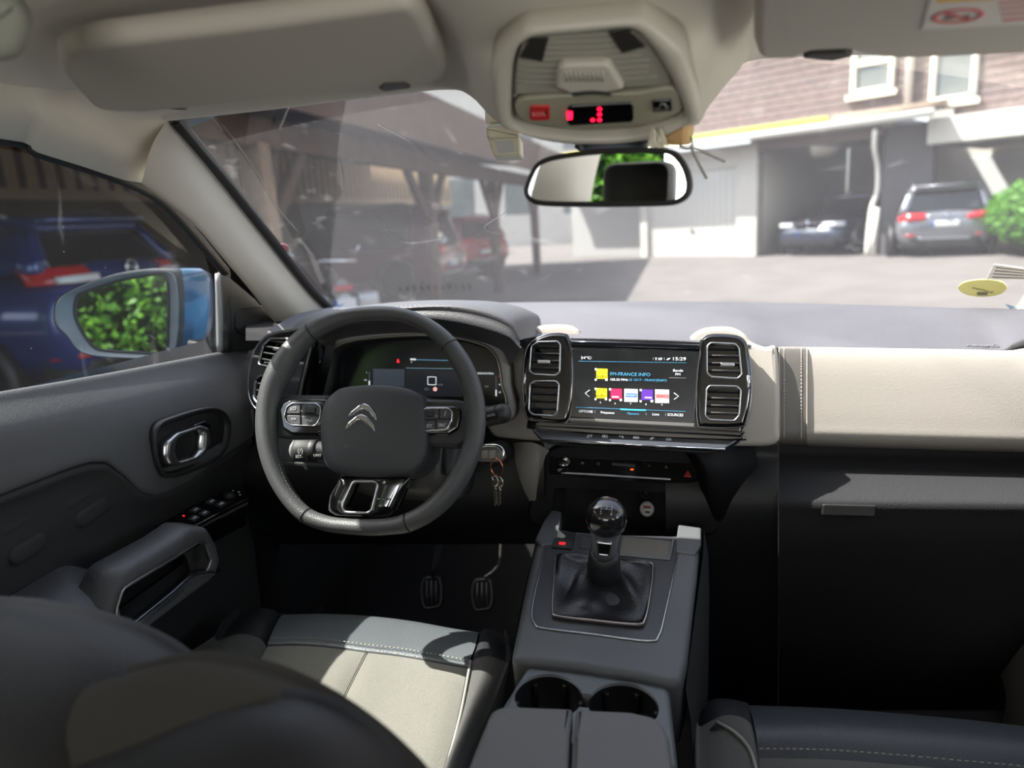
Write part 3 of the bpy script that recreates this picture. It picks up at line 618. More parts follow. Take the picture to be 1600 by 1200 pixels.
for x, y in ((328, 820), (862, 846), (1064, 852)): Q('menu_divider', [(x, y - 12), (x + 4, y - 12), (x + 4, y + 14), (x, y + 14)], GREY_E)
# ================================================================== steering wheel
WF = Fr(PY(580, 657, -.20), (1, 0, 0), (0, math.sin(.42), math.cos(.42)))
whl = thing('steering_wheel', 'flat-bottomed black leather steering wheel with chrome double chevron on its hub', 'steering wheel', tuple(WF.o))
Zw = lambda x, y: (380 + x / 3, 450 + y / 3)
pairs = [((650, 85), (640, 158)), ((760, 97), (735, 163)), ((865, 138), (815, 190)), ((960, 205), (890, 245)), ((1035, 290), (950, 320)), ((1090, 385), (998, 400)), ((1122, 480), (1030, 490)), ((1137, 580), (1045, 585)),
         ((1132, 690), (1045, 688)), ((1110, 780), (1020, 770)), ((1070, 880), (980, 860)), ((1000, 990), (915, 950)), ((905, 1080), (835, 1020)), ((800, 1135), (745, 1065)), ((700, 1156), (680, 1078)), ((600, 1162), (590, 1082)),
         ((490, 1155), (500, 1080)), ((380, 1140), (405, 1068)), ((275, 1100), (312, 1030)), ((190, 1015), (248, 962)), ((125, 910), (200, 875)), ((85, 800), (172, 780)), ((66, 690), (160, 685)), ((66, 580), (160, 585)),
         ((85, 470), (180, 495)), ((125, 365), (222, 412)), ((190, 270), (268, 330)), ((275, 190), (335, 250)), ((385, 128), (425, 195)), ((515, 95), (530, 165))]
cp, cr_ = [], []
for a, c in pairs:
    a = WF.uv(*Zw(*a)); c = WF.uv(*Zw(*c)); cp.append(WF.at((a[0] + c[0]) / 2, (a[1] + c[1]) / 2)); cr_.append(V3((math.dist(a, c) / 2, 0, 0)))
path = cat(cp, 5); rad = [v.x * .97 for v in cat(cr_, 5)]
b = MB(); b.tube(path, rad, 20, True, flat=1.08, up=WF.n); rim = b.build('rim', RIM, whl)
def nearest(x, y):
    q = WF.at(*WF.uv(*Zw(x, y))); return min(range(len(path)), key=lambda i: (path[i] - q).length)
for x, y in ((312, 200), (965, 262), (290, 1060), (770, 1098)):
    i = nearest(x, y); d = (path[(i + 1) % len(path)] - path[i]).normalized(); e = WF.n.cross(d)
    b = MB(); b.tube([path[i] + (WF.n * math.cos(t / 12 * math.pi) * 1.08 + e * math.sin(t / 12 * math.pi)) * (rad[i] + .0002) for t in range(24)], .0011, 6, True); b.build('seam', RUB, rim)
# stitch row round the inner face
b = MB(); m = len(path); cen = WF.o
for i in range(0, m):
    d = (cen - path[i]); d = (d - WF.n * d.dot(WF.n)).normalized(); j = (i + 1) % m
    for t in (0, .5):
        p = path[i].lerp(path[j], t + .08); q = path[i].lerp(path[j], t + .38); b.tube([p + (d * .93 + WF.n * .42) * rad[i], q + (d * .93 + WF.n * .42) * rad[i]], .0007, 4)
b.build('stitching', mat('dark_thread', (88, 88, 86), .8), rim)
# spokes: dark carriers behind the pods
def wpoly(pts, fr=WF): return fr.poly([Zw(*p) for p in pts])
b = MB(); b.plate(WF.off(-.004), rnd(wpoly([(120, 520), (215, 500), (400, 500), (410, 700), (200, 705), (110, 690)], WF.off(-.004)), .006), .022, .006); b.build('spoke', PL, whl)
b = MB(); b.plate(WF.off(-.004), rnd(wpoly([(840, 516), (1000, 520), (1080, 540), (1085, 690), (1000, 745), (825, 740), (830, 600)], WF.off(-.004)), .006), .026, .008); b.build('spoke', PL, whl)
ho = [(432, 492), (470, 470), (540, 459), (640, 455), (730, 462), (805, 482), (848, 515), (864, 570), (872, 650), (874, 730), (862, 805), (822, 862), (760, 885), (610, 892), (470, 880), (408, 850), (382, 795), (370, 690), (372, 600), (392, 535)]
HP = cat2(wpoly(ho), 4)
b = MB(); b.strips([[WF.at(*p, -.05) for p in ccw(HP)], [WF.at(*p, -.008) for p in ccw(HP)]]); b.rings(WF, HP, [(1, -.008), (.993, .003), (.97, .009), (.93, .012), (.8, .0145), (.55, .017), (.3, .018), (.05, .0182)])
hub = b.build('airbag_cover', mat('hub_plastic', (50, 51, 54), .5, bump=(900, .35, 'voronoi')), whl)
EF = WF.off(.0168)
for up in ([(484, 612), (506, 580), (546, 547), (567, 540), (590, 549), (622, 592), (630, 628), (612, 612), (590, 585), (566, 572), (545, 575), (512, 598)], [(474, 668), (492, 632), (532, 598), (556, 590), (580, 600), (614, 642), (622, 680), (604, 664), (580, 636), (556, 622), (534, 626), (502, 652)]):
    P = rnd(EF.poly([Zw(*p) for p in up]), .0012, 2); b = MB(); b.plate(EF, P, .004, .0022, 4, .0028); b.build('chevron', CHROME, hub)
text('airbag_text', 'AIRBAG', EF, *EF.uv(*Zw(545, 738)), .0125, mat('embossed_grey', (92, 93, 96), .5), hub, w=.0002)
for x in (437, 692):
    c = EF.uv(*Zw(x, 602)); b = MB(); b.tube([EF.at(c[0] - .0045, c[1] + .0012, -.001), EF.at(c[0], c[1] - .0008, -.001), EF.at(c[0] + .0045, c[1] + .0012, -.001)], .0008, 5); b.build('horn_mark', mat('embossed_dark', (34, 34, 36), .5), hub)
# button pods
def pod(out, ring, btns, roller, glyphs):
    F2 = WF.off(.004); b = MB(); b.plate(F2, rnd(wpoly(out, F2), .008), .016, .004); p = b.build('button_pod', PIANO, whl)
    F3 = F2.off(.001); RP = rnd(wpoly(ring, F3), .009); b = MB(); b.frame(F3, RP, inset(ccw(RP), .0026), [(0, -.002), (0, .002), (.3, .0035), (.7, .0035), (1, .0015), (1, -.002)], 72); b.build('chrome_ring', CHROME, p)
    b = MB(); b.plate(F3, inset(ccw(RP), .002), .003, .001); b.build('button_bed', PLD, p)
    for q in btns:
        b = MB(); b.plate(F3, rnd(wpoly(q, F3), .0025), .003, .0009, 3, .0022); b.build('button', mat('button_grey', (62, 63, 66), .5) if 'button_grey' not in bpy.data.materials else bpy.data.materials['button_grey'], p)
    b = MB(); b.plate(F3, rnd(wpoly(roller, F3), .002), .004, .002, 3, .0052); b.build('roller', PLD, p)
    for s, x, y, sz in glyphs: text('button_mark', s, F3.off(.0024), *F3.uv(*Zw(x, y)), sz, mat('button_ink', (200, 202, 205), .5) if 'button_ink' not in bpy.data.materials else bpy.data.materials['button_ink'], p)
pod([(165, 570), (180, 538), (215, 522), (394, 520), (394, 662), (350, 690), (225, 688), (180, 660)], [(190, 600), (205, 555), (235, 536), (345, 540), (372, 558), (366, 610), (345, 652), (230, 648), (200, 632)],
    [[(206, 590), (214, 560), (238, 545), (272, 546), (270, 590)], [(276, 590), (278, 546), (340, 548), (362, 562), (358, 596)], [(206, 597), (270, 598), (272, 642), (232, 640), (210, 624)], [(277, 600), (357, 604), (340, 643), (278, 643)]], [(294, 590), (296, 556), (346, 560), (342, 592)],
    [('((O', 238, 566, .007), ('=>', 240, 616, .007), ('+o/-', 315, 622, .007), ('o', 280, 576, .005)])
pod([(828, 552), (990, 552), (1018, 566), (1018, 610), (1004, 662), (960, 690), (830, 690)], [(834, 580), (850, 562), (960, 560), (986, 574), (982, 625), (962, 668), (850, 676), (832, 655)],
    [[(842, 615), (846, 580), (862, 568), (918, 568), (918, 615)], [(924, 612), (924, 567), (960, 568), (976, 578), (974, 612)], [(840, 622), (902, 622), (902, 666), (852, 668), (842, 652)], [(907, 622), (972, 620), (956, 660), (907, 664)]], [(862, 606), (866, 574), (900, 574), (896, 606)],
    [('/', 950, 590, .009), ('LIST', 870, 648, .0065), ('SRC', 936, 645, .0065), ('o', 908, 600, .004)])
# lower spoke: gloss black yoke with a chrome window
F2 = WF.off(.002); yo = rnd(wpoly([(452, 880), (775, 885), (705, 1040), (660, 1078), (430, 1068), (390, 1045), (398, 975)], F2), .006); yi = rnd(wpoly([(520, 912), (632, 910), (600, 1040), (585, 1050), (480, 1046), (470, 1020)], F2), .006)
b = MB(); b.frame(F2, yo, yi, [(0, -.02), (0, -.004), (.1, .0), (.9, .002), (1, 0), (1, -.02)], 96); yk = b.build('lower_spoke', PIANO, whl)
b = MB(); b.frame(F2, inset(ccw(yi), -.0032), inset(ccw(yi), .0005), [(0, .001), (0, .003), (.4, .0045), (1, .003), (1, -.006), (0, -.002)], 96); b.build('chrome_window', SATIN, yk)
b = MB(); b.tube([F2.at(*F2.uv(*Zw(608, 990)), .002), F2.at(*F2.uv(*Zw(690, 990)), .001)], .0012, 6); b.tube([F2.at(*F2.uv(*Zw(778, 890)), .001), F2.at(*F2.uv(*Zw(745, 930)), .003), F2.at(*F2.uv(*Zw(692, 1030)), .003)], .0022, 8); b.build('chrome_line', DKCHROME, yk)
# ------------------------------------------------------------------ column, stalks, ignition
colm = thing('steering_column', 'dark plastic shroud behind the steering wheel hub', 'steering column', tuple(WF.at(0, 0, -.08)))
b = MB(); b.strips([[WF.off(w_).at(*p) for p in rect(a, c_, .03, .012, -.03)] for w_, a, c_ in ((-.045, .15, .12), (-.07, .165, .135), (-.15, .18, .15), (-.22, .17, .13))], True, True, True); b.build('shroud', mat('column_plastic', (54, 52, 50), .5, bump=(900, .25, 'voronoi')), colm)
b = MB(); q = WF.off(-.055); b.plate(q, rnd(q.poly([Zw(*p) for p in [(930, 740), (1010, 735), (985, 850), (940, 880)]]), .006), .05, .006); b.build('column_side', PL, colm)
ls = thing('stalk', 'left column stalk with grey end cap showing below the left spoke', 'wiper stalk', tuple(PY(480, 702, -.14)))
q0, q1 = PY(462, 703, -.135), PY(520, 705, -.13); ax = (q1 - q0).normalized(); f = Fr(q0, V3((0, 0, 1)).cross(ax), (0, 0, 1)); f = Fr(q0, f.u, f.v)
SF2 = Fr(q0, ax.cross(V3((0, 0, 1))).normalized(), V3((0, 0, 1)) - ax * ax.z); SF2.n = ax
b = MB(); b.lathe(SF2, [(.0165, 0), (.0185, .006), (.0185, .022), (.016, .03), (.014, .05), (.012, .09)], 32); b.build('stalk_body', PL, ls)
b = MB(); b.lathe(SF2, [(.0, -.0075), (.010, -.0065), (.0145, -.003), (.0165, .001)], 32); b.build('end_cap', mat('grey_cap', (120, 120, 118), .5), ls)
b = MB(); b.lathe(SF2, [(.0168, .0255), (.0178, .027), (.0178, .036), (.0165, .0375)], 32); b.build('twist_ring', PLD, ls)
F3 = Fr(SF2.at(0, 0, .014) + V3((0, -.0188, .002)), ax, (0, .15, 1))
iv = mat('printed_white', (215, 215, 212), .6)
text('stalk_mark', '(/)', F3, .004, .003, .010, iv, ls); text('stalk_mark', 'SET-', F3, .002, -.006, .0065, iv, ls); text('stalk_mark', 'CRUISE', Fr(F3.o + V3((0, .003, -.008)), ax, (0, -.5, 1)), .0, -.004, .005, iv, ls); text('stalk_mark', 'LIMIT', F3, .032, -.003, .0055, iv, ls)
rs = thing('stalk', 'black wiper stalk poking out right of the steering wheel rim', 'wiper stalk', tuple(PY(778, 648, -.13)))
q0, q1 = PY(790, 645, -.145), PY(740, 655, -.13); ax = (q1 - q0).normalized(); RF = Fr(q0, ax.cross(V3((0, 0, 1))).normalized(), V3((0, 0, 1)) - ax * ax.z); RF.n = ax
b = MB(); b.lathe(RF, [(0, -.006), (.008, -.005), (.0125, -.0015), (.0145, .004), (.0145, .010), (.0128, .013), (.0145, .016), (.014, .024), (.0155, .03), (.012, .045), (.01, .07)], 28); b.build('stalk_body', PLD, rs)
text('stalk_mark', 'AUTO', Fr(RF.at(0, 0, .02) + V3((0, -.0155, .002)), -ax, (0, .1, 1)), 0, .002, .005, iv, rs)
# ignition with key, ring and two house keys
kk = thing('car_key', 'grey folding car key turned in the ignition', 'car key', tuple(PY(768, 712, -.09)))
f = Fr(PY(766, 711, -.10), (1, -.25, .08), (0, .25, 1)); 
b = MB(); P = rnd(f.poly([(744, 712), (752, 700), (774, 698), (783, 704), (785, 716), (776, 722), (746, 721)]), .003); b.plate(f, P, .012, .003); b.build('key_head', mat('key_grey', (120, 118, 114), .4), kk)
for x in (757, 769):
    b = MB(); b.plate(f, rnd(f.poly([(x - 4, 704), (x + 5, 703), (x + 5, 715), (x - 4, 717)]), .0015), .002, .0008, 2, .0012); b.build('key_button', mat('key_button', (150, 147, 142), .5) if 'key_button' not in bpy.data.materials else bpy.data.materials['key_button'], kk)
b = MB(); b.tube(cat([f.at(*f.uv(*p), .001) for p in [(746, 699), (760, 696), (777, 696), (786, 703), (787, 714), (782, 722)]], 5, False), .0022, 8); b.build('chrome_edge', CHROME, kk)
b = MB(); ig = Fr(PY(760, 712, -.06), (1, -.25, 0), (0, .2, 1)); b.lathe(ig, [(.02, -.05), (.02, .0), (.017, .004), (.012, .004), (.012, -.004), (0, -.004)], 32); b.build('ignition_lock', PLD, colm)
kr = tag(MB().tube([f.at(*f.uv(777, 729)) + V3((.0105 * math.cos(t / 14 * math.pi), -.004 * math.cos(t / 14 * math.pi) - .004, .0135 * math.sin(t / 14 * math.pi))) for t in range(28)], .0011, 8, True).build('key_ring', mat('copper_ring', (205, 130, 95), .25, 1)), 'copper coloured split ring hanging from the car key', 'key ring')
def hkey(name, x, y, L, tilt, lab, m):
    o = f.at(*f.uv(x, y)) + V3((0, -.008, 0)); g = Fr(o, (math.cos(tilt), -.5, .0), (math.sin(tilt), 0, 1)); root = thing(name, lab, 'key', tuple(o))
    b = MB(); b.frame(g, circ(.0085, 0, -.008, 28, .009), circ(.0028, 0, -.0035, 20), [(0, 0), (0, .0008), (.1, .0014), (.9, .0014), (1, .0008), (1, 0)], 40); b.build('bow', m, root)
    b = MB(); P = [(-.0028, -.016), (.0028, -.016), (.0028, -.016 - L)] + [(.0028 - .0045 - (.0014 if i % 2 else 0), -.016 - L + .001 + i * L / 9) for i in range(1, 8)]; P = [(-.0034, -.0155), (-.0034 + .001, -.016 - L)] + [(-.001, -.017 - L)] + [(.0026 + (.0012 if i % 2 else -.0004), -.0165 - L + (i + 1) * L / 9) for i in range(8)]
    b.plate(g, P, .002, .0004, 1, .0012); b.build('blade', m, root)
ST = mat('nickel_key', (196, 188, 176), .3, 1)
hkey('house_key', 774.5, 741, .032, -.05, 'nickel house key on the copper ring, the one hanging left', ST)
hkey('house_key', 782, 742, .029, .10, 'nickel house key on the copper ring, the one hanging right', ST)
# ================================================================== centre console
con = thing('center_console', 'grey center console with gaiter opening, cup holders and open front cubby', 'center console', (0, -.1, .3))
KC = Fr(PZ(930, 1030, .50), (1, 0, 0), (0, math.cos(.17), math.sin(.17)))
def kp(pts, f=KC): return f.poly(pts)
# main body: outer skin falls away at the sides
top = [(850, 834), (836, 850), (822, 910), (804, 1000), (797, 1031), (850, 1036), (900, 1041), (1000, 1057), (1063, 1071), (1074, 1030), (1082, 960), (1093, 870), (1094, 846), (1060, 840), (1000, 837), (930, 834)]
P = rnd(kp(top), [.008, .02, .02, .02, .016, .01, .02, .02, .016, .02, .02, .02, .008, .01, .01, .01], 4)
b = MB(); b.plate(KC, P, .10, .010, 6); shell = b.build('console_shell', CONS, con)
# flanks down to the floor
b = MB()
fl = [[PZ(797, 1030, .49), PZ(820, 915, .52), PZ(838, 838, .55), PZ(846, 800, .57)], ]
L = [p + V3((-.002, 0, -.012)) for p in fl[0]]; b.grid([L, [V3((p.x - .012, p.y, p.z - .10)) for p in L], [V3((p.x - .02, p.y, .03)) for p in L]], 4, 3)
Rr = [PZ(1069, 1062, .49), PZ(1083, 955, .52), PZ(1096, 860, .55), PZ(1098, 815, .57)]; Rr = [p + V3((.002, 0, -.012)) for p in Rr]
b.grid([Rr, [V3((p.x + .012, p.y, p.z - .10)) for p in Rr], [V3((p.x + .02, p.y, .03)) for p in Rr]], 4, 3); b.build('side_panel', PL, con)
# inset trim plate and its bright line
trim = [(858, 812), (850, 850), (838, 905), (831, 955), (836, 975), (850, 982), (930, 993), (1015, 1003), (1030, 995), (1040, 960), (1055, 890), (1064, 842), (1066, 826)]
trim = [(870, 832), (854, 850), (842, 900), (831, 955), (836, 976), (852, 983), (930, 992), (1012, 1002), (1029, 994), (1040, 955), (1055, 885), (1063, 842), (1040, 838), (960, 836)]
K1 = KC.off(.0006); TP = cat2(kp(trim, K1), 5)
b = MB(); b.plate(K1, TP, .004, .001); tr_ = b.build('trim_plate', mat('slate_trim_plate', (60, 61, 65), .38, .1, bump=(1200, .15, 'noise')), con)
line = [K1.at(*K1.uv(*p), .0006) for p in [(862, 812), (853, 850), (842, 900), (831, 955), (836, 976), (852, 983), (930, 992), (1012, 1002), (1029, 994), (1040, 955), (1055, 885), (1064, 845)]]
b = MB(); b.tube(cat(line, 6, False), .0013, 8); b.build('bright_line', SATIN, con)
# raised rails left and right of the tray
for pts in ([(862, 796), (877, 799), (873, 836), (866, 850), (845, 852), (836, 842), (850, 812)], [(1060, 819), (1096, 824), (1096, 850), (1086, 866), (1056, 862), (1057, 840)]):
    f = KC.off(.003); b = MB(); b.plate(f, rnd(kp(pts, f), .003), .03, .003); b.build('rail', CONS, con)
# tray behind the cubby mouth
b = MB(); f = KC.off(.001); b.plate(f, rnd(kp([(972, 838), (1050, 845), (1044, 872), (968, 866)], f), .002), .003, .0008); b.build('tray_mat', mat('tray_rubber', (92, 90, 84), .6, .1, bump=(400, .4, 'noise')), con)
b = MB(); q = kp([(966, 866), (1045, 873), (1044, 876), (966, 869)], f); b.plate(f, q, .002, .0005, 2, .0015); q = kp([(1050, 843), (1054, 844), (1047, 876), (1043, 876)], f); b.plate(f, q, .002, .0005, 2, .0015); b.build('tray_lip', CONS, con)
# parking brake switch
f = KC.off(.0022); b = MB(); b.plate(f, rnd(kp([(870, 828), (900, 832), (894, 859), (861, 856)], f), .002), .003, .0008); sw = b.build('brake_switch_bed', PLD, con)
f2 = f.off(.0006); b = MB(); b.plate(f2, rnd(kp([(866, 842), (895, 846), (892, 858), (862, 855)], f2), .0012), .004, .0012, 3, .002); br = b.build('brake_switch', PL, sw)
c = f2.uv(878.5, 851); f3 = f2.off(.0022); b = MB(); b.frame(f3, circ(.0032, *c), circ(.0022, *c), [(0, 0), (0, .0004), (1, .0004), (1, 0)], 32); b.plate(f3, [(c[0] - .0004, c[1] - .001), (c[0] + .0004, c[1] - .001), (c[0] + .0004, c[1] + .0015), (c[0] - .0004, c[1] + .0015)], .0004, .0001, 1, .0004)
for s in (-1, 1): b.tube([f3.at(c[0] + s * .0048 * math.cos(t), c[1] + .0048 * math.sin(t), .0002) for t in [(-.7 + i * .28) * 1 + (0 if s > 0 else 0) for i in range(6)]], .0004, 4)
b.build('brake_symbol', RED_E, br)
b = MB(); b.plate(f2, kp([(872, 828), (884, 838), (880, 841), (870, 840)], f2), .002, .0006, 2, .001); b.build('switch_flap', mat('pale_edge', (150, 149, 144), .5), sw)
f = KC.off(.002); b = MB(); b.plate(f, rnd(kp([(908, 838), (926, 840), (922, 858), (905, 856)], f), .002), .003, .0008); b.build('blank_switch', PL, con)
# --- centre stack: recessed control strip, disc slot, cubby with a socket
TF = Fr(PY(970, 740, .02), (1, 0, 0), (0, math.sin(.15), math.cos(.15)))
STK = mat('stack_black', (15, 15, 16), .5, bump=(900, .2, 'voronoi'), spec=.15)
sp = [(838, 770), (846, 735), (858, 715), (885, 708), (1000, 713), (1062, 722), (1082, 738), (1093, 770), (1108, 822), (1098, 830), (1066, 826), (836, 812)]
b = MB(); b.plate(TF, cat2(TF.poly([(828, 815), (834, 760), (846, 718), (862, 700), (900, 694), (1000, 700), (1080, 706), (1100, 735), (1112, 780), (1118, 835), (1000, 840), (900, 835)]), 4), .05, .006, 4); stack = b.build('center_stack', STK, con)
mouth = rnd(TF.poly([(866, 762), (1064, 770), (1054, 842), (1000, 850), (870, 842), (862, 830)]), .008)
c = MB(); c.plate(TF, mouth, .2, .001, 1, .06); cut(stack, c)
bx = Fr(TF.at(0, 0, -.001), TF.u, TF.v)
b = MB(); b.strips([[bx.at(*p, 0) for p in inset(ccw(mouth), -.001)], [bx.at(*p, -.10) for p in inset(ccw(mouth), .006)]], True, False, True); b.build('cubby', mat('matte_black', (18, 18, 19), .8), con)
b = MB(); f = TF.off(.0015); b.plate(f, rnd(f.poly([(858, 712), (1084, 722), (1092, 752), (1060, 758), (858, 742)]), .006), .004, .001); strip = b.build('control_strip', PIANO, con)
f = TF.off(.002); b = MB(); b.plate(f, f.poly([(877, 737), (1048, 748), (1048, 750), (877, 739.4)]), .002, .0004, 2, .0015); b.build('slot_edge', SATIN, strip)
b = MB(); b.lathe(Fr(f.at(*f.uv(880, 727), .0), f.u, f.v), [(.011, -.002), (.011, .010), (.0095, .012), (0, .012)], 28); b.build('volume_knob', PIANO, strip)
wi = mat('dim_print', (120, 122, 124), .6)
for s, x, y in (('M', 910, 724), ('O', 935, 725), ('*', 1014, 729), ('A', 1041, 730)): text('control_mark', s, f, *f.uv(x, y), .0065, wi, strip)
flat('demist_key', f, f.poly([(956, 723), (992, 726), (992, 730), (956, 727)]), PL, strip); flat('demist_lamp', f, f.poly([(985, 732.5), (990, 732.8), (990, 734.6), (985, 734.3)]), em('amber_lamp', (255, 90, 20), 1.5), strip, w=.0006)
hz = f.uv(1074.5, 741); q = MB(); tri = [(hz[0] - .006, hz[1] - .0045), (hz[0] + .006, hz[1] - .0045), (hz[0], hz[1] + .006)]; q.frame(f, tri, inset(tri, .0012), [(0, 0), (0, .0006), (1, .0006), (1, 0)], 48); t2 = inset(tri, .0022); q.frame(f, t2, inset(t2, .0007), [(0, 0), (0, .0006), (1, .0006), (1, 0)], 48); q.build('hazard_symbol', mat('hazard_red', (150, 40, 35), .5, emit=.15), strip)
# curved flanks of the stack; the left one has sunlight in its pale colour
flank = mat('sunlit_flank_trim', (118, 116, 112), .6, bump=(700, .5, 'voronoi'))
b = MB(); b.grid([[PY(792, 700, .06), PY(792, 735, .05), PY(806, 775, .06), PY(824, 806, .08)], [PY(806, 692, .02), PY(808, 730, .0), PY(818, 770, .01), PY(828, 806, .05)], [PY(834, 692, .0), PY(838, 722, -.012), PY(836, 760, -.002), PY(832, 808, .03)], [PY(858, 704, .01), PY(850, 720, .003), PY(842, 760, .01), PY(836, 812, .03)]], 5, 5); b.build('stack_flank', flank, con)
b = MB(); b.grid([[PY(1062, 696, .02), PY(1084, 730, .01), PY(1098, 780, .015), PY(1112, 850, .04)], [PY(1085, 695, .0), PY(1104, 735, -.012), PY(1115, 790, -.004), PY(1124, 860, .03)], [PY(1130, 697, .015), PY(1142, 740, .005), PY(1146, 800, .01), PY(1150, 870, .04)], [PY(1180, 698, .05), PY(1185, 740, .04), PY(1185, 800, .04), PY(1185, 880, .06)]], 5, 5); b.build('stack_flank', STK, con)
# usb charger in the socket
uf = Fr(PY(1011, 795, .085), (1, 0, 0), (0, .3, 1))
us_ = thing('usb_charger', 'round white two-port USB charger plugged into the dark cubby', 'phone charger', tuple(uf.o))
b = MB(); b.lathe(uf, [(.011, -.03), (.0125, -.004), (.0135, .0), (.0132, .003), (.011, .0045), (0, .0045)], 32, .92); b.build('body', mat('white_plastic', (225, 222, 222), .35), us_)
b = MB(); b.plate(uf, rect(.013, .0052, .0006, 0, .0035), .002, .0003, 1, .0052); b.build('port', mat('red_port', (170, 40, 35), .5), us_); b = MB(); b.plate(uf, rect(.008, .0032, .0014, .001, -.0052), .002, .0003, 1, .0052); b.build('port', RUB, us_)
b = MB(); b.lathe(Fr(PY(1010, 770, .08), (1, 0, 0), (0, .3, 1)), [(.012, -.012), (.012, 0), (.009, .002), (.008, -.006), (0, -.006)], 24); b.build('socket_cap', RUB, con)
# --- gear lever with gaiter
gl = thing('gear_lever', 'black and chrome gear knob on a wrinkled leather gaiter', 'gear lever', tuple(KC.at(*KC.uv(942, 925))))
G0 = [(885, 866), (1000, 875), (1022, 884), (1012, 970), (996, 977), (872, 966), (862, 956), (868, 876)]
K2 = KC.off(.006); GP = cat2(kp([(874, 868), (950, 870), (1014, 878), (1021, 890), (1016, 935), (1008, 970), (995, 976), (930, 970), (870, 963), (862, 953), (864, 910), (867, 875)], K2), 5)
b = MB(); b.frame(K2, GP, inset(ccw(GP), .0024), [(0, -.004), (0, .0004), (.4, .0014), (1, .0004), (1, -.004)], 96); b.build('gaiter_frame', mat('rose_satin', (186, 176, 172), .3, .9), gl)
base = resamp(inset(ccw(GP), .002), 60); ctr = K2.uv(946, 905)
tp = PZ(945, 888, KC.at(*KC.uv(945, 888)).z + .03)
# lever axis from the gaiter collar up to the knob
A0 = PY(943, 895, -.165); A1 = PY(948, 800, -.205)
AX = (A1 - A0).normalized(); RFx = Fr(A0, (1, 0, 0), (0, 1, 0)); RFx = Fr(A0, V3((1, 0, 0)) - AX * AX.x, AX.cross(V3((1, 0, 0)))); RFx.n = AX
rings = []
cb = K2.uv(942, 928)
for i in range(13):
    t = i / 12; r = []
    for j, p in enumerate(base):
        q = K2.at(*p, .002); th = math.atan2(p[1] - cb[1], p[0] - cb[0]); e = A0 + RFx.u * (.019 * math.cos(th)) + RFx.v * (.019 * math.sin(th))
        pt = q.lerp(e, t ** 1.5); pt = pt + KC.n * ((e - q).dot(KC.n) * (t ** .75 - t ** 1.5))
        bulge = math.sin(math.pi * t) ** 1.2
        fold = .0040 * bulge * (math.sin(th * 3 + 2.2 * t + .6) + .7 * math.sin(th * 4 - 5 * t) + .6 * math.sin(9 * t + th * 2))
        pt = pt + (q - e).normalized() * fold * .8 + KC.n * (fold * .7)
        r.append(pt)
    rings.append(r)
b = MB(); b.strips(rings); b.build('gaiter', mat('gaiter_leather', (26, 26, 28), .35, bump=(350, .5, 'noise')), gl)
b = MB(); b.lathe(RFx, [(.0185, -.012), (.0235, -.004), (.0240, .010), (.0225, .028), (.021, .040), (.017, .042)], 32); b.build('collar', LEA, gl)
HL = (A1 - A0).length
kn = mat('knob_metal', (165, 167, 170), .36, .8)
b = MB(); b.lathe(RFx, [(.0165, .038), (.0170, .050), (.0180, .066), (.0200, .080), (.0232, .092), (.0258, .099), (.0256, .104)], 32, 1.0); sk = b.build('knob_stem', kn, gl)
b = MB(); b.lathe(RFx, [(.0258, .096), (.0270, .103), (.0270, .111), (.0250, .120), (.0200, .1275), (.0115, .132), (0, .1332)], 36, 1.02); kb = b.build('knob', mat('gloss_knob', (26, 26, 29), .18, coat=.6), gl)
g = Fr(RFx.at(0, -.0185, .048), RFx.u, AX); 
g = Fr(RFx.at(0, -.0190, .068), RFx.u, AX + V3((0, -.16, 0)))
b = MB(); pw = rnd([(-.0085, -.014), (.0085, -.014), (.0105, .014), (-.0105, .014)], .002); b.frame(g, pw, inset(ccw(pw), .002), [(0, -.006), (0, .0015), (1, .0015), (1, -.004)], 48); b.build('stem_frame', SATIN, sk)
b = MB(); b.plate(g, inset(ccw(pw), .002), .004, .0005, 1, .0004); b.build('stem_window', PIANO, sk)
g2 = Fr(RFx.at(0, -.010, .1310), RFx.u, RFx.v + AX * .55)
for s, u, v in (('1', -.007, .004), ('3', 0, .004), ('5', .007, .004), ('2', -.007, -.005), ('4', 0, -.005), ('6', .007, -.005)): text('gear_digit', s, g2, u, v, .006, mat('gear_ink', (170, 172, 175), .5) if 'gear_ink' not in bpy.data.materials else bpy.data.materials['gear_ink'], kb, w=.0012)
b = MB(); b.tube([g2.at(-.007, .001, .001), g2.at(.007, .001, .001)], .0004, 4)
for u in (-.007, 0, .007): b.tube([g2.at(u, .002, .001), g2.at(u, -.0025, .001)], .0004, 4)
b.build('gear_gate', bpy.data.materials['gear_ink'], kb)
# --- cup holder tray and armrest box
CH = Fr(PZ(915, 1080, .486), (1, 0, 0), (0, 1, .02))
pl = rnd(CH.poly([(826, 1036), (1000, 1045), (1046, 1070), (1060, 1200), (735, 1190), (792, 1090)]), [.012, .02, .02, .01, .01, .012])
b = MB(); b.plate(CH, pl, .12, .008, 4); ch = b.build('cup_holder', mat('satin_grey_plastic', (98, 101, 106), .38, .1, bump=(900, .2, 'voronoi')), con)
c1 = CH.uv(857, 1087); c2 = CH.uv(974, 1102); rr_ = .040
cs = []
for c in (c1, c2): m = MB(); m.plate(CH, circ(rr_, *c, 40), .09, .0005, 1, .02); cs.append(m)
m = MB(); m.plate(CH, [(c1[0], c1[1] - .012), (c2[0], c2[1] - .012), (c2[0], c2[1] + .012), (c1[0], c1[1] + .012)], .085, .0005, 1, .021); cs.append(m); cut(ch, *cs)
well = mat('cup_well', (22, 22, 23), .5)
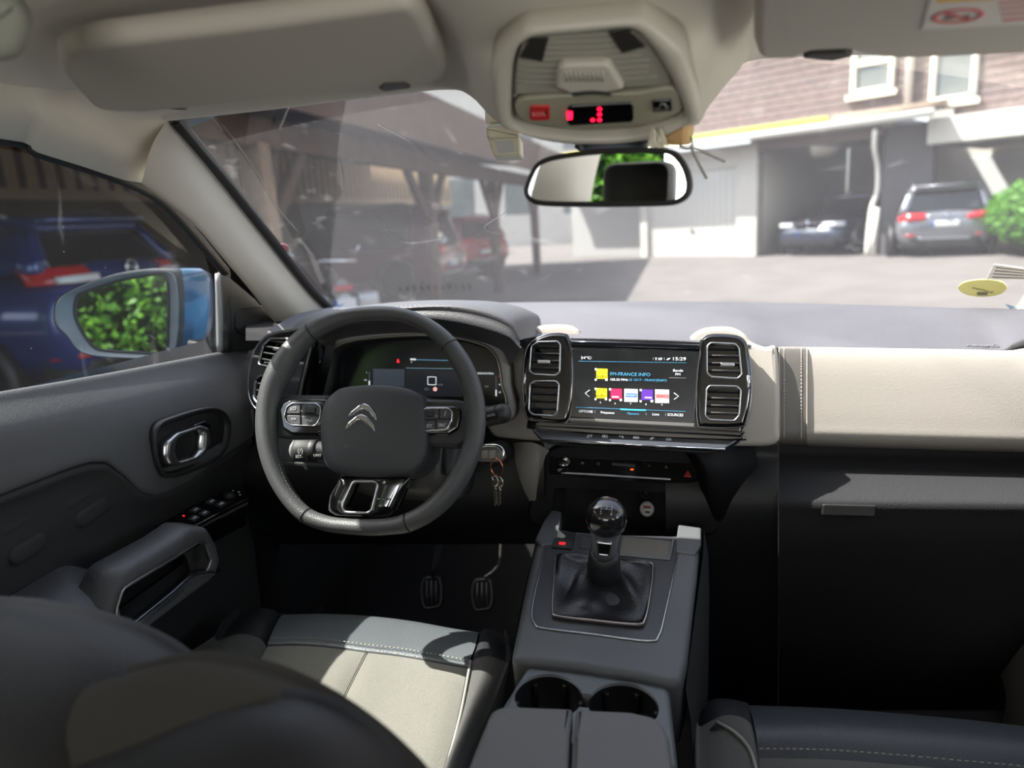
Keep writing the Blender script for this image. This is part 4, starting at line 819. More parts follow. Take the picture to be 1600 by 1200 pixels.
for c in (c1, c2):
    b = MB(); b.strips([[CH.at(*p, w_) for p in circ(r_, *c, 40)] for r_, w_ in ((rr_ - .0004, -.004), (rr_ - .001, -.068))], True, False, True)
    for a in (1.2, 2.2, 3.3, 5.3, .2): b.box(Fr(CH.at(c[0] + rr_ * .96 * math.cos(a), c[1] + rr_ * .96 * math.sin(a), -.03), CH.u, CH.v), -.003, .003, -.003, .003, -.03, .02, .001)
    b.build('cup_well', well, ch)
arm = thing('armrest_box', 'grey split-lid armrest box behind the cup holders', 'armrest', tuple(PZ(893, 1190, .50)))
AR = Fr(PZ(895, 1150, .522), (1, 0, 0), (0, 1, 0))
b = MB(); ab = rnd(AR.poly([(790, 1120), (1030, 1132), (1060, 1300), (690, 1290)]), .02); b.plate(AR.off(-.022), ab, .45, .01, 3); b.build('box', PL, arm)
lidm = mat('armrest_vinyl', (102, 101, 101), .55, bump=(600, .4, 'voronoi'))
for nm, pts, r in (('lid', [(768, 1108), (790, 1101), (895, 1105), (890, 1150), (884, 1300), (690, 1300)], [.02, .012, .004, .002, .01, .01]), ('lid', [(900, 1106), (985, 1110), (1030, 1120), (1046, 1150), (1062, 1300), (888, 1300), (895, 1150)], [.004, .012, .02, .02, .01, .01, .002])):
    b = MB(); P = rnd(AR.poly(pts), r, 6); b.plate(AR, P, .026, .006, 5); b.build(nm, lidm, arm)
# ================================================================== seats
def quilt(rows, name, m, parent, puff=.008, nu=5, nv=5, label=None):
    """padded panel: rows of points, swelling between its seams"""
    rs = [cat(r, nu, False) for r in rows]; k = len(rs[0]); cs = [cat([r[j] for r in rs], nv, False) for j in range(k)]
    G = [[cs[j][i] for j in range(k)] for i in range(len(cs[0]))]; nr = len(G)
    for i in range(nr):
        for j in range(k):
            e = min(i, nr - 1 - i) / (nr / 2); f = min(j, k - 1 - j) / (k / 2)
            G[i][j] = G[i][j] + V3((0, 0, puff * (min(1, e * 3.5) * min(1, f * 3.5)) ** .5 - .002))
    b = MB(); b.strips(G, False); return b.build(name, m, parent, label=label)
ds = thing('driver_seat', 'grey fabric and black leather driver seat beside the console', 'car seat', (-.36, -.4, .03))
H = .40
Pz = lambda pts, z: [PZ(x, y, zz) for (x, y), zz in zip(pts, z if isinstance(z, list) else [z] * len(pts))]
r0 = Pz([(418, 1008), (468, 1007), (520, 1011), (572, 1018)], H); r1 = Pz([(372, 1094), (424, 1096), (476, 1100), (530, 1103)], H - .004); r2 = Pz([(325, 1200), (378, 1202), (430, 1204), (484, 1208)], H - .012); r3 = Pz([(250, 1360), (320, 1362), (385, 1364), (440, 1368)], H - .015)
quilt([r0, r1, r2, r3], 'seat_fabric', FAB, ds, .007)
s0 = Pz([(572, 1018), (624, 1024), (676, 1033), (730, 1043)], H); s1 = Pz([(530, 1103), (590, 1109), (650, 1117), (713, 1127)], H - .004); s2 = Pz([(484, 1208), (550, 1212), (618, 1218), (686, 1226)], H - .012); s3 = Pz([(440, 1368), (510, 1372), (590, 1376), (656, 1382)], H - .015)
quilt([s0, s1, s2, s3], 'seat_fabric', FAB, ds, .007)
b = MB(); b.tube(cat([p + V3((0, 0, .001)) for p in (r0[3], r1[3], r2[3], r3[3])], 6, False), .0009, 6); b.build('seam', mat('seam_dark', (84, 82, 77), .9), ds)
# leather nose
n0 = Pz([(418, 1008), (468, 1007), (520, 1011), (572, 1018), (624, 1024), (676, 1033), (730, 1043)], H)
n1 = Pz([(430, 978), (480, 978), (530, 980), (585, 984), (640, 992), (695, 1002), (742, 1012)], H + .004)
n2 = Pz([(441, 961), (490, 960), (540, 961), (592, 965), (645, 972), (700, 982), (748, 990)], H - .002)
n3 = [p + V3((0, .022, -.022)) for p in n2]; n4 = [p + V3((0, .028, -.08)) for p in n2]; n5 = [p + V3((0, .0, -.30)) for p in n2]
b = MB(); b.grid([[p + V3((0, 0, -.004)) for p in n0], [a.lerp(c, .14) + V3((0, 0, .0015)) for a, c in zip(n0, n1)], n1, n2, n3, n4, n5], 4, 5); b.build('seat_nose', LEAG, ds)
# bolsters
def bolster(inner, outer, name, m, h, drop):
    mid = [a.lerp(c, .5) + V3((0, 0, h)) for a, c in zip(inner, outer)]; q1 = [a.lerp(c, .15) + V3((0, 0, h * .6)) for a, c in zip(inner, outer)]; q2 = [a.lerp(c, .9) + V3((0, 0, h * .5)) for a, c in zip(inner, outer)]
    dn = [p + V3((0, 0, -drop)) for p in outer]; i0 = [p + V3((0, 0, -.006)) for p in inner]
    b = MB(); b.grid([i0, q1, mid, q2, outer, dn], 5, 4); return b.build(name, m, ds)
bl_i = Pz([(418, 1008), (372, 1094), (325, 1200), (250, 1360)], [H, H - .004, H - .012, H - .015]); bl_o = Pz([(335, 1012), (272, 1060), (200, 1180), (100, 1330)], [H - .02, H - .02, H - .02, H - .02])
bolster(bl_i, bl_o, 'side_bolster', FABD, .022, .25)
bn_i = Pz([(441, 961), (430, 978), (418, 1008)], [H - .002, H + .002, H]); bn_o = Pz([(372, 966), (350, 985), (335, 1012)], [H - .02, H - .02, H - .02])
bolster(bn_i, bn_o, 'bolster_nose', LEA, .016, .25)
b = MB(); a = Pz([(441, 961), (415, 958), (385, 962), (372, 966)], [H, H + .002, H - .005, H - .02]); b.grid([a, [p + V3((0, .02, -.02)) for p in a], [p + V3((0, .02, -.12)) for p in a], [p + V3((0, 0, -.3)) for p in a]], 4, 4); b.build('bolster_front', LEA, ds)
br_i = Pz([(730, 1043), (713, 1127), (686, 1226), (656, 1382)], [H, H - .004, H - .012, H - .015]); br_o = Pz([(800, 1046), (772, 1120), (730, 1210), (690, 1380)], [H - .015, H - .02, H - .02, H - .02])
bolster(br_i, br_o, 'side_bolster', FABD, .020, .25)
bn_i = Pz([(748, 990), (742, 1012), (730, 1043)], [H - .002, H + .003, H]); bn_o = Pz([(790, 1000), (798, 1018), (800, 1046)], [H - .016, H - .014, H - .015])
bolster(bn_i, bn_o, 'bolster_nose', LEA, .014, .25)
b = MB(); a = Pz([(748, 990), (765, 988), (782, 993), (790, 1000)], [H, H + .002, H - .005, H - .016]); b.grid([a, [p + V3((0, .02, -.02)) for p in a], [p + V3((0, .02, -.12)) for p in a], [p + V3((0, 0, -.3)) for p in a]], 4, 4); b.build('bolster_front', LEA, ds)
b = MB(); c = cat(n0, 8, False)
for i in range(len(c) - 1): b.tube([c[i].lerp(c[i + 1], .1) + V3((0, .008, .0065)), c[i].lerp(c[i + 1], .75) + V3((0, .008, .0065))], .0008, 4)
b.build('stitching', mat('light_thread', (150, 148, 140), .8), ds)
b = MB(); b.tube(cat([br_i[0] + V3((.006, 0, .012)), br_i[1] + V3((.006, 0, .010)), br_i[2] + V3((.006, 0, .008)), br_i[3]], 6, False), .0022, 6); b.build('piping', mat('pale_piping', (140, 138, 132), .7), ds)
# backrest, its shoulder close to the camera: three nested layers
def hump(sil, Y0, Y1, name, m, drop=.5, nose=.012):
    """shoulder surface: silhouette sil at depth Y0 (far edge) coming over to the rear at Y1"""
    far = [PY(x, y, Y0) for x, y in sil]; r0 = [p + V3((0, .03, -.05)) for p in far]; r00 = [V3((p.x * .9 - .03, p.y + .10, p.z - drop)) for p in far]
    cr1 = [p + V3((-.004, (Y1 - Y0) * .45, nose * .3)) for p in far]; back = [p + V3((-.012, (Y1 - Y0), -.03)) for p in far]; b0 = [V3((p.x - .02, p.y + (Y1 - Y0) - .02, p.z - .12)) for p in far]; b1 = [V3((p.x - .03, p.y + (Y1 - Y0) - .0, p.z - drop)) for p in far]
    b = MB(); b.grid([r00, r0, far, cr1, back, b0, b1], 5, 4); return b.build(name, m, ds)
hump([(-260, 975), (-120, 952), (0, 950), (90, 962), (170, 982), (235, 1008), (285, 1042), (320, 1090), (345, 1180), (360, 1300), (370, 1420)], -.655, -.80, 'backrest', mat('backrest_leather', (36, 36, 38), .5, bump=(650, .4, 'voronoi')))
hump([(-420, 1180), (-60, 1120), (170, 1064), (290, 1038), (360, 1044), (430, 1062), (500, 1095), (565, 1138), (620, 1185), (670, 1240), (720, 1320), (760, 1420)], -.70, -.76, 'backrest_bolster', mat('backrest_fabric', (66, 63, 58), .9, bump=(1400, .8, 'noise')))
hump([(-100, 1250), (150, 1165), (300, 1118), (400, 1100), (470, 1104), (530, 1128), (585, 1170), (630, 1225), (680, 1310), (710, 1420)], -.725, -.84, 'backrest_shell', mat('backrest_back', (26, 26, 28), .55, bump=(650, .3, 'voronoi')))
# passenger seat
ps = thing('passenger_seat', 'front passenger seat with black leather nose right of the console', 'car seat', (.40, -.5, .03))
H2 = .39
q0 = Pz([(1186, 1182), (1290, 1184), (1400, 1192), (1520, 1203), (1640, 1214), (1800, 1232)], H2); q1 = Pz([(1180, 1140), (1290, 1138), (1400, 1145), (1520, 1155), (1640, 1166), (1800, 1182)], H2 + .012); q2 = Pz([(1170, 1104), (1290, 1108), (1400, 1116), (1520, 1127), (1640, 1140), (1800, 1156)], H2)
b = MB(); b.grid([[p + V3((0, 0, -.004)) for p in q0], q1, q2, [p + V3((0, .02, -.025)) for p in q2], [p + V3((0, .02, -.1)) for p in q2], [p + V3((0, 0, -.3)) for p in q2]], 4, 5); b.build('seat_nose', mat('blue_black_leather', (50, 54, 60), .38, bump=(650, .35, 'voronoi')), ps)
q3 = Pz([(1190, 1300), (1290, 1300), (1400, 1305), (1520, 1315), (1640, 1325), (1800, 1340)], H2 - .01); q4 = [p + V3((0, -.3, 0)) for p in q3]
quilt([q0, q3, q4], 'seat_fabric', FABD, ps, .006)
i_ = Pz([(1170, 1104), (1180, 1140), (1186, 1182), (1190, 1300)], [H2, H2 + .008, H2, H2 - .01]); i_.append(i_[-1] + V3((0, -.3, 0)))
o_ = Pz([(1092, 1122), (1086, 1150), (1084, 1190), (1088, 1300)], H2 - .015); o_.append(o_[-1] + V3((0, -.3, 0)))
def pb(inner, outer, name, m, h, drop):
    mid = [a.lerp(c, .5) + V3((0, 0, h)) for a, c in zip(inner, outer)]; q1_ = [a.lerp(c, .15) + V3((0, 0, h * .6)) for a, c in zip(inner, outer)]; q2_ = [a.lerp(c, .9) + V3((0, 0, h * .5)) for a, c in zip(inner, outer)]
    b = MB(); b.grid([[p + V3((0, 0, -.006)) for p in inner], q1_, mid, q2_, outer, [p + V3((0, 0, -drop)) for p in outer]], 5, 4); return b.build(name, m, ps)
pb(i_[1:], o_[1:], 'side_bolster', FABD, .026, .25)
a = Pz([(1170, 1104), (1140, 1098), (1112, 1100), (1092, 1122)], [H2, H2 + .008, H2 + .004, H2 - .015]); a2 = Pz([(1180, 1142), (1150, 1138), (1118, 1140), (1087, 1152)], [H2 + .008, H2 + .020, H2 + .016, H2 - .014])
b = MB(); b.grid([a2, a, [p + V3((0, .02, -.02)) for p in a], [p + V3((0, .02, -.12)) for p in a], [p + V3((0, 0, -.3)) for p in a]], 4, 4); b.build('bolster_nose', LEA, ps)
b = MB(); c = cat(q0, 10, False)
for i in range(len(c) - 1): b.tube([c[i].lerp(c[i + 1], .1) + V3((0, .006, .006)), c[i].lerp(c[i + 1], .7) + V3((0, .006, .006))], .0009, 4)
b.build('stitching', bpy.data.materials['light_thread'], ps)
b = MB(); b.tube(cat(Pz([(1120, 1128), (1150, 1146), (1172, 1172), (1184, 1210)], [H2 + .018, H2 + .024, H2 + .016, H2 + .008]), 6, False), .0022, 6); b.build('piping', bpy.data.materials['pale_piping'], ps)
# passenger backrest (behind the camera's right hand, seen in the mirror)
b = MB(); b.grid([[V3((x, y, z)) for x in xs_] for y, z, xs_ in ((-.68, .34, (.18, .3, .5, .62)), (-.80, .58, (.2, .32, .5, .64)), (-.95, .86, (.24, .33, .48, .6)), (-.99, .90, (.26, .34, .47, .57)), (-1.05, .88, (.25, .33, .48, .58)), (-.90, .4, (.19, .3, .5, .62)))], 4, 4); b.build('backrest', FABD, ps)
# rear bench
rb = thing('rear_bench', 'dark rear bench with headrests at the back of the cabin', 'car seat', (0, -1.7, .03))
b = MB(); b.grid([[V3((x, y, z)) for x in (-.66, -.3, 0, .3, .66)] for y, z in ((-1.35, .1), (-1.36, .36), (-1.5, .40), (-1.78, .38), (-1.9, .6), (-2.0, .86), (-2.06, .86), (-2.08, .4))], 3, 3); b.build('backrest', FABD, rb)
for x in (-.42, 0, .42):
    b = MB(); f = Fr((x, -2.0, .96), (1, 0, 0), (0, -.1, 1)); b.rings(f, rect(.22, .14, .04), [(.9, -.09), (1, -.07), (1, -.02), (.9, 0)], True); b.build('headrest', FABD, rb)
# ================================================================== driver's door
door = thing('door_1', 'dark grey driver door panel with pull handle and window switches', 'car door', (-.70, -.3, .03)); door['kind'] = 'structure'
XR = [-150, 0, 100, 200, 300, 350, 396]
def drow(ys, X, back, xs_=XR):
    X = X if isinstance(X, list) else [X] * len(ys); r = [PX(x, y, xx) for x, y, xx in zip(xs_, ys, X)]; return [V3((X[0], -1.0, r[0].z + back)), V3((X[0], -.72, r[0].z + back * .5))] + r
d0 = drow([640, 612, 595, 577, 558, 549, 545], -.735, .01); d1 = drow([664, 633, 615, 597, 577, 567, 558], -.718, .01); d2 = drow([712, 676, 657, 636, 614, 602, 590], -.692, .01); d3 = drow([778, 732, 705, 684, 664, 652, 636], -.678, 0)
FX = [-150, 0, 50, 105, 145, 170, 190, 212, 238, 270, 310, 350, 396]
fy_ = [836, 771, 752, 731, 719, 719, 732, 755, 768, 760, 738, 710, 680]
line = drow(fy_, -.674, 0, FX)
def respace(row, n=30):
    c = cat(row, 8, False); L = [0]
    for a, d in zip(c, c[1:]): L.append(L[-1] + (d - a).length)
    out = []; j = 0
    for i in range(n):
        t = L[-1] * i / (n - 1)
        while j < len(L) - 2 and L[j + 1] < t: j += 1
        out.append(c[j].lerp(c[j + 1], (t - L[j]) / max(L[j + 1] - L[j], 1e-9)))
    return out
def byY(row, Ys):
    c = cat(row, 10, False); out = []
    for y in Ys:
        k = min(range(len(c) - 1), key=lambda i: abs((c[i].y + c[i + 1].y) / 2 - y)); a, d = c[k], c[k + 1]; t = max(0, min(1, (y - a.y) / ((d.y - a.y) or 1))); out.append(a.lerp(d, t))
    return out
Ys = [-1.0 + i * (1.145) / 44 for i in range(45)]
up = [byY(r, Ys) for r in (d0, d1, d2, d3, line)]
o0 = [p + V3((-.03, 0, -.03)) for p in up[0]]; tuck = [p + V3((-.012, 0, -.004)) for p in up[-1]]
b = MB(); b.grid([o0] + up + [tuck], 1, 5); b.build('upper_trim', SOFT, door)
# pressed lower panel
la = [p + V3((-.010, 0, -.002)) for p in up[-1]]; lb = [p + V3((-.003, 0, -.012)) for p in up[-1]]; lc = [V3((-.692, p.y, p.z - .05)) for p in up[-1]]; ld = [V3((-.705, p.y, .50)) for p in up[-1]]; le_ = [V3((-.70, p.y, .38)) for p in up[-1]]; lf = [V3((-.70, p.y, .05)) for p in up[-1]]
b = MB(); b.grid([la, lb, lc, ld, le_, lf], 1, 4); low = b.build('lower_trim', mat('door_textile', (46, 47, 48), .7, bump=(700, .5, 'voronoi')), door)
# embossed pads
for x, y, w_ in ((128, 772, 40), (150, 800, 42), (30, 812, 44), (48, 858, 46)):
    p, q = PX(x - w_ * .5, y + 14, -.690), PX(x + w_ * .5, y - 14, -.690); u_ = (q - p); f = Fr((p + q) / 2, u_, (0, 0, 1)); L = u_.length
    b = MB(); b.rings(f, rect(L * 1.25, .024, .012), [(1, -.012), (.97, -.0035), (.85, -.002), (.5, -.0015)], True); b.build('embossed_pad', low.data.materials[0], low)
# outer skin of the door
b = MB(); b.grid([[V3((x, y, z)) for y in (-1.0, -.4, .1, .6)] for x, z in ((-.76, .83), (-.84, .74), (-.88, .55), (-.86, .2), (-.80, -.05))], 3, 4); b.build('outer_skin', BLUEP, door)
# release handle
HF = Fr(PX(298, 693, -.672), (0, 1, 0), (0, 0, 1))
hp = lambda pts, f=HF: f.poly(pts)
dish = cat2(hp([(238, 688), (244, 664), (265, 652), (318, 637), (344, 640), (357, 660), (352, 698), (330, 722), (268, 746), (246, 735)]), 5)
b = MB(); b.frame(HF.off(.002), dish, inset(ccw(dish), .010), [(0, -.012), (0, .003), (.25, .0045), (1, -.004), (1, -.012)], 72); b.plate(HF.off(-.002), inset(ccw(dish), .008), .006, .001); hd = b.build('handle_bezel', PLD, door)
lev = rnd(hp([(249, 712), (250, 692), (268, 676), (305, 664), (318, 668), (322, 690), (310, 712), (270, 727), (254, 726)]), .006); leo = rnd(hp([(268, 704), (272, 684), (303, 671), (309, 678), (307, 702), (296, 713), (274, 719)]), .005)
b = MB(); f = HF.off(.008); b.frame(f, lev, leo, [(0, -.010), (0, .001), (.2, .004), (.7, .003), (1, -.004), (1, -.010)], 72); b.build('release_lever', SATIN, hd)
b = MB(); f = HF.off(.004); b.plate(f, rnd(hp([(303, 664), (322, 656), (330, 664), (328, 684), (320, 700), (312, 708), (318, 680)], f), .003), .008, .003); b.build('finger_grip', DKCHROME, hd)
# pull handle and armrest
PF = Fr(PX(265, 900, -.60), (0, 1, 0), (.12, 0, 1))
po = rnd(PF.poly([(140, 1030), (158, 955), (187, 895), (267, 849), (300, 825), (326, 825), (340, 850), (347, 880), (335, 906), (233, 982), (190, 1030)]), [.02, .02, .02, .03, .02, .012, .02, .02, .02, .02, .02], 5)
pi = rnd(PF.poly([(183, 985), (184, 950), (194, 921), (275, 872), (312, 848), (322, 850), (331, 876), (326, 890), (212, 978), (195, 990)]), .008, 4)
b = MB(); b.frame(PF, po, pi, [(0, -.045), (0, -.012), (.08, -.004), (.3, .001), (.7, .001), (.95, -.003), (1, -.008), (1, -.045)], 120); pull = b.build('pull_handle', mat('armrest_leather', (84, 85, 89), .5, bump=(650, .4, 'voronoi')), door)
b = MB(); b.tube([PF.at(*p, -.002) for p in inset(ccw(pi), -.0008)], .0026, 6, True); b.build('chrome_line', SATIN, pull)
q = PF.off(-.012); b = MB(); b.grid([[PX(*p, X) for p, X in zip(r, xx)] for r, xx in (([(287, 866), (303, 856), (322, 848)], [-.62, -.618, -.604]), ([(293, 876), (312, 868), (329, 864)], [-.625, -.632, -.606]), ([(297, 892), (316, 890), (333, 886)], [-.62, -.618, -.604]))], 4, 4); b.build('grip_cup', mat('satin_cup', (150, 150, 148), .3, .9), pull)
b = MB(); b.grid([[PX(*p, X) for p in r] for r, X in (([(186, 982), (225, 950), (262, 921), (296, 893), (331, 887)], -.612), ([(188, 990), (228, 958), (268, 926), (300, 899), (334, 893)], -.598), ([(192, 1000), (236, 966), (276, 933), (306, 905), (336, 899)], -.597))], 4, 4); b.build('grip_rail', mat('polished_rail', (120, 124, 134), .18, .9), pull)
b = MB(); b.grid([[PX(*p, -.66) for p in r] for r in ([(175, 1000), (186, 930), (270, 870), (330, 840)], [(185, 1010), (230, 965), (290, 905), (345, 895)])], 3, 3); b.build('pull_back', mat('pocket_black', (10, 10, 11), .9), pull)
ar = [[(-260, 1060), (-120, 1000), (0, 940), (60, 905), (103, 884), (143, 890), (187, 886)], [(-260, 1100), (-120, 1030), (0, 968), (60, 930), (105, 905), (148, 900), (190, 891)], [(-260, 1180), (-120, 1090), (0, 1015), (60, 978), (110, 955), (158, 940), (192, 905)], [(-260, 1230), (-120, 1140), (0, 1060), (60, 1020), (115, 1000), (160, 985), (186, 950)]]
b = MB(); b.grid([[PX(*p, X) for p in r] for r, X in zip(ar, (-.695, -.66, -.61, -.602))] + [[PX(*p, -.62) + V3((0, 0, -.12)) for p in ar[3]]], 4, 4); b.build('armrest', pull.data.materials[0], door)
# switch pack
WP = Fr(PX(330, 792, -.665), (.35, 1, 0), (-1, .35, .10)); WP = Fr(WP.o, (0, 1, .02), (-1, 0, .25))
wp = rnd(WP.poly([(238, 824), (300, 788), (345, 770), (366, 763), (382, 768), (390, 780), (345, 802), (300, 826), (270, 842)]), .006)
b = MB(); b.plate(WP, wp, .05, .004); pack = b.build('switch_pack', PIANO, door)
for x, y in ((303, 811), (305, 798), (319, 803), (330, 785), (345, 789)):
    c = WP.uv(x, y); b = MB(); b.plate(WP, rect(.017, .013, .002, *c), .003, .0015, 2, .003); s = b.build('window_switch', PL, pack); b = MB(); b.plate(WP, rect(.009, .004, .001, c[0], c[1] - .001), .001, .0003, 1, .0036); b.build('switch_mark', mat('switch_print', (190, 194, 200), .4) if 'switch_print' not in bpy.data.materials else bpy.data.materials['switch_print'], s)
c = WP.uv(358, 777); b = MB(); b.lathe(Fr(WP.at(*c, 0), WP.u, WP.v), [(.010, 0), (.010, .004), (.007, .007), (0, .0075)], 24); b.build('mirror_knob', PLD, pack)
for x, y in ((364, 767), (373, 769), (375, 773)): c = WP.uv(x, y); flat('switch_mark', WP, rect(.004, .003, .0008, *c), bpy.data.materials['switch_print'], pack)
c = WP.uv(287, 806); flat('lock_lamp', WP, circ(.0018, *c, 12), RED_E, pack)
# mirror sail with tweeter
TFm = Fr(PX(385, 500, -.715), (.25, 1, 0), (.1, 0, 1))
b = MB(); b.plate(TFm, TFm.poly([(349, 428), (362, 436), (400, 468), (440, 516), (420, 528), (396, 548), (348, 549)]), .02, .004); sail = b.build('sail_panel', PL, door)
tp_ = rnd(TFm.poly([(367, 490), (373, 480), (412, 478), (424, 490), (431, 512), (424, 520), (374, 522), (366, 512)]), .004)
b = MB(); b.frame(TFm, tp_, inset(ccw(tp_), .003), [(0, -.002), (0, .002), (.4, .003), (1, .001), (1, -.002)], 64); tw = b.build('tweeter', PLD, sail)
b = MB(); b.plate(TFm, inset(ccw(tp_), .002), .002, .0004, 1, .001); b.build('tweeter_mesh', mat('speaker_mesh', (40, 40, 42), .6, bump=(1, .1, 'voronoi')), tw)
b = MB(); gu = [p[0] for p in tp_]; gv = [p[1] for p in tp_]; m = 0
x0, x1, y0, y1 = min(gu) + .022, max(gu) - .004, min(gv) + .004, max(gv) - .004; ny = 12
for j in range(ny):
    for i in range(16):
        u_ = x0 + (x1 - x0) * (i + .5 * (j % 2)) / 16; v_ = y0 + (y1 - y0) * j / ny; b.plate(TFm, circ(.0009, u_, v_, 6), .0006, .0001, 1, .0014)
b.build('mesh_holes', RUB, tw, kind='stuff')
# rubber channel and the side glass
b = MB(); b.tube(cat([PX(344, 549, -.735), PX(343, 490, -.733), PX(341, 428, -.730)], 5, False), .006, 8); b.build('glass_channel', mat('grey_channel', (120, 122, 124), .5), door)
b = MB(); b.tube(cat([PX(352, 549, -.733), PX(352, 490, -.731), PX(350, 425, -.728)], 5, False), .011, 8); b.tube(cat([PX(352, 425, -.70), PX(300, 362, -.695), PX(250, 310, -.69), PX(190, 280, -.69), PX(130, 259, -.70), PX(60, 237, -.71), PX(0, 215, -.72), V3((-.72, -.7, 1.12)), V3((-.72, -1.0, 1.12))], 4, False), .009, 8); b.build('window_seal', RUB, door)
b = MB(); bot = byY(d0, [-1.0 + i * 1.16 / 20 for i in range(21)]); ry = [p + V3((0, 0, -.01)) for p in bot]
topc = cat([PX(345, 425, -.715), PX(300, 362, -.71), PX(250, 310, -.705), PX(190, 280, -.705), PX(130, 259, -.71), PX(60, 237, -.715), PX(0, 215, -.72), V3((-.72, -.7, 1.12)), V3((-.72, -1.0, 1.12))], 6, False)
def topat(y):
    k = min(range(len(topc)), key=lambda i: abs(topc[i].y - y)); return topc[k].copy()
rt = [topat(p.y) if p.y < topc[0].y else V3((-.72, p.y, p.z + .02 + .0)) for p in bot]
b.grid([ry, [a.lerp(c, .5) + V3((-.012, 0, 0)) for a, c in zip(ry, rt)], rt], 2, 5); st('window_2', b, SIDEG)
# ------------------------------------------------------------------ exterior mirror
MF = Fr(PY(190, 490, .13), (math.cos(.27), math.sin(.27), 0), (0, -.03, 1))
dm = thing('door_mirror', 'blue and grey exterior door mirror reflecting green leaves', 'wing mirror', tuple(MF.o))
Zm = lambda x, y: (x / 2.857, 200 + y / 2.857)
mo = MF.poly([Zm(*p) for p in [(243, 850), (248, 790), (275, 750), (360, 705), (500, 660), (620, 640), (720, 638), (770, 645), (792, 690), (800, 800), (795, 920), (780, 990), (740, 1015), (640, 1028), (480, 1022), (390, 1010), (340, 985), (300, 930), (258, 890)]])
mi_ = MF.poly([Zm(*p) for p in [(320, 830), (330, 760), (370, 735), (500, 690), (620, 665), (710, 655), (735, 680), (742, 760), (740, 900), (735, 985), (700, 1010), (600, 1008), (470, 1000), (420, 990), (385, 960), (340, 890)]])
mo = cat2(mo, 4); mi_ = cat2(mi_, 4)
b = MB(); b.frame(MF, mo, mi_, [(0, -.03), (0, -.004), (.06, .002), (.2, .0), (.92, -.012), (1, -.014), (1, -.03)], 96); b.build('mirror_surround', mat('grey_mirror_plastic', (112, 118, 122), .4, .2), dm)
b = MB(); b.plate(MF, inset(ccw(mi_), .001), .004, .001, 2, -.012); mg = b.build('mirror_glass', MIRROR, dm)
b = MB(); b.tube([MF.at(*p, -.011) for p in mi_], .0028, 6, True); b.build('mirror_bezel', RUB, dm)
cx = sum(p[0] for p in mo) / len(mo); cy = sum(p[1] for p in mo) / len(mo)
b = MB(); R = []
for s, w_ in ((1.0, -.002), (1.02, -.03), (.98, -.08), (.85, -.12), (.6, -.15), (.2, -.165)):
    R.append([MF.at(cx + (p[0] - cx) * s - w_ * .38, cy + (p[1] - cy) * s, w_) for p in ccw(mo)])
b.strips(R, True, False, True); b.build('housing', BLUEP, dm)
b = MB(); b.strips([[MF.at(cx + (p[0] - cx) * s + o_, cy + (p[1] - cy) * s, w_) for p in ccw(mo)] for s, w_, o_ in ((1.012, .0, 0), (1.03, -.012, .002), (1.03, -.026, .006))], True); b.build('housing_band', PL, dm)
b = MB(); b.tube([PY(300, 545, .16), PY(330, 545, .17), PX(352, 545, -.77)], .025, 12, flat=.7); b.build('mirror_arm', PLD, dm)
# ------------------------------------------------------------------ passenger door edge
pd = thing('door_2', 'passenger door trim with lit pocket at the far right edge', 'car door', (.72, -.2, .03)); pd['kind'] = 'structure'
b = MB(); b.grid([[V3((x, y, z)) for y in (-1.0, -.4, .0, .18)] for x, z in ((.735, .82), (.70, .79), (.68, .7), (.69, .6), (.70, .5), (.71, .3), (.70, .05))], 4, 4); b.build('door_trim', SOFT, pd)
b = MB(); b.grid([[PX(x, y, X) for x, y in r] for r, X in (([(1556, 1035), (1565, 1060), (1572, 1090), (1566, 1140), (1575, 1150)], .655), ([(1590, 1000), (1590, 1050), (1590, 1085), (1592, 1130), (1596, 1150)], .65), ([(1660, 960), (1660, 1040), (1660, 1090), (1660, 1140), (1660, 1160)], .66))], 4, 4); b.build('door_pocket', mat('sunlit_pocket', (150, 150, 150), .6, bump=(600, .4, 'voronoi')), pd)  # pocket colour raised to carry the sunlight on it
b = MB(); b.grid([[V3((x, y, z)) for y in (-1.0, -.4, .1, .6)] for x, z in ((.76, .83), (.84, .74), (.88, .55), (.80, -.05))], 3, 4); b.build('outer_skin', BLUEP, pd)
b = MB(); ps_ = [V3((.735, y, .82 + .0)) for y in (-1.0, -.5, 0, .16)]; b.grid([ps_, [V3((.725, y, min(1.12, .82 + z))) for y, z in ((-1.0, .3), (-.5, .3), (-.1, .22), (.16, .01))]], 3, 3); st('window_3', b, SIDEG)
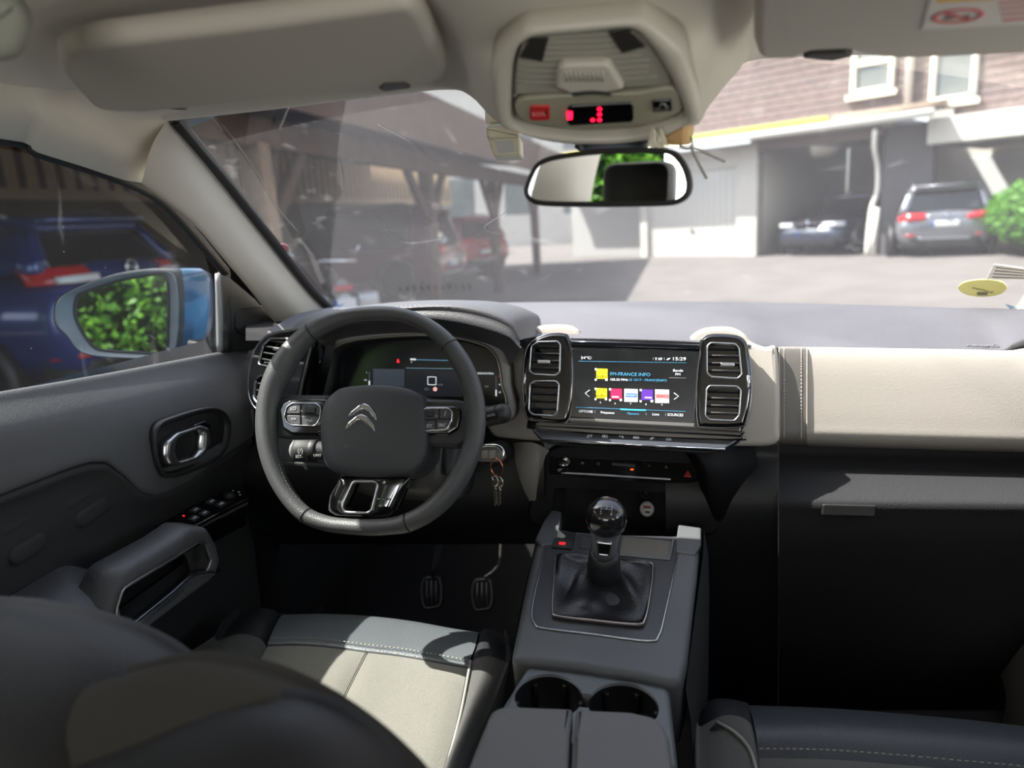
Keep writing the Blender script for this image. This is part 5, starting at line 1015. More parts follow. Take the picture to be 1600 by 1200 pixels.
# ------------------------------------------------------------------ pedals
for nm, lab, px, py_, arm_ in (('pedal', 'clutch pedal with ribbed rubber pad and bright steel arm', 675, 927, [(676, 900), (684, 862), (688, 830), (690, 800)]), ('pedal', 'brake pedal with ribbed rubber pad on a thin bent arm', 754, 930, [(757, 903), (770, 893), (780, 880), (783, 850), (784, 790)])):
    f = Fr(PY(px, py_, .36), (1, 0, 0), (0, .5, 1)); root = thing(nm, lab, 'pedal', tuple(f.o))
    b = MB(); P = cat2(f.poly([(px - 19, py_ - 4), (px - 14, py_ - 24), (px, py_ - 27), (px + 13, py_ - 25), (px + 17, py_), (px + 14, py_ + 20), (px, py_ + 25), (px - 14, py_ + 23)]), 4); b.plate(f, P, .014, .004, 3); pad = b.build('pedal_pad', RUB, root)
    b = MB(); I = inset(ccw(P), .004); b.tube([f.at(*p, .0) for p in I], .0016, 6, True)
    for du in (-7, 0, 7): b.tube([f.at(*f.uv(px + du - 1, py_ - 20), .0005), f.at(*f.uv(px + du * 1.05 - 1, py_), .001), f.at(*f.uv(px + du, py_ + 19), .0005)], .0016, 6)
    b.build('tread_rib', mat('worn_rubber', (120, 120, 120), .5) if 'worn_rubber' not in bpy.data.materials else bpy.data.materials['worn_rubber'], pad)
    b = MB(); b.tube(cat([PY(*p, .375 + .012 * i) for i, p in enumerate(arm_)], 5, False), .0085 if px < 700 else .0035, 10, flat=.6 if px < 700 else 1); b.build('pedal_arm', mat('steel_arm', (112, 112, 110), .4, .7) if 'steel_arm' not in bpy.data.materials else bpy.data.materials['steel_arm'], root)
# ================================================================== visors, overhead console, mirror, tags
def visor(px, dep, r, lab, nm='sun_visor'):
    """px outline, dep = two (pixel, Y) anchors front/rear"""
    (a, ya), (c, yc), (d, yd) = dep; A, B_, D = PY(*a, ya), PY(*c, yc), PY(*d, yd); f = Fr(A, B_ - A, D - A)
    if f.n.dot(CAM - f.o) < 0: f.n = -f.n
    root = thing(nm, lab, 'sun visor', tuple(A)); P = rnd(f.poly(px), r, 6)
    b = MB(); b.plate(f, P, .020, .009, 5); p = b.build('visor_pad', VISOR, root); return root, f, p
v1, f, p = visor([(96, 118), (92, 98), (104, 84), (160, 70), (400, 42), (640, 8), (662, 30), (700, 108), (690, 131), (600, 140), (420, 156), (230, 178), (150, 176)], (((200, 172), -.40), ((690, 132), -.37), ((640, 10), -.54)), [.02, .02, .02, .03, .03, .03, .02, .03, .02, .03, .03, .03, .03], 'beige driver sun visor folded up above the windshield')
b = MB(); q = f.off(.001); P = rnd(q.poly([(592, 138), (600, 131), (632, 129), (642, 134), (640, 137), (600, 142)]), .004); b.plate(q, P, .004, .001, 2, .001); b.build('pull_tab', mat('dark_tab', (70, 68, 62), .6), v1)
v2, f2, p = visor([(1185, 95), (1176, 70), (1176, -120), (1900, -160), (1900, 60), (1760, 78), (1600, 87), (1400, 94), (1345, 88), (1322, 80), (1270, 82), (1245, 94)], (((1220, 94), -.37), ((1600, 86), -.39), ((1200, -40), -.56)), [.02, .01, .01, .02, .02, .03, .03, .01, .01, .01, .01, .01], 'beige passenger sun visor with a child-seat warning sticker')
b = MB(); q = f2.off(-.004); b.plate(q, rnd(q.poly([(1252, 92), (1264, 84), (1322, 82), (1332, 90), (1300, 97)]), .004), .01, .003); b.build('pull_tab', mat('tab_brown', (60, 57, 52), .7), v2)  # pull tab in a plain dark brown
q = f2.off(.0006); sg = Fr(q.at(*q.uv(1500, 28)), q.u, q.v)
b = MB(); b.plate(q, rnd(q.poly([(1440, 46), (1458, -16), (1760, -40), (1760, 22), (1600, 38)]), .003), .0006, .0002, 1, .0004); stk = b.build('warning_sticker', mat('sticker_white', (205, 200, 190), .5), v2)
b = MB(); b.plate(q, q.poly([(1462, 4), (1470, -14), (1560, -22), (1556, -2)]), .0006, .0002, 1, .0007); b.build('sticker_band', mat('sticker_yellow', (215, 165, 40), .5), stk)
c = q.uv(1496, 24); fz = q.off(.0006); sr = mat('sticker_red', (190, 60, 60), .5); RX = .0165
b = MB(); b.frame(fz, circ(RX, *c, 40, RX * .9), circ(RX * .80, *c, 40, RX * .72), [(0, 0), (0, .0004), (1, .0004), (1, 0)], 48); b.plate(fz, [(c[0] - RX * .62, c[1] + RX * .4), (c[0] - RX * .5, c[1] + RX * .55), (c[0] + RX * .62, c[1] - RX * .4), (c[0] + RX * .5, c[1] - RX * .55)], .0004, .0001, 1, .0005); b.build('ban_ring', sr, stk)
b = MB(); b.plate(fz, circ(.003, c[0] - .004, c[1] + .003, 16), .0003, .0001, 1, .0003); b.plate(fz, rnd([(c[0] - .009, c[1] - .006), (c[0] - .002, c[1] - .006), (c[0] + .002, c[1] + .001), (c[0] - .006, c[1] + .001)], .001), .0003, .0001, 1, .0003); b.plate(fz, rnd([(c[0] + .002, c[1] - .006), (c[0] + .009, c[1] - .004), (c[0] + .007, c[1] + .003), (c[0] + .003, c[1])], .001), .0003, .0001, 1, .0003); b.build('ban_picture', mat('sticker_ink', (90, 80, 76), .6), stk)
for i in range(4):
    y = 10 + i * 9; flat('sticker_text', q, q.poly([(1560 + i * 2, y - 8), (1640, y - 14), (1640, y - 11), (1560 + i * 2, y - 5)]), sr, stk, w=.0007)
# --- grab handle in the top left corner
gf = Fr(PY(0, 45, -.66), (.75, .66, 0), (0, -.45, 1)); gh_ = thing('grab_handle', 'grey beige grab handle end at the top left corner of the headliner', 'grab handle', tuple(gf.o))
b = MB(); b.plate(gf, cat2(gf.poly([(-90, -20), (10, -8), (36, 8), (48, 40), (42, 72), (26, 92), (-10, 100), (-90, 96)]), 4), .03, .010, 4); b.build('handle_end', mat('grab_grey', (138, 138, 126), .6), gh_)
# --- overhead console
A, D = PY(930, 205, -.365), PY(930, 25, -.485); OF = Fr(A, (1, 0, 0), D - A)
oc = thing('overhead_console', 'beige overhead console with red emergency key and red-lit display', 'overhead console', tuple(A))
Zo = lambda x, y: (750 + x / 3.53, y / 3.53)
op = lambda pts, f=OF: f.poly([Zo(*p) for p in pts])
ocm = mat('warm_white_plastic', (186, 181, 168), .4)
out = cat2(op([(58, 360), (75, 300), (110, 250), (230, 140), (300, 112), (580, 85), (860, 64), (930, 82), (1090, 220), (1135, 285), (1215, 590), (1200, 632), (1110, 665), (1000, 720), (700, 762), (400, 745), (210, 690), (95, 630), (62, 450)]), 4)
inn = cat2(op([(200, 560), (205, 400), (220, 300), (285, 195), (540, 165), (800, 140), (875, 190), (960, 300), (1040, 440), (1100, 600), (1060, 640), (850, 700), (600, 715), (400, 700), (225, 660)]), 4)
b = MB(); b.frame(OF.off(.009), out, inset(ccw(inn), -.004), [(0, -.03), (0, -.006), (.15, .0), (.5, .001), (.85, -.001), (1, -.006), (1, -.03)], 96); b.build('console_frame', ocm, oc)
b = MB(); I1 = OF.off(.004); b.plate(I1, cat2(op([(195, 520), (200, 400), (215, 300), (280, 188), (540, 160), (805, 135), (880, 185), (970, 300), (1050, 440), (1000, 470), (600, 500), (230, 520)], I1), 4), .01, .001)
lens = b.build('lamp_lens', mat('ribbed_lens', (150, 146, 134), .25, bump=(30, .2, 'noise'), spec=.6), oc)
b = MB()
for i in range(9):
    y = 195 + i * 32; b.tube([I1.at(*I1.uv(*Zo(x, y - (x - 250) * .045 + 14 * math.sin((x - 200) / 800 * math.pi))), .0005) for x in range(250 - i * 6, 860 + i * 18, 60)], .0007, 5)
b.build('lens_rib', lens.data.materials[0], lens)
for pts in ([(215, 308), (278, 200), (380, 196), (345, 330)], [(705, 165), (808, 146), (912, 250), (782, 284)]):
    b = MB(); b.plate(I1, rnd(op(pts, I1), .001), .002, .0005, 1, .0022); d = b.build('dark_lens', mat('smoked_lens', (34, 32, 28), .6) if 'smoked_lens' not in bpy.data.materials else bpy.data.materials['smoked_lens'], lens)
    b = MB()
    for i in range(1, 5):
        t = i / 5; (x0, y0), (x1, y1), (x2, y2), (x3, y3) = pts; p0 = (x0 + (x1 - x0) * t, y0 + (y1 - y0) * t); p1 = (x3 + (x2 - x3) * t, y3 + (y2 - y3) * t); b.tube([I1.at(*I1.uv(*Zo(*p0)), .0014), I1.at(*I1.uv(*Zo(*p1)), .0014)], .0008, 5)
    b.build('lens_rib', lens.data.materials[0], d)
B1 = OF.off(.012); b = MB(); b.plate(B1, rnd(op([(415, 490), (430, 380), (460, 362), (690, 355), (720, 370), (800, 500), (700, 520), (500, 525)], B1), .004), .012, .004); mb_ = b.build('lamp_switch', ocm, oc)
b = MB()
for i in range(9): x = 475 + i * 25; b.tube([B1.at(*B1.uv(*Zo(x, 388)), .0005), B1.at(*B1.uv(*Zo(x + 4, 445)), .0005)], .001, 5)
b.build('switch_rib', ocm, mb_)
b = MB(); b.tube([B1.at(*B1.uv(*Zo(x, 520 - 14 * math.sin((x - 500) / 240 * math.pi))), .0005) for x in range(510, 740, 30)], .002, 6, flat=.5); b.build('switch_lip', PL, mb_)  # dark lip along the lower edge of the lamp switch
S1 = OF.off(.007); b = MB(); b.plate(S1, cat2(op([(205, 560), (400, 535), (640, 525), (880, 515), (1060, 490), (1110, 590), (1070, 640), (860, 700), (600, 718), (400, 702), (225, 660)], S1), 3), .01, .002); stp = b.build('switch_strip', mat('olive_beige', (150, 147, 128), .45), oc)
b = MB(); b.plate(S1, rnd(op([(275, 590), (290, 578), (380, 578), (385, 590), (385, 655), (290, 660), (275, 650)], S1), .002), .004, .0015, 3, .002); sos = b.build('emergency_key', mat('red_key', (190, 32, 34), .4), stp)
text('key_text', 'SOS', S1.off(.002), *S1.uv(*Zo(325, 620)), .0075, mat('key_print', (235, 150, 150), .5), sos); flat('key_mark', S1.off(.002), rect(.003, .004, .0008, *S1.uv(*Zo(360, 612))), RUB, sos)
b = MB(); b.plate(S1, rnd(op([(482, 590), (500, 577), (830, 560), (846, 572), (848, 650), (836, 665), (500, 686), (484, 676)], S1), .003), .004, .001, 2, .002); wd = b.build('warning_display', PIANO, stp)
RL = em('led_red', (255, 15, 50), 4.0)
b = MB()
for x, y in ((660, 590), (660, 620), (660, 650), (622, 651)): b.plate(S1, circ(.0020, *S1.uv(*Zo(x, y)), 14), .0005, .0001, 1, .0027)
b.plate(S1, rnd(op([(482, 604), (510, 604), (510, 646), (482, 648)], S1), .0006), .0005, .0001, 1, .0027); b.build('lamp_dots', RL, wd)
b = MB(); b.plate(S1, rnd(op([(948, 548), (1055, 542), (1062, 605), (955, 614)], S1), .002), .004, .0012, 2, .002); kb_ = b.build('roof_key', PIANO, stp); b = MB(); q = S1.off(.002); b.tube([q.at(*q.uv(*Zo(990, 595)), .0003), q.at(*q.uv(*Zo(1000, 570)), .0003), q.at(*q.uv(*Zo(1020, 572)), .0003), q.at(*q.uv(*Zo(1030, 592)), .0003)], .0008, 5); b.build('key_mark', mat('pale_mark', (150, 150, 148), .5), kb_)
# --- rear-view mirror
rm = thing('rearview_mirror', 'black framed rear-view mirror hanging below the overhead console', 'rear-view mirror', tuple(PY(948, 278, -.40)))
a_ = -.12; RV = Fr(PY(948, 278, -.405), (math.cos(a_), math.sin(a_), 0), (0, -.05, 1))
ro = cat2(RV.poly([Zo(*p) for p in [(240, 1060), (258, 985), (300, 905), (360, 868), (450, 846), (600, 826), (760, 815), (1000, 815), (1080, 838), (1140, 915), (1166, 1010), (1152, 1080), (1095, 1125), (1000, 1138), (800, 1142), (600, 1143), (350, 1137), (270, 1112)]]), 4)
ri = inset(ccw(ro), .0052)
b = MB(); b.frame(RV, ro, ri, [(0, -.014), (0, -.002), (.3, .003), (.7, .003), (1, .0005), (1, -.014)], 96); b.rings(RV, ro, [(1, -.004), (1.0, -.012), (.95, -.022), (.7, -.03), (.2, -.032)]); b.build('mirror_shell', RUB, rm)
b = MB(); b.plate(RV, inset(ccw(ri), -.0006), .003, .0005, 1, .0004); b.build('mirror_glass', MIRROR, rm)
b = MB(); b.grid([[PY(900, 214, -.335), PY(955, 218, -.33), PY(1013, 211, -.335)], [PY(906, 224, -.34), PY(956, 226, -.345), PY(1010, 222, -.34)], [PY(914, 240, -.375), PY(956, 240, -.385), PY(1003, 238, -.375)]], 4, 4, th=-.02); b.build('mirror_stem', PL, rm)
# --- toll tag on the glass
tg = thing('toll_tag', 'cream toll tag box stuck to the windshield left of the mirror', 'toll tag', tuple(PY(788, 215, -.14)))
TG = Fr(PY(788, 220, -.17), (1, 0, 0), (0, -.35, 1))
b = MB(); b.plate(TG, rnd(TG.poly([(758, 198), (810, 196), (813, 216), (760, 218)]), .003), .03, .004); b.build('tag_body', mat('tag_cream', (206, 200, 176), .5), tg)
q = Fr(TG.at(0, 0, -.004), (1, 0, 0), (0, .3, 1)); b = MB(); b.plate(q, rnd(q.poly([(760, 214), (812, 212), (813, 240), (770, 242)]), .003), .02, .003); b.build('tag_face', bpy.data.materials['tag_cream'], tg)
b = MB(); b.plate(q, rnd(q.poly([(774, 221), (801, 219), (804, 238), (779, 240)]), .001), .001, .0003, 1, .0006); b.build('tag_label', mat('tag_label_grey', (188, 186, 184), .6), tg)
b = MB(); q = Fr(PY(782, 182, -.155), (1, 0, 0), (0, -.35, 1)); b.plate(q, rnd(q.poly([(757, 172), (775, 174), (806, 190), (806, 194), (758, 194)]), .002), .012, .002); b.build('tag_holder', bpy.data.materials['tag_cream'], tg)
# --- wooden ornament with a frayed cord
om = thing('hanging_ornament', 'wooden block ornament with frayed white cord beside the mirror mount', 'car ornament', tuple(PY(1058, 205, -.36)))
wd_ = mat('pale_wood', (196, 158, 108), .6, bump=(60, .3, 'noise'), var=(40, .6, (176, 136, 88)))
q = Fr(PY(1060, 205, -.365), (1, -.3, 0), (0, -.1, 1)); b = MB(); b.plate(q, rnd(q.poly([(1038, 190), (1070, 182), (1068, 228), (1030, 225)]), .003), .025, .002); b.build('block', wd_, om)
q = Fr(PY(1076, 205, -.355), (1, .6, 0), (0, -.1, 1)); b = MB(); b.plate(q, rnd(q.poly([(1069, 183), (1078, 186), (1087, 200), (1082, 220), (1067, 228)]), .003), .014, .003); b.build('end_face', mat('pale_wood_end', (206, 178, 122), .6), om)
cord = mat('frayed_cord', (225, 218, 200), .9)
b = MB(); rg = random.Random(3)
for i in range(60):
    x0 = 1016 + rg.random() * 22; y0 = 198 + rg.random() * 14; Y = -.375 - rg.random() * .012; b.tube(cat([PY(x0, y0, Y), PY(x0 + rg.uniform(-4, 6), y0 + 14, Y - .004), PY(x0 + rg.uniform(-8, 10), y0 + rg.uniform(22, 38), Y - .006)], 3, False), .0007, 4)
b.build('tassel', cord, om, kind='stuff')
b = MB(); b.tube(cat([PY(1062, 229, -.37), PY(1075, 232, -.375), PY(1082, 226, -.375), PY(1080, 214, -.37)], 5, False), .0012, 6)
b.tube(cat([PY(1079, 230, -.375), PY(1090, 252, -.37), PY(1104, 279, -.365)], 4, False), .0014, 6); b.tube(cat([PY(1080, 230, -.375), PY(1104, 240, -.37), PY(1133, 253, -.365)], 4, False), .001, 6); b.build('cord', mat('grey_cord', (150, 148, 140), .7), om)
# --- stickers on the glass
from mathutils.bvhtree import BVHTree
wo_ = bpy.data.objects['window_1']; WT = BVHTree.FromPolygons([v.co.copy() for v in wo_.data.vertices], [tuple(p.vertices) for p in wo_.data.polygons])
def onglass(x, y, off=.003):
    h = WT.ray_cast(CAM, ray(x, y).normalized())
    return (h[0] - ray(x, y).normalized() * off, h[1]) if h[0] else (PY(x, y, .3), V3((0, -1, .5)))
def gframe(x, y): 
    p, n = onglass(x, y); n = n if n.dot(CAM - p) > 0 else -n; u_ = V3((1, 0, 0)); u_ = u_ - n * n.dot(u_); f = Fr(p, u_, n.cross(u_)); return f
f = gframe(1535, 450); b = MB(); P = cat2(f.poly([(1497, 450), (1508, 441), (1535, 437), (1562, 440), (1573, 450), (1562, 460), (1535, 464), (1508, 460)]), 4); b.plate(f, P, .0008, .0002); vg = b.build('inspection_sticker', mat('sticker_lemon', (214, 208, 130), .6)); tag(vg, 'pale yellow oval sticker at the bottom right of the windshield', 'sticker')
text('sticker_text', 'CONTROLE', f, *f.uv(1535, 453), .006, mat('sticker_grey', (120, 118, 100), .6), vg, w=.0008); flat('sticker_code', f, f.poly([(1527, 456), (1543, 456), (1543, 461), (1527, 461)]), bpy.data.materials['sticker_grey'], vg, w=.0008)
f = gframe(1575, 430); b = MB(); b.plate(f, rnd(f.poly([(1541, 437), (1553, 413), (1600, 420), (1640, 424), (1640, 440), (1580, 436)]), .002), .0008, .0002); ip = b.build('insurance_paper', mat('paper_white', (214, 210, 204), .7)); tag(ip, 'white paper slip tucked into the right corner of the windshield', 'paper')
for i in range(4): flat('printed_line', f, f.poly([(1556 - i * 2, 417 + i * 5), (1600, 422 + i * 4), (1600, 423.2 + i * 4), (1556 - i * 2, 418.4 + i * 5)]), bpy.data.materials['sticker_grey'], ip, w=.0008)
f = gframe(440, 388); b = MB(); b.plate(f, circ(.013, *f.uv(440, 388), 28), .0008, .0002); rs_ = b.build('round_sticker', mat('sticker_pink', (190, 130, 135), .6)); tag(rs_, 'small round pinkish sticker at the driver pillar edge of the glass', 'sticker')
# dried runs and smears on the glass
smm = mat('dried_dirt', (128, 128, 132), .9); 
def onrun(pts, r): 
    b = MB(); P = cat([onglass(*p, .0015)[0] for p in pts], 6, False); b.tube(P, r, 5, flat=.3); return b
for pts, r in (([(335, 180), (370, 225), (402, 272), (430, 320), (468, 366)], .0012), ([(590, 195), (640, 222), (660, 240), (682, 262)], .0011), ([(560, 310), (585, 340), (615, 370), (640, 380), (690, 374)], .0007), ([(528, 240), (536, 275), (535, 300)], .0009), ([(800, 298), (790, 330), (757, 355), (775, 365), (805, 364)], .0006), ([(413, 232), (422, 262), (432, 285)], .0009)):
    onrun(pts, r).build('dirt_run', smm, bpy.data.objects['window_1'])
# ================================================================== outside: a lightly sloping yard
_er, _ep = math.radians(2.0), math.radians(.6)
EN = V3((-math.sin(_er), -math.sin(_ep), 1)).normalized(); G0 = CAM - EN * 1.38
def G(x, y): return PP(x, y, G0, EN)
def gz(X, Y): return V3((X, Y, G0.z - ((X - G0.x) * EN.x + (Y - G0.y) * EN.y) / EN.z))
def wallfr(p, q): return Fr(p, q - p, EN)
ASPH = mat('yard_asphalt', (100, 95, 92), .95, bump=(60, .4, 'noise'), var=(1.2, .8, (86, 83, 81)))  # one asphalt tone for the whole yard
b = MB(); b.grid([[gz(x, y) for x in (-40, -12, -4, 4, 14, 40)] for y in (-25, -8, 0, 8, 20, 45)], 2, 2); st('ground', b, ASPH)
# --- cars
GL_D = mat('tinted_car_glass', (16, 18, 21), .08, coat=.4); TYRE = mat('tyre_rubber', (20, 20, 21), .8); ALLOY = mat('alloy_wheel', (150, 152, 156), .35, .8)
LRED = mat('tail_lamp_red', (170, 20, 28), .15, coat=.5, emit=.05); LWHT = mat('lamp_clear', (205, 208, 212), .12, coat=.5); PLATE = mat('number_plate_white', (215, 216, 214), .5); PLB = mat('plate_blue', (30, 70, 160), .5)
def car(label, loc, heading, paint, suv=True, rear=True, L=4.35, W=1.82, H=1.60, group=None, badge=None, name='parked_car', zb=None, trimlow=True):
    """a hatchback or SUV; local +y is its front. rear=True details the tail, else the nose"""
    root = thing(name, label, 'car', (0, 0, 0), group); hw = W / 2
    z0, zb, zr = .24, zb or (1.02 if suv else .92), H
    def sec(y, w, lo, hi, n=24, p=3.2, fl=.0):
        out = []
        for i in range(n):
            a = 2 * math.pi * i / n; c, s = math.cos(a), math.sin(a)
            x = w * math.copysign(abs(c) ** (2 / p), c); z = (lo + hi) / 2 + (hi - lo) / 2 * math.copysign(abs(s) ** (2 / p), s); out.append(V3((x * (1 - .06 * max(0, (z - .7))), y, z)))
        return out
    h = L / 2
    body = [sec(-h + .02, hw * .80, .34, zb * .82), sec(-h + .05, hw * .90, .28, zb * .96), sec(-h + .22, hw * .975, z0, zb), sec(-h + .9, hw, z0, zb + .01), sec(0, hw, z0, zb - .02), sec(h - 1.3, hw, z0, zb - .05), sec(h - .5, hw * .96, z0, zb - .14), sec(h - .16, hw * .88, .26, zb - .24), sec(h - .02, hw * .74, .34, zb - .36)]
    b = MB(); b.strips(body, True, True, True, False); bo = b.build('body', paint, root)
    # glasshouse
    def gh(y, w, z): return [V3((s * w * q, y, z)) for s, q in ((-1, 1), (-1, .97), (-1, .6), (1, 0), (1, .6), (1, .97), (1, 1))]
    yr0, yr1, yf1, yf0 = -h + .16, -h + (.50 if suv else .8), h - 2.05, h - 1.15
    low_ = [V3((-hw * .93, yr0, zb - .04)), V3((hw * .93, yr0, zb - .04)), V3((hw * .95, 0, zb - .06)), V3((hw * .90, yf0, zb - .08)), V3((-hw * .90, yf0, zb - .08)), V3((-hw * .95, 0, zb - .06))]
    top_ = [V3((-hw * .70, yr1 - .12, zr - .12)), V3((hw * .70, yr1 - .12, zr - .12)), V3((hw * .72, 0, zr - .07)), V3((hw * .66, yf1, zr - .10)), V3((-hw * .66, yf1, zr - .10)), V3((-hw * .72, 0, zr - .07))]
    def ringp(A, k=6):
        P = []
        for i in range(len(A)):
            a, c, d = A[i - 1], A[i], A[(i + 1) % len(A)]; p0 = c.lerp(a, .06); p1 = c.lerp(d, .06)
            for j in range(k + 1):
                s = j / k; P.append(p0 * (1 - s) ** 2 + c * 2 * s * (1 - s) + p1 * s * s)
        return P
    lo_, hi_ = ringp(low_), ringp(top_)
    b = MB(); b.strips([lo_, [p.lerp(q, .5) + (V3((p.x, 0, 0)).normalized() * .02 if abs(p.x) > .1 else V3((0, 0, 0))) for p, q in zip(lo_, hi_)], hi_], True); b.build('windows', GL_D, root)
    ro = [V3((p.x * 1.03, p.y + (-.06 if p.y < 0 and suv else 0), p.z)) for p in hi_]
    b = MB(); b.strips([[p + V3((0, 0, -.03)) for p in ro], [p + V3((0, 0, .02)) for p in ro], [V3((p.x * .9, p.y * .94, zr - .02)) for p in ro], [V3((p.x * .5, p.y * .6, zr)) for p in ro]], True, True, True, False); b.build('roof', paint, root)
    # rear screen pillars
    b = MB()
    for s in (-1, 1): b.grid([[V3((s * hw * .955, yr0 - .015, zb - .06)), V3((s * hw * .735, yr1 - .16, zr - .10))], [V3((s * hw * .80, yr0 - .03, zb - .06)), V3((s * hw * .63, yr1 - .17, zr - .10))]], 3, 3, th=.03 * s); b.grid([[V3((s * hw * .96, yr0, zb - .06)), V3((s * hw * .74, yr1 - .13, zr - .10))], [V3((s * hw * .965, yr0 + .45, zb - .06)), V3((s * hw * .745, yr1 + .05, zr - .10))]], 3, 3, th=-.03 * s)
    b.build('rear_pillar', paint, root)
    if suv:
        b = MB()
        for s in (-1, 1): b.tube([V3((s * hw * .66, yr1 + .05, zr - .03)), V3((s * hw * .67, yr1 + .2, zr + .025)), V3((s * hw * .67, yf1 - .3, zr + .025)), V3((s * hw * .64, yf1, zr - .04))], .018, 8)
        b.build('roof_rail', ALLOY, root)
    for sx in (-1, 1):
        for y in (-h + .85, h - .86):
            f = Fr(V3((sx * (hw - .10), y, .34)), (0, -sx, 0), (0, 0, 1))
            b = MB(); b.lathe(f, [(.19, -.10), (.33, -.10), (.345, -.06), (.345, .07), (.325, .105), (.24, .11), (.225, .09)], 36); t = b.build('tyre', TYRE, root)
            b = MB(); b.lathe(f, [(.228, .10), (.222, .085), (.21, .06), (.0, .05)], 36); b.build('rim_dish', mat('rim_shadow', (26, 26, 28), .6) if 'rim_shadow' not in bpy.data.materials else bpy.data.materials['rim_shadow'], t)
            b = MB(); b.frame(f, circ(.228, n=48), circ(.205, n=48), [(0, .06), (0, .105), (1, .095), (1, .06)])
            for k in range(5):
                a = k * 2 * math.pi / 5 + .3
                for d in (-.16, .16):
                    b.tube([f.at(.03 * math.cos(a), .03 * math.sin(a), .085), f.at(.212 * math.cos(a + d), .212 * math.sin(a + d), .095)], [.026, .018], 8, flat=.6, up=f.n)
            b.lathe(f, [(.05, .07), (.05, .1), (.03, .108), (0, .11)], 20); b.build('wheel_rim', ALLOY, t)
            b = MB(); b.frame(Fr(V3((sx * (hw - .004), y, .34)), (0, -sx, 0), (0, 0, 1)), circ(.44, 0, 0, 48), circ(.36, 0, 0, 48), [(0, -.12), (0, .006), (1, .012), (1, -.12)]); b.build('wheel_arch', PLD if trimlow else paint, root)
    e = -1 if rear else 1; ye = e * (h - .015)
    f = Fr(V3((0, ye - e * .03, 0)), (-e * -1 if False else (1 if e < 0 else -1), 0, 0), (0, 0, 1))
    def wrap(u0, u1, z0_, z1_, m, nm, par, out=.02, cut_=0.0, n=8, dep=.35):
        """a lamp-like patch following the curved tail"""
        rows = []
        for v in (z0_, (z0_ + z1_) / 2, z1_):
            r = []
            for i in range(n + 1):
                u = u0 + (u1 - u0) * i / n; q = abs(u) / hw; back = 0 if q < .70 else dep * ((q - .70) / .30) ** 2.0
                zz = v - (cut_ * (i / n) if v == z0_ else 0); rec = .0 if zz < zb * .9 else .10 * (zz - zb * .9) / .1
                r.append(f.at(u * (.985), zz, out - back * 1.0 - .02 + .0 - max(0, rec)))
            rows.append(r)
        b = MB(); b.grid(rows, 2, 3, th=.03); return b.build(nm, m, par)
    if rear:
        for s in (-1, 1):
            lp = wrap(s * hw * (.50 if badge == 'ring' else .42), s * hw * .95, zb - (.17 if badge == 'ring' else .20), zb - .05, LRED, 'tail_lamp', root, .045); wrap(s * hw * .47, s * hw * .85, zb - .16, zb - .115, LWHT if not suv or badge == 'ring' else LRED, 'reverse_lamp', lp, .075)
            wrap(s * hw * .62, s * hw * .92, .50, .54, LRED, 'reflector', root, .05)
        wrap(-hw * .40, hw * .40, zb - .105, zb - .075, ALLOY, 'tailgate_strip', root, .045)
        pz = zb - .27 if badge == 'roundel' else .62
        wrap(-.26, .26, pz - .055, pz + .055, PLATE, 'number_plate', root, .055); wrap(-.26, -.215, pz - .055, pz + .055, PLB, 'plate_band', root, .06)
        wrap(-hw * .95, hw * .95, .26, .46, PLD, 'bumper_trim', root, .05); wrap(-hw * .55, hw * .55, .42, .47, ALLOY, 'skid_plate', root, .055)
        b = MB(); b.box(Fr(V3((0, yr1 - .20, zr - .065)), (1, 0, 0), (0, 1, 0)), -hw * .62, hw * .62, -.1, .16, -.02, .02, .01); b.build('roof_spoiler', paint, root)
    else:
        for s in (-1, 1): lp = wrap(s * hw * .42, s * hw * .94, zb - .30, zb - .20, LWHT, 'headlamp', root, .02)
        for s in (-1, 1): wrap(s * .03, s * .30, zb - .36, zb - .20, PIANO, 'kidney_grille', root, .03)
        wrap(-.26, .26, .50, .61, PLATE, 'number_plate', root, .04); wrap(-.26, -.215, .50, .61, PLB, 'plate_band', root, .045); wrap(-hw * .8, hw * .8, .28, .44, PLD, 'bumper_trim', root, .03)
    bf = f.off(.05 if rear else .0, 0, zb - .09 if rear else zb - .18)
    if badge == 'ring':
        b = MB(); b.frame(bf, circ(.075, n=40), circ(.056, n=40), [(0, 0), (0, .012), (.5, .02), (1, .012), (1, 0)], 48); P = [(-.09, .012), (-.01, .012), (.0, -.006), (.09, -.006), (.01, -.012), (0, .0)]; b.plate(bf, [(-.088, .010), (-.005, .018), (.004, .0), (.088, -.010), (.005, -.018), (-.004, .0)], .012, .002, 2, .014); b.build('badge', CHROME, root)
    elif badge == 'roundel':
        b = MB(); b.plate(bf, circ(.05, n=32), .02, .004, 2, .015); r_ = b.build('badge', PIANO, root); q = bf.off(.0156)
        for i in range(4):
            P = [(0, 0)] + [(.034 * math.cos(math.pi / 2 * (i + t / 6)), .034 * math.sin(math.pi / 2 * (i + t / 6))) for t in range(7)]; flat('badge_quarter', q, P, PLATE if i % 2 else PLB, r_)
        b = MB(); b.frame(q, circ(.05, n=32), circ(.046, n=32), [(0, -.002), (0, .002), (1, .002), (1, -.002)], 40); b.build('badge_ring', CHROME, r_)
    # place it
    yx = V3((math.sin(heading), math.cos(heading), 0)); yx = (yx - EN * yx.dot(EN)).normalized(); xx = yx.cross(EN)
    M = Matrix(((xx.x, yx.x, EN.x, loc.x), (xx.y, yx.y, EN.y, loc.y), (xx.z, yx.z, EN.z, loc.z), (0, 0, 0, 1)))
    root.matrix_basis = M; return root
def paint(n, rgb, met=.3): return mat(n, rgb, .28, met, coat=1)
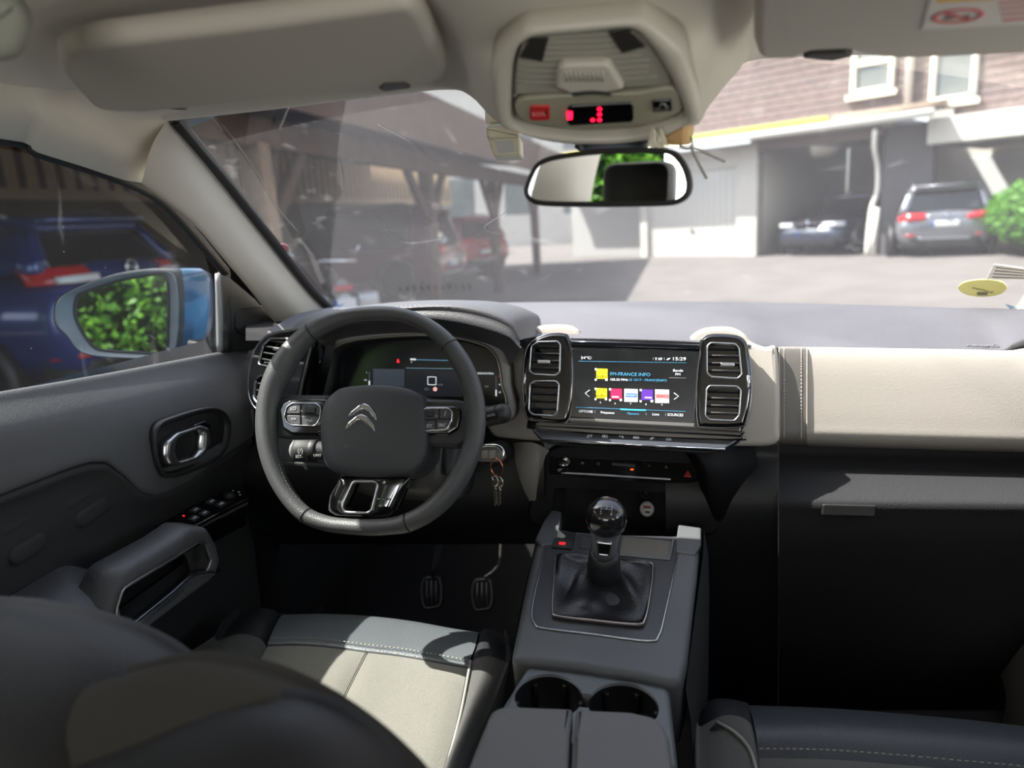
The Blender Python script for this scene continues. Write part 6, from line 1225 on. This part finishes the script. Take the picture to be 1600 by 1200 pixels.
# blue SUV parked across, in the bay beside us
_L, _R = CAM + ray(100, 428) * 5.6, CAM + ray(272, 408) * 6.95; _r = (_R - _L).normalized(); _f = EN.cross(_r).normalized(); _c = (_L + _R) / 2 + _f * 2.1
car('dark blue SUV parked in the timber carport beside the driver window', gz(_c.x, _c.y), math.atan2(_f.x, _f.y), paint('deep_blue_paint', (26, 54, 120)), badge='ring', W=1.84, H=1.66, L=4.4, zb=1.26)
# --- timber carport down the left side
WOODD = mat('dark_stained_wood', (70, 52, 42), .8, bump=(30, .5, 'noise'), var=(8, .6, (92, 66, 50))); WOODR = mat('red_brown_fascia', (84, 64, 54), .8, bump=(20, .4, 'noise'), var=(5, .6, (100, 78, 64)))
WOODT = mat('tan_boards', (158, 138, 108), .8, bump=(20, .4, 'noise'), var=(6, .7, (150, 118, 80))); WOODP = mat('weathered_post', (146, 122, 100), .8, bump=(30, .5, 'noise'), var=(10, .6, (120, 98, 80)))
CX = -3.3
port = thing('carport', 'long dark timber carport along the left of the yard', 'carport', tuple(gz(CX, 8)))
def beam(p, q, w_, h_, m, nm, par):
    d = q - p; u_ = d.normalized(); v_ = EN - u_ * EN.dot(u_)
    if v_.length < .2: v_ = V3((0, 1, 0)) - u_ * u_.y
    f = Fr(p, u_, v_); b = MB(); b.box(f, 0, d.length, -h_ / 2, h_ / 2, -w_ / 2, w_ / 2, .006); return b.build(nm, m, par)
up_ = lambda X, Y, h_: gz(X, Y) + EN * h_
b = MB(); b.grid([[up_(CX + .5, y, 2.84) for y in (-4, 5, 13, 20)], [up_(-10.3, y, 3.8) for y in (-4, 5, 13, 20)]], 2, 2, th=.08); b.build('roof_deck', WOODD, port)
beam(up_(CX + .55, -4, 2.58), up_(CX + .55, 20, 2.58), .05, .58, WOODR, 'fascia_board', port)
beam(up_(CX, -4, 2.2), up_(CX, 20, 2.2), .16, .24, WOODD, 'eaves_beam', port)
for i in range(10): beam(up_(CX + .3, -3 + i * 2.35, 2.64), up_(-9.4, -3 + i * 2.35, 3.55), .10, .18, WOODD, 'rafter', port)
for i, Y in enumerate((-2.2, .5, 4.5, 8.7, 12.4, 16.4)):
    beam(gz(CX, Y), up_(CX, Y, 2.12), .17, .17, WOODP if i == 2 else WOODD, 'post', port)
    for s in (-1, 1): beam(up_(CX, Y + s * .75, 2.10), up_(CX, Y + s * .06, 1.4), .09, .10, WOODD, 'brace', port)
# back wall: boarded screen with gaps, rail below
scr_ = thing('slatted_screen', 'tan vertical board screen at the back of the carport', 'fence', tuple(gz(-9.1, 10)))
b = MB()
for i in range(92):
    Y = -3 + i * .34; f = Fr(up_(-9.1, Y, 0), (0, 1, 0), EN); b.box(f, -.10, .10, 2.15, 3.5, -.02, .02, .004)
b.build('boards', WOODT, scr_)
beam(up_(-9.02, -3.2, 2.15), up_(-9.02, 28, 2.15), .06, .16, WOODT, 'lower_rail', scr_); beam(up_(-9.02, -3.2, 3.45), up_(-9.02, 28, 3.45), .06, .14, WOODD, 'upper_rail', scr_)
b = MB(); f = Fr(gz(-9.2, 8), (0, 1, 0), EN); b.box(f, -12, 20, 0, 2.15, -.06, .06, .01); b.build('base_panel', mat('mossy_boards', (52, 46, 34), .9, bump=(10, .5, 'noise'), var=(3, .7, (70, 58, 36))), scr_)
b = MB(); f = Fr(gz(-10.1, 8), (0, 1, 0), EN); b.box(f, -14, 22, 0, 4.2, -.06, .06, .01); b.build('backing_wall', mat('orange_brown_boards', (112, 72, 44), .85, bump=(12, .5, 'wave'), var=(2, .8, (70, 48, 34))), scr_)
# cars and a motorcycle under it
mar = paint('maroon_paint', (92, 34, 40)); car('maroon van-like car deep inside the carport beyond the posts', gz(-6.3, 12.4), math.radians(-88), mar, H=1.75, W=1.86)
car('red hatchback with lit tail lamps at the far end of the carport', gz(-6.4, 17.4), math.radians(-60), paint('bright_red_paint', (150, 24, 34)), H=1.5)
mo_ = thing('motorcycle', 'motorcycle with a white number plate parked by the carport post', 'motorcycle', tuple(gz(-3.19, 5.5)))
mc = G0.copy(); bx_ = gz(-3.19, 5.5); fw_ = V3((-.55, .83, 0)).normalized(); rt_ = fw_.cross(EN)
MQ = lambda a, s, z: bx_ + fw_ * a + rt_ * s + EN * z
for a in (0, 1.35):
    f = Fr(MQ(a, 0, .31), fw_, EN); b = MB(); b.lathe(f, [(.20, -.05), (.27, -.06), (.31, -.03), (.31, .03), (.27, .06), (.20, .05)], 32); t = b.build('wheel', TYRE, mo_)
    b = MB(); b.frame(f, circ(.21, n=40), circ(.18, n=40), [(0, -.03), (0, .03), (1, .03), (1, -.03)]); [b.tube([f.at(0, 0), f.at(.2 * math.cos(k * 1.257), .2 * math.sin(k * 1.257))], .016, 6) for k in range(5)]; b.build('wheel_rim', ALLOY, t)
b = MB(); b.tube(cat([MQ(-.25, 0, .86), MQ(.05, 0, .82), MQ(.45, 0, .78), MQ(.72, 0, .86), MQ(1.0, 0, .92)], 4, False), [.06 + .05 * math.sin(i / 16 * math.pi) for i in range(17)], 14, flat=.9); b.build('body', paint('black_bike_paint', (24, 24, 28)), mo_)
b = MB(); b.rings(Fr(MQ(.6, 0, .5), fw_, EN), rect(.5, .42, .08), [(1, -.14), (1, .14), (.7, .18)]); b.build('engine', ALLOY, mo_)
b = MB(); b.tube([MQ(1.35, 0, .31), MQ(1.12, 0, .95)], .035, 8); b.tube([MQ(1.12, -.36, 1.0), MQ(1.12, 0, 1.03), MQ(1.12, .36, 1.0)], .018, 8); b.tube([MQ(1.1, -.3, 1.02), MQ(1.05, -.4, 1.18)], .01, 6); b.tube([MQ(1.1, .3, 1.02), MQ(1.05, .4, 1.18)], .01, 6); b.build('fork_and_bars', CHROME, mo_)
f = Fr(MQ(-.34, 0, .66), rt_, EN); b = MB(); b.plate(f, rect(.21, .14, .01), .01, .002); b.build('number_plate', PLATE, mo_); b = MB(); b.plate(f, rect(.03, .14, .002, -.09), .01, .002, 2, .003); b.build('plate_band', PLB, mo_)
b = MB(); b.plate(f.off(0, 0, .17), rect(.18, .06, .02), .05, .01); b.build('tail_lamp', LRED, mo_)
b = MB(); b.rings(Fr(MQ(-.1, .20, .62), fw_, EN), rect(.42, .30, .06), [(1, -.06), (1, .10), (.9, .14)]); b.rings(Fr(MQ(-.1, -.28, .62), fw_, EN), rect(.42, .30, .06), [(1, -.06), (1, .10), (.9, .14)]); b.build('pannier', ALLOY, mo_)
# --- garages across the yard
FA = wallfr(G(1165, 401), G(1440, 399)); fa = lambda p, f=FA: f.poly(p)
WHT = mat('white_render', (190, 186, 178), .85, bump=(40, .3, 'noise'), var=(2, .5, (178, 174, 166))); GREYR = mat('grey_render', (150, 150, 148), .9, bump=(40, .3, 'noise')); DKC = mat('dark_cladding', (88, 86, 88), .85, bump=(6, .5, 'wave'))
CLAD = mat('weathered_cladding', (122, 106, 101), .85, bump=(14, .6, 'noise'), var=(7, .8, (98, 86, 84)))
gar = thing('garage_block', 'white rendered garages with an open bay under a mossy eave', 'garage', tuple(FA.o))
u_l = FA.uv(885, 402)[0]; u0 = FA.uv(1181, 400)[0]; u1 = FA.uv(1366, 399)[0]; u2 = FA.uv(1378, 399)[0]; u3 = FA.uv(1442, 399)[0]; ul = FA.uv(1012, 402)[0]; ud = FA.uv(1150, 401)[0]
zt = FA.uv(1181, 222)[1]; zdr = FA.uv(1080, 268)[1]
def fbox(x0, x1, y0, y1, w0, w1, m, nm, par, b_=.01): b = MB(); b.box(FA, x0, x1, y0, y1, w0, w1, b_); return b.build(nm, m, par)
fbox(ud, u0, 0, zt, -.3, 0, WHT, 'pillar', gar); fbox(ul - .25, ul, 0, zt, -.3, 0, WHT, 'pillar', gar); fbox(ul, ud, zdr, zt, -.3, -.02, WHT, 'lintel', gar)
dr_ = fbox(ul, ud, 0, zdr, -.2, -.10, mat('white_garage_door', (192, 190, 184), .6, bump=(1, .2, 'noise')), 'garage_door', gar)
b = MB()
for i in range(1, 16): x = ul + (ud - ul) * i / 16; b.box(FA, x - .012, x + .012, .05, zdr - .05, -.10, -.088, .003)
b.build('door_rib', WHT, dr_); hx = FA.uv(1078, 360); b = MB(); b.box(FA, hx[0] - .06, hx[0] + .06, hx[1] - .02, hx[1] + .02, -.10, -.04, .01); b.build('door_handle', DKC, dr_)
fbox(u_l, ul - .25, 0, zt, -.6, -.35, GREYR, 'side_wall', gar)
# open bay
fbox(u0, u2, 0, zt, -6.2, -6.0, mat('bay_back_wall', (176, 170, 158), .9), 'bay_wall', gar); fbox(u0 - .2, u0 - .02, 0, zt, -6.0, -.3, bpy.data.materials['bay_back_wall'], 'bay_wall', gar); b = MB(); _a, _z = FA.at(u1 + .03, 0, -.3), FA.at(u1 - .55, 0, -6.0); _q = Fr(_a, _z - _a, EN); b.box(_q, 0, (_z - _a).length, 0, zt, -.06, .06, .01); b.build('bay_wall', DKC, gar); fbox(u0 - .2, u2, zt - .02, zt + .2, -6.2, 0, GREYR, 'bay_ceiling', gar)
fbox(u1 + .05, u3, 0, zt, -.5, -.25, DKC, 'dark_wall', gar); fbox(u0, u1, zt - .22, zt, -.3, .02, mat('brown_lintel', (104, 88, 84), .8), 'bay_lintel', gar)
# eave with gutter and moss
ze = zt + .12; ue0 = u_l - .5
b = MB(); b.grid([[FA.at(u, ze, .75) for u in (ue0, u0, u3 + .2)], [FA.at(u, ze + .22, -.5) for u in (ue0, u0, u3 + .2)]], 2, 3, th=-.12); b.build('lean_to_roof', mat('roof_tiles', (150, 132, 112), .9, bump=(20, .6, 'noise'), var=(6, .7, (120, 104, 92))), gar)
b = MB(); b.grid([[FA.at(u, ze + .02, .80) for u in (u_l, u0, u1 - .9)], [FA.at(u, ze + .16 + .03 * math.sin(u * 3), .74) for u in (u_l, u0, u1 - .9)], [FA.at(u, ze + .2, .4) for u in (u_l, u0, u1 - .9)]], 8, 3); b.build('moss', mat('yellow_moss', (150, 164, 60), 1, bump=(30, 1, 'noise'), var=(14, .8, (150, 140, 50))), gar)
b = MB(); b.tube([FA.at(ue0, ze - .04, .80), FA.at(u3 + .25, ze - .04, .80)], .085, 12); gut = b.build('gutter', mat('white_gutter', (222, 218, 208), .5), gar)
b = MB(); b.tube(cat([PP(*p, FA.at(0, 0, w_), FA.n) for p, w_ in (((1367, 203), .7), ((1366, 232), .55), ((1371, 262), .2), ((1370, 300), .12), ((1362, 325), .1), ((1357, 362), .1), ((1354, 399), .1))], 4, False), .05, 10); b.tube([FA.at(u1 + .0, 0, .1), FA.at(u1 + .02, 1.1, .1)], .075, 10); b.build('downpipe', bpy.data.materials['white_gutter'], gar)
# clad house above
hs = thing('clad_house', 'house storey with weathered brown board cladding above the garages', 'house', tuple(FA.at(0, 3, -1.6)))
HFm = FA.off(-.4); ht = ze + .12
b = MB(); b.box(HFm, u_l + 1.2, u3 + 14, ht, ht + 6, -.3, 0, .01)
b.box(HFm, u3 + .3, u3 + 14, FA.uv(1450, 192)[1] - .1, ht + .2, -.3, 0, .01); cl = b.build('cladding', CLAD, hs)
b = MB()
for i in range(-3, 34): b.box(HFm, (u_l + 1.2) if i >= 0 else u3 + .3, u3 + 14, ht + i * .17, ht + i * .17 + .15, 0, .03, .012)
b.build('cladding_boards', CLAD, cl)
for x0, x1, y0, y1, lab in ((1330, 1398, 62, 152, 'w'), (1452, 1526, 62, 165, 'w')):
    f = HFm.off(.03); p0, p1 = f.uv(x0, y1), f.uv(x1, y1 - 12); hgt = 1.75; uu0, uu1, vv = p0[0], p1[0], (p0[1] + p1[1]) / 2
    b = MB(); b.frame(f, [(uu0, vv), (uu1, vv), (uu1, vv + hgt), (uu0, vv + hgt)], [(uu0 + .12, vv + .12), (uu1 - .12, vv + .12), (uu1 - .12, vv + hgt - .12), (uu0 + .12, vv + hgt - .12)], [(0, 0), (0, .08), (1, .08), (1, 0)], 64); w_ = b.build('window', mat('cream_window_frame', (220, 214, 196), .6) if 'cream_window_frame' not in bpy.data.materials else bpy.data.materials['cream_window_frame'], hs)
    b = MB(); b.box(f, uu0 + .1, uu1 - .1, vv + .1, vv + hgt - .1, 0, .02); b.build('pane', mat('grey_pane', (92, 100, 100), .1, var=(2, .5, (120, 122, 116))) if 'grey_pane' not in bpy.data.materials else bpy.data.materials['grey_pane'], w_)
    b = MB(); hb = .62 if x0 < 1400 else 1.05; b.box(f, uu0 + .1, uu1 - .1, vv + hb, vv + hb + .14, .02, .07); b.build('window_bar', bpy.data.materials['cream_window_frame'], w_)
    b = MB(); b.box(f, uu0 - .08, uu1 + .08, vv - .10, vv + .02, 0, .16); b.build('window_sill', bpy.data.materials['cream_window_frame'], w_)
b = MB(); f = HFm.off(.16); d0_ = f.uv(1416, 186); b.tube([f.at(d0_[0], d0_[1], 0), f.at(d0_[0] + .02, d0_[1] + 4, 0)], .075, 12); b.build('downpipe', bpy.data.materials['white_gutter'], hs)
# right hand garage with projecting fascia
RG = FA.off(-4.8); rg_ = thing('garage_block', 'pale garage with a bright projecting fascia behind the grey SUV', 'garage', tuple(RG.at(u3 + 3, 0)))
zf0 = RG.uv(1470, 222)[1]; zf1 = RG.uv(1450, 190)[1]; ur = RG.uv(1438, 300)[0]
def rbox(x0, x1, y0, y1, w0, w1, m, nm): b = MB(); b.box(RG, x0, x1, y0, y1, w0, w1, .01); return b.build(nm, m, rg_)
rbox(ur, ur + 11, 0, zf1 + .3, -.5, -.2, WHT, 'wall'); fu = FA.uv(1452, 200)[0]; b = MB(); b.box(FA, fu, fu + 10, FA.uv(1470, 224)[1], FA.uv(1450, 190)[1] + .05, -4.9, .12, .01); b.build('fascia', WHT, rg_); rbox(ur + 1.1, ur + 9, 0, zf0 - .45, -.25, -.16, mat('pale_grey_door', (190, 192, 190), .6), 'garage_door')
# --- other vehicles
def bear(x): d = ray(x, 330); return math.atan2(d.x, d.y)
p = G(1452, 402); car('grey SUV seen from behind beside the green hedge', p + V3((math.sin(bear(1472)), math.cos(bear(1472)), 0)) * 2.1, bear(1472) - .12, paint('mid_grey_paint', (120, 122, 128), .6), badge='roundel', W=1.84, H=1.60)
car('dark blue car facing out of the open garage bay', FA.at((u0 + u1) / 2 + .12, 0, -2.0), math.atan2(FA.n.x, FA.n.y) + .10, paint('navy_paint', (34, 44, 62)), rear=False, suv=True, badge='roundel', W=1.82, H=1.46, L=4.3)
car('white car parked far off, just left of the mirror bottom', gz(*(lambda q: (q.x, q.y))(G(872, 368) )), 2.6, paint('white_paint', (215, 215, 212), 0), rear=False, H=1.5, badge=None)
# far white building and wall on the left of the mirror
fb = thing('white_building', 'white building beyond the carport roof', 'building', tuple(G(760, 352)))
q = Fr(gz(-9.5, 34), (1, .15, 0), EN); b = MB(); b.box(q, -6, 7, 0, 11, -3, 0, .02); b.build('facade', WHT, fb)
for i in range(4):
    for j in range(3): b = MB(); b.box(q, -4.6 + i * 2.9, -3.2 + i * 2.9, 1.6 + j * 3, 3.4 + j * 3, -.1, .02, .02); b.build('window', bpy.data.materials['grey_pane'], fb)
yw = thing('yard_wall', 'pale rendered wall at the end of the yard', 'wall', tuple(G(800, 360)))
q = wallfr(G(770, 362), G(905, 380)); 
b = MB(); b.box(q, -2, q.uv(848, 372)[0], 0, 2.3, -.2, 0, .02); b.build('wall_panel', GREYR, yw)
# --- hedge and trees: leaves as small folded blades
def leaves(n, place, size, m, name, parent=None, seed=1, **k):
    rg = random.Random(seed); b = MB(); V, Fc = [], []
    for i in range(n):
        c = place(rg); a = V3((rg.gauss(0, 1), rg.gauss(0, 1), rg.gauss(0, .6))).normalized(); d = a.orthogonal().normalized(); d = (d * math.cos(rg.random() * 6) + a.cross(d) * math.sin(rg.random() * 6)); s = size * rg.uniform(.6, 1.3); nn = a.cross(d) * s * .18; k_ = len(V)
        V += [c - a * s, c + d * s * .5 + nn, c + a * s, c - d * s * .5 + nn]; Fc += [(k_, k_ + 1, k_ + 2), (k_, k_ + 2, k_ + 3)]
    b.add(V, Fc, False); return b.build(name, m, parent, **k)
def leafmat(n, c1, c2):
    m = mat(n, c1, .5, var=(3, .8, c2)); p_ = m.node_tree.nodes['Principled BSDF']; p_.inputs['Transmission Weight'].default_value = 0; p_.inputs['Subsurface Weight'].default_value = .0; t = m.node_tree
    tl = N(t, 'ShaderNodeBsdfTranslucent'); tl.inputs[0].default_value = lin(c1); mx_ = N(t, 'ShaderNodeMixShader'); mx_.inputs[0].default_value = .45; o_ = t.nodes['Material Output']; t.links.new(p_.outputs[0], mx_.inputs[1]); t.links.new(tl.outputs[0], mx_.inputs[2]); t.links.new(mx_.outputs[0], o_.inputs[0]); return m
LG = leafmat('hedge_leaf', (92, 150, 40), (66, 116, 30)); LT = leafmat('tree_leaf', (120, 176, 62), (70, 124, 36))
hc = gz(7.75, 15.2); hd_ = thing('hedge', 'bright green hedge at the right edge of the yard', 'hedge', tuple(hc))
def hp_(rg):
    while True:
        v = V3((rg.uniform(-1, 1), rg.uniform(-1, 1), rg.uniform(-1, 1)))
        if .55 < v.length < 1: break
    return hc + V3((v.x * 1.6, v.y * 1.8, 0)) + EN * (.82 + v.z * .82)
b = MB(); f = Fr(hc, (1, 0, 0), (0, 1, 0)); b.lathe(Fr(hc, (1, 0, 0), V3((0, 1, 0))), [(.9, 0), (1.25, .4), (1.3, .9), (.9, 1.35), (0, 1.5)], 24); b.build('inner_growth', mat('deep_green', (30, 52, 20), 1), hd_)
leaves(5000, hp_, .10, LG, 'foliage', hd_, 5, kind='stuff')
def tree(c, R, h_, n, seed, lab, size=.11):
    root = thing('leafy_tree', lab, 'tree', tuple(c)); b = MB(); rg = random.Random(seed); tips = []
    b.tube([c, c + EN * h_ * .5, c + EN * h_ * .8], [.14, .10, .05], 10)
    for i in range(12):
        a = rg.random() * 6.28; s = c + EN * h_ * rg.uniform(.25, .7); e_ = s + V3((math.cos(a), math.sin(a), .3)) * R * rg.uniform(.5, .9); b.tube([s, s.lerp(e_, .5) + EN * .15, e_], [.05, .03, .012], 6); tips += [s.lerp(e_, t) for t in (.5, .75, 1)]
    b.build('trunk', mat('bark', (62, 52, 42), .9) if 'bark' not in bpy.data.materials else bpy.data.materials['bark'], root)
    blobs = tips + [c + EN * h_ * rg.uniform(.3, 1) + V3((rg.gauss(0, R * .4), rg.gauss(0, R * .4), 0)) for _ in range(14)]
    def pl_(r): q_ = blobs[r.randrange(len(blobs))]; return q_ + V3((r.gauss(0, .30), r.gauss(0, .30), r.gauss(0, .26)))
    leaves(n, pl_, size, LT, 'foliage', root, seed, kind='stuff'); return root
_m = PY(190, 490, .13); _d = (CAM - _m).normalized(); _r = MF.n * (2 * MF.n.dot(_d)) - _d; _b = _m + _r * 6.3; bc = gz(_b.x, _b.y)
bush = thing('leafy_bush', 'dense leafy bush reflected in the driver door mirror', 'bush', tuple(bc))
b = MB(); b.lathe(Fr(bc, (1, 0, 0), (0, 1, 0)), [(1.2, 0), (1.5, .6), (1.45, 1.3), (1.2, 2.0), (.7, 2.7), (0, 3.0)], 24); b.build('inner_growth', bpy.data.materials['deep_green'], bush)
def bp_(r):
    a, t = r.random() * 6.28, r.random(); q = (1.35 + .25 * math.sin(a * 5 + t * 9)) * (1 - .75 * max(0, t - .35)) + abs(r.gauss(0, .22)); return bc + V3((q * math.cos(a), q * math.sin(a), 0)) + EN * (.1 + 3.1 * t)
leaves(24000, bp_, .045, LT, 'foliage', bush, 21, kind='stuff')
tree(gz(-5.6, -8.5), 2.6, 5.0, 9000, 12, 'tall leafy tree behind the car on the driver side', .10)
hw_ = thing('rear_wall', 'dark ivy covered wall behind the car, seen in the mirrors', 'wall', tuple(gz(-9, -12)))
q = Fr(gz(-6, -12), (-.9, .43, 0), EN); b = MB(); b.box(q, -12, 8, 0, 3.4, -.2, 0, .02); b.build('wall_panel', mat('ivy_wall', (44, 66, 34), .9, bump=(6, 1, 'noise'), var=(3, .9, (26, 40, 22))), hw_)
